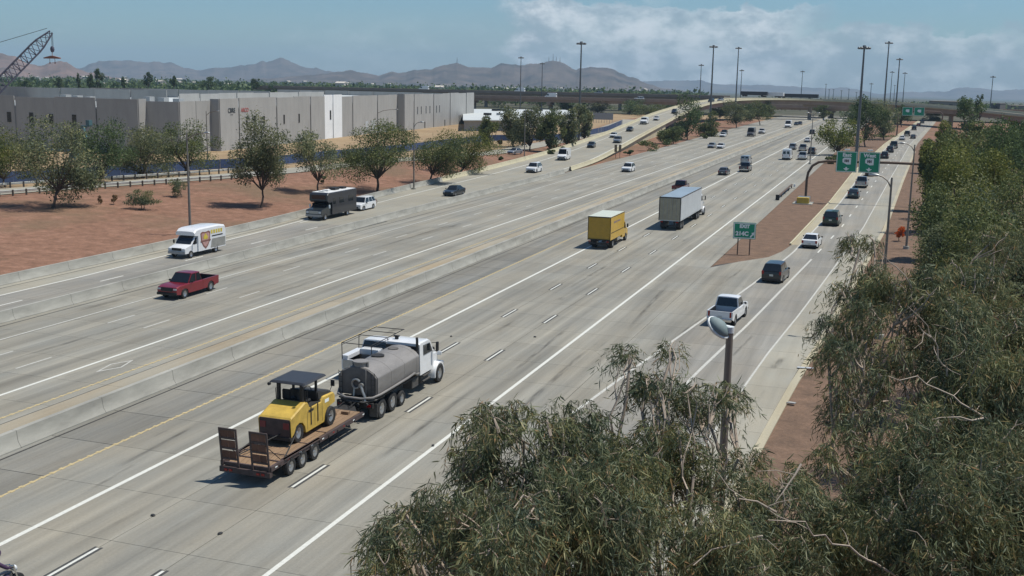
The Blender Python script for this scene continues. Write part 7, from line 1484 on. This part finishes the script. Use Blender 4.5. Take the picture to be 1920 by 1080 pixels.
for i, (u, v, rx, ry, kd, lab) in enumerate(((1219, 281, 22, 12, 'mesq', 'large round bush against the cream ramp wall'), (1249, 272, 12, 8, 'mesq', 'round bush right of the large one by the ramp wall'), (1181, 289, 10, 4, 'dark', 'low bush near the start of the ramp wall'), (1321, 258, 12, 7, 'mesq', 'bush at the foot of the high mast by the freeway'), (1560, 305, 14, 10, 'mesq', 'bush behind the gantry leg in the gravel island'), (1655, 258, 24, 8, 'mesq', 'long low bush along the exit ramp wall'), (1030, 290, 12, 6, 'mesq', 'low clipped bush beside the frontage road'), (1060, 284, 14, 6, 'dark', 'dark bush beside the tall high mast foot'), (939, 300, 5, 4, 'dark', 'small round shrub on the gravel below the frontage road'), (938, 271, 6, 5, 'dry', 'small brown shrub by the blue fence'))):
    tree_px('bush', lab, u, v+2, u, v-ry*.7, rx, ry, kd, 90+i, 0, n=900, leaf=.4, group=SH, nb=7, trunk=.08, cat='bush')
# right-hand trees behind the near gums
RT_ = 'trees behind the exit ramp'
def tree_d(name, label, u, v, d, rx, ry, kind, seed, **k):
    rx, ry = rx*1.3, ry*1.2; k['n'] = int(k['n']*1.5); k['nb'] = int(k['nb']*1.4); c = far(u, v, d); b = np.array([c[0], c[1], ground_z(c[0], c[1])]); s = d/F; hz_c = ry*s; dz_ = max(0, min(c[2]-hz_c-1.6, 3.2))/2; c = c-np.array([0, 0, dz_]); return clump_tree(name, label, b, c, (rx*s, rx*s, hz_c+dz_), kind, seed, group=RT_, **k)
tree_d('mesquite_tree', 'bright mesquite crown spilling over the end of the gantry', 1800, 345, 92, 66, 60, 'palo', 120, n=9000, leaf=.2, nb=14)
tree_d('mesquite_tree', 'green mesquite above the gravel verge light pole', 1782, 285, 135, 42, 44, 'palo', 121, n=5000, leaf=.28, nb=12)
tree_d('mesquite_tree', 'olive mesquite beside the verge with a pale twiggy edge', 1790, 420, 72, 62, 50, 'mesq', 122, n=8000, leaf=.18, nb=14)
tree_d('gum_tree', 'blue-grey gum tree beyond the bright mesquite', 1890, 280, 120, 62, 48, 'dark', 123, n=6000, leaf=.26, nb=12)
tree_d('gum_tree', 'deep green gum tree at the edge of the trees', 1880, 400, 62, 90, 70, 'euc', 124, n=9000, leaf=.16, nb=14)
tree_d('mesquite_tree', 'mesquite in front of the brown viaduct on the right', 1835, 245, 210, 36, 20, 'mesq', 125, n=2600, leaf=.45, nb=10)
tree_d('mesquite_tree', 'low olive tree at the end of the exit ramp', 1770, 246, 230, 24, 16, 'palo', 126, n=1800, leaf=.45, nb=8)
tree_d('gum_tree', 'grey tree in front of the viaduct past the mesquite', 1905, 248, 190, 30, 20, 'dark', 127, n=2000, leaf=.45, nb=8)
tree_d('gum_tree', 'dark gum tree standing up over the right-hand viaduct', 1815, 205, 330, 24, 18, 'dark', 128, n=1600, leaf=.6, nb=8)
tree_d('palm_like_tree', 'tall narrow tree above the right-hand viaduct', 1840, 192, 340, 8, 14, 'dark', 129, n=500, leaf=.5, nb=6)
for i, (u, v, d, rx, ry, kd, lab) in enumerate(((1762, 320, 115, 30, 40, 'mesq', 'mesquite standing over the orange drums'), (1850, 330, 100, 60, 50, 'palo', 'wide yellow-green mesquite in the middle of the right-hand trees'), (1910, 350, 85, 60, 60, 'mesq', 'green mesquite at the outer edge of the right-hand trees'), (1765, 375, 90, 36, 40, 'mesq', 'mesquite leaning towards the verge light pole'), (1835, 290, 150, 50, 40, 'mesq', 'rounded mesquite behind the wide yellow-green one'), (1925, 250, 170, 50, 40, 'dark', 'dark gum rising at the end of the right-hand trees'), (1790, 470, 58, 50, 40, 'euc', 'grey-green tree under the olive mesquite'), (1860, 455, 50, 80, 60, 'mesq', 'green tree between the olive mesquite and the near gum'), (1755, 285, 160, 20, 26, 'mesq', 'slim mesquite at the verge beyond the drums'))):
    tree_d('mesquite_tree', lab, u, v, d, rx, ry, kd, 200+i, n=int(5200 if d > 80 else 7500), leaf=max(.15, d*.0022), nb=11)
tree_px('flowering_shrub', 'shrub covered in orange blossom on the verge by the light pole', 1686, 452, 1686, 434, 14, 12, 'flower', 140, 0, n=900, leaf=.16, group=SH, nb=7, trunk=.05, cat='shrub')
# fill the verge with undergrowth that the gum crowns hang over
UG = 'undergrowth below the gum trees'
for i, (u, v, d, rx, ry, lab) in enumerate(((1880, 520, 45, 120, 60, 'dense undergrowth tree behind the spreading gum'), (1760, 560, 40, 60, 45, 'dark undergrowth tree left of the dense one'), (1900, 680, 32, 110, 80, 'shaded thicket tree at the edge of the verge'))):
    c = far(u, v, d); s = d/F; clump_tree('gum_tree', lab, (c[0], c[1], ground_z(c[0], c[1])), c, (rx*s, rx*s, ry*s), 'euc', 150+i, n=9000, leaf=.14, group=UG, nb=14)
# ---------------- wooded town below the hills (one far mass) and the trees that stand out of it
def woodland():
    r = np.random.default_rng(77); P_, LN = [], []
    for k in range(1900):
        u = r.uniform(-120, 1330); d = r.choice([r.uniform(760, 1300), r.uniform(1300, 2600)]); p0 = far(u, 150, d); x, y = p0[0], p0[1]; z = ground_z(x, y); h = r.uniform(5, 11); w = r.uniform(3, 7); m_ = 19
        q = r.normal(size=(m_, 3))*np.array([w*.5, w*.5, h*.26])+np.array([x, y, z+h*.6]); P_.append(q); LN.append(r.uniform(1.6, 3.2, m_)*(1+d/2600))
    for k in range(260):
        u = r.uniform(1400, 2000); d = r.uniform(700, 1500); p0 = far(u, 190, d); x, y = p0[0], p0[1]; z = ground_z(x, y); q = r.normal(size=(20, 3))*np.array([3, 3, 1.4])+np.array([x, y, z+3]); P_.append(q); LN.append(r.uniform(1.5, 2.6, 20))
    P_ = np.concatenate(P_); LN = np.concatenate(LN); V, q, t = diamonds(P_, LN, LN*.7, r, .2); o = bpy.data.objects.new('far_woodland', fast_mesh('far_woodland', V, q, t, LEAF['dark'])); COL.objects.link(o); stuff(o); o['label'] = 'distant dark green wooded town below the hills'; o['category'] = 'woodland'
woodland()
HOUSE = mat('house_stucco', (.5, .46, .4), .9, var=.1, rand=.2)
for k in range(60):
    u = random.uniform(0, 1250); d = random.uniform(1200, 3600); p = far(u, 150, d); z = ground_z(p[0], p[1])+random.uniform(4, 13); w = random.uniform(8, 16)
    t = thing('distant_house', 'tiny pale house among the trees below the hills', 'house', (p[0], p[1], z-4), random.uniform(0, 3), 'houses below the hills')
    MB().b2((-w/2, -4, -8), (w/2, 4, 3.2)).obj('wall', HOUSE, t); MB().prism([(-4.4, 3.2), (0, 5), (4.4, 3.2)], -w/2-.3, w/2+.3).obj('roof', HOUSE, t)
for i, (u, vt, vb, rx, lab, kd) in enumerate(((182, 128, 168, 11, 'pair-topped tall dark tree above the warehouse roof', 'dark'), (168, 134, 168, 7, 'tall dark tree left of the pair-topped one', 'dark'), (147, 140, 168, 5, 'slim cypress on the skyline behind the crane', 'dark'), (110, 142, 166, 13, 'broad dark tree on the skyline below the crane hook', 'dark'), (48, 140, 166, 13, 'dark tree behind the crane boom', 'dark'), (230, 142, 166, 6, 'single skyline tree right of the pair', 'dark'), (278, 136, 166, 9, 'tall tree pair over the middle of the roof', 'dark'), (325, 138, 166, 7, 'pointed tree over the warehouse step', 'dark'), (390, 142, 168, 16, 'wide tree over the warehouse corner', 'dark'), (480, 145, 170, 10, 'rounded tree behind the white wall section', 'dark'))):
    d = 640+i*14; c = far(u, (vt+vb)/2, d); s = d/F; b = np.array([c[0], c[1], ground_z(c[0], c[1])]); clump_tree('skyline_tree', lab, b, c, (rx*s, rx*s, (vb-vt)/2*s), kd, 170+i, n=1300, leaf=.8, group='trees on the skyline', nb=9, trunk=.3)

# ================================================================== desert haze
hz_ = MB().b2((-14000, -400, -140), (14000, 12600, 300)).obj('haze', bpy.data.materials.new('haze_air')); stuff(hz_)
hm = hz_.data.materials[0]; hm.use_nodes = True; hm.node_tree.nodes.clear(); ho = hm.node_tree.nodes.new('ShaderNodeOutputMaterial'); hv = hm.node_tree.nodes.new('ShaderNodeVolumePrincipled')
hv.inputs['Color'].default_value = (.55, .76, .95, 1); hv.inputs['Density'].default_value = 9e-5; hv.inputs['Anisotropy'].default_value = 0.0
hm.node_tree.links.new(hv.outputs[0], ho.inputs['Volume'])
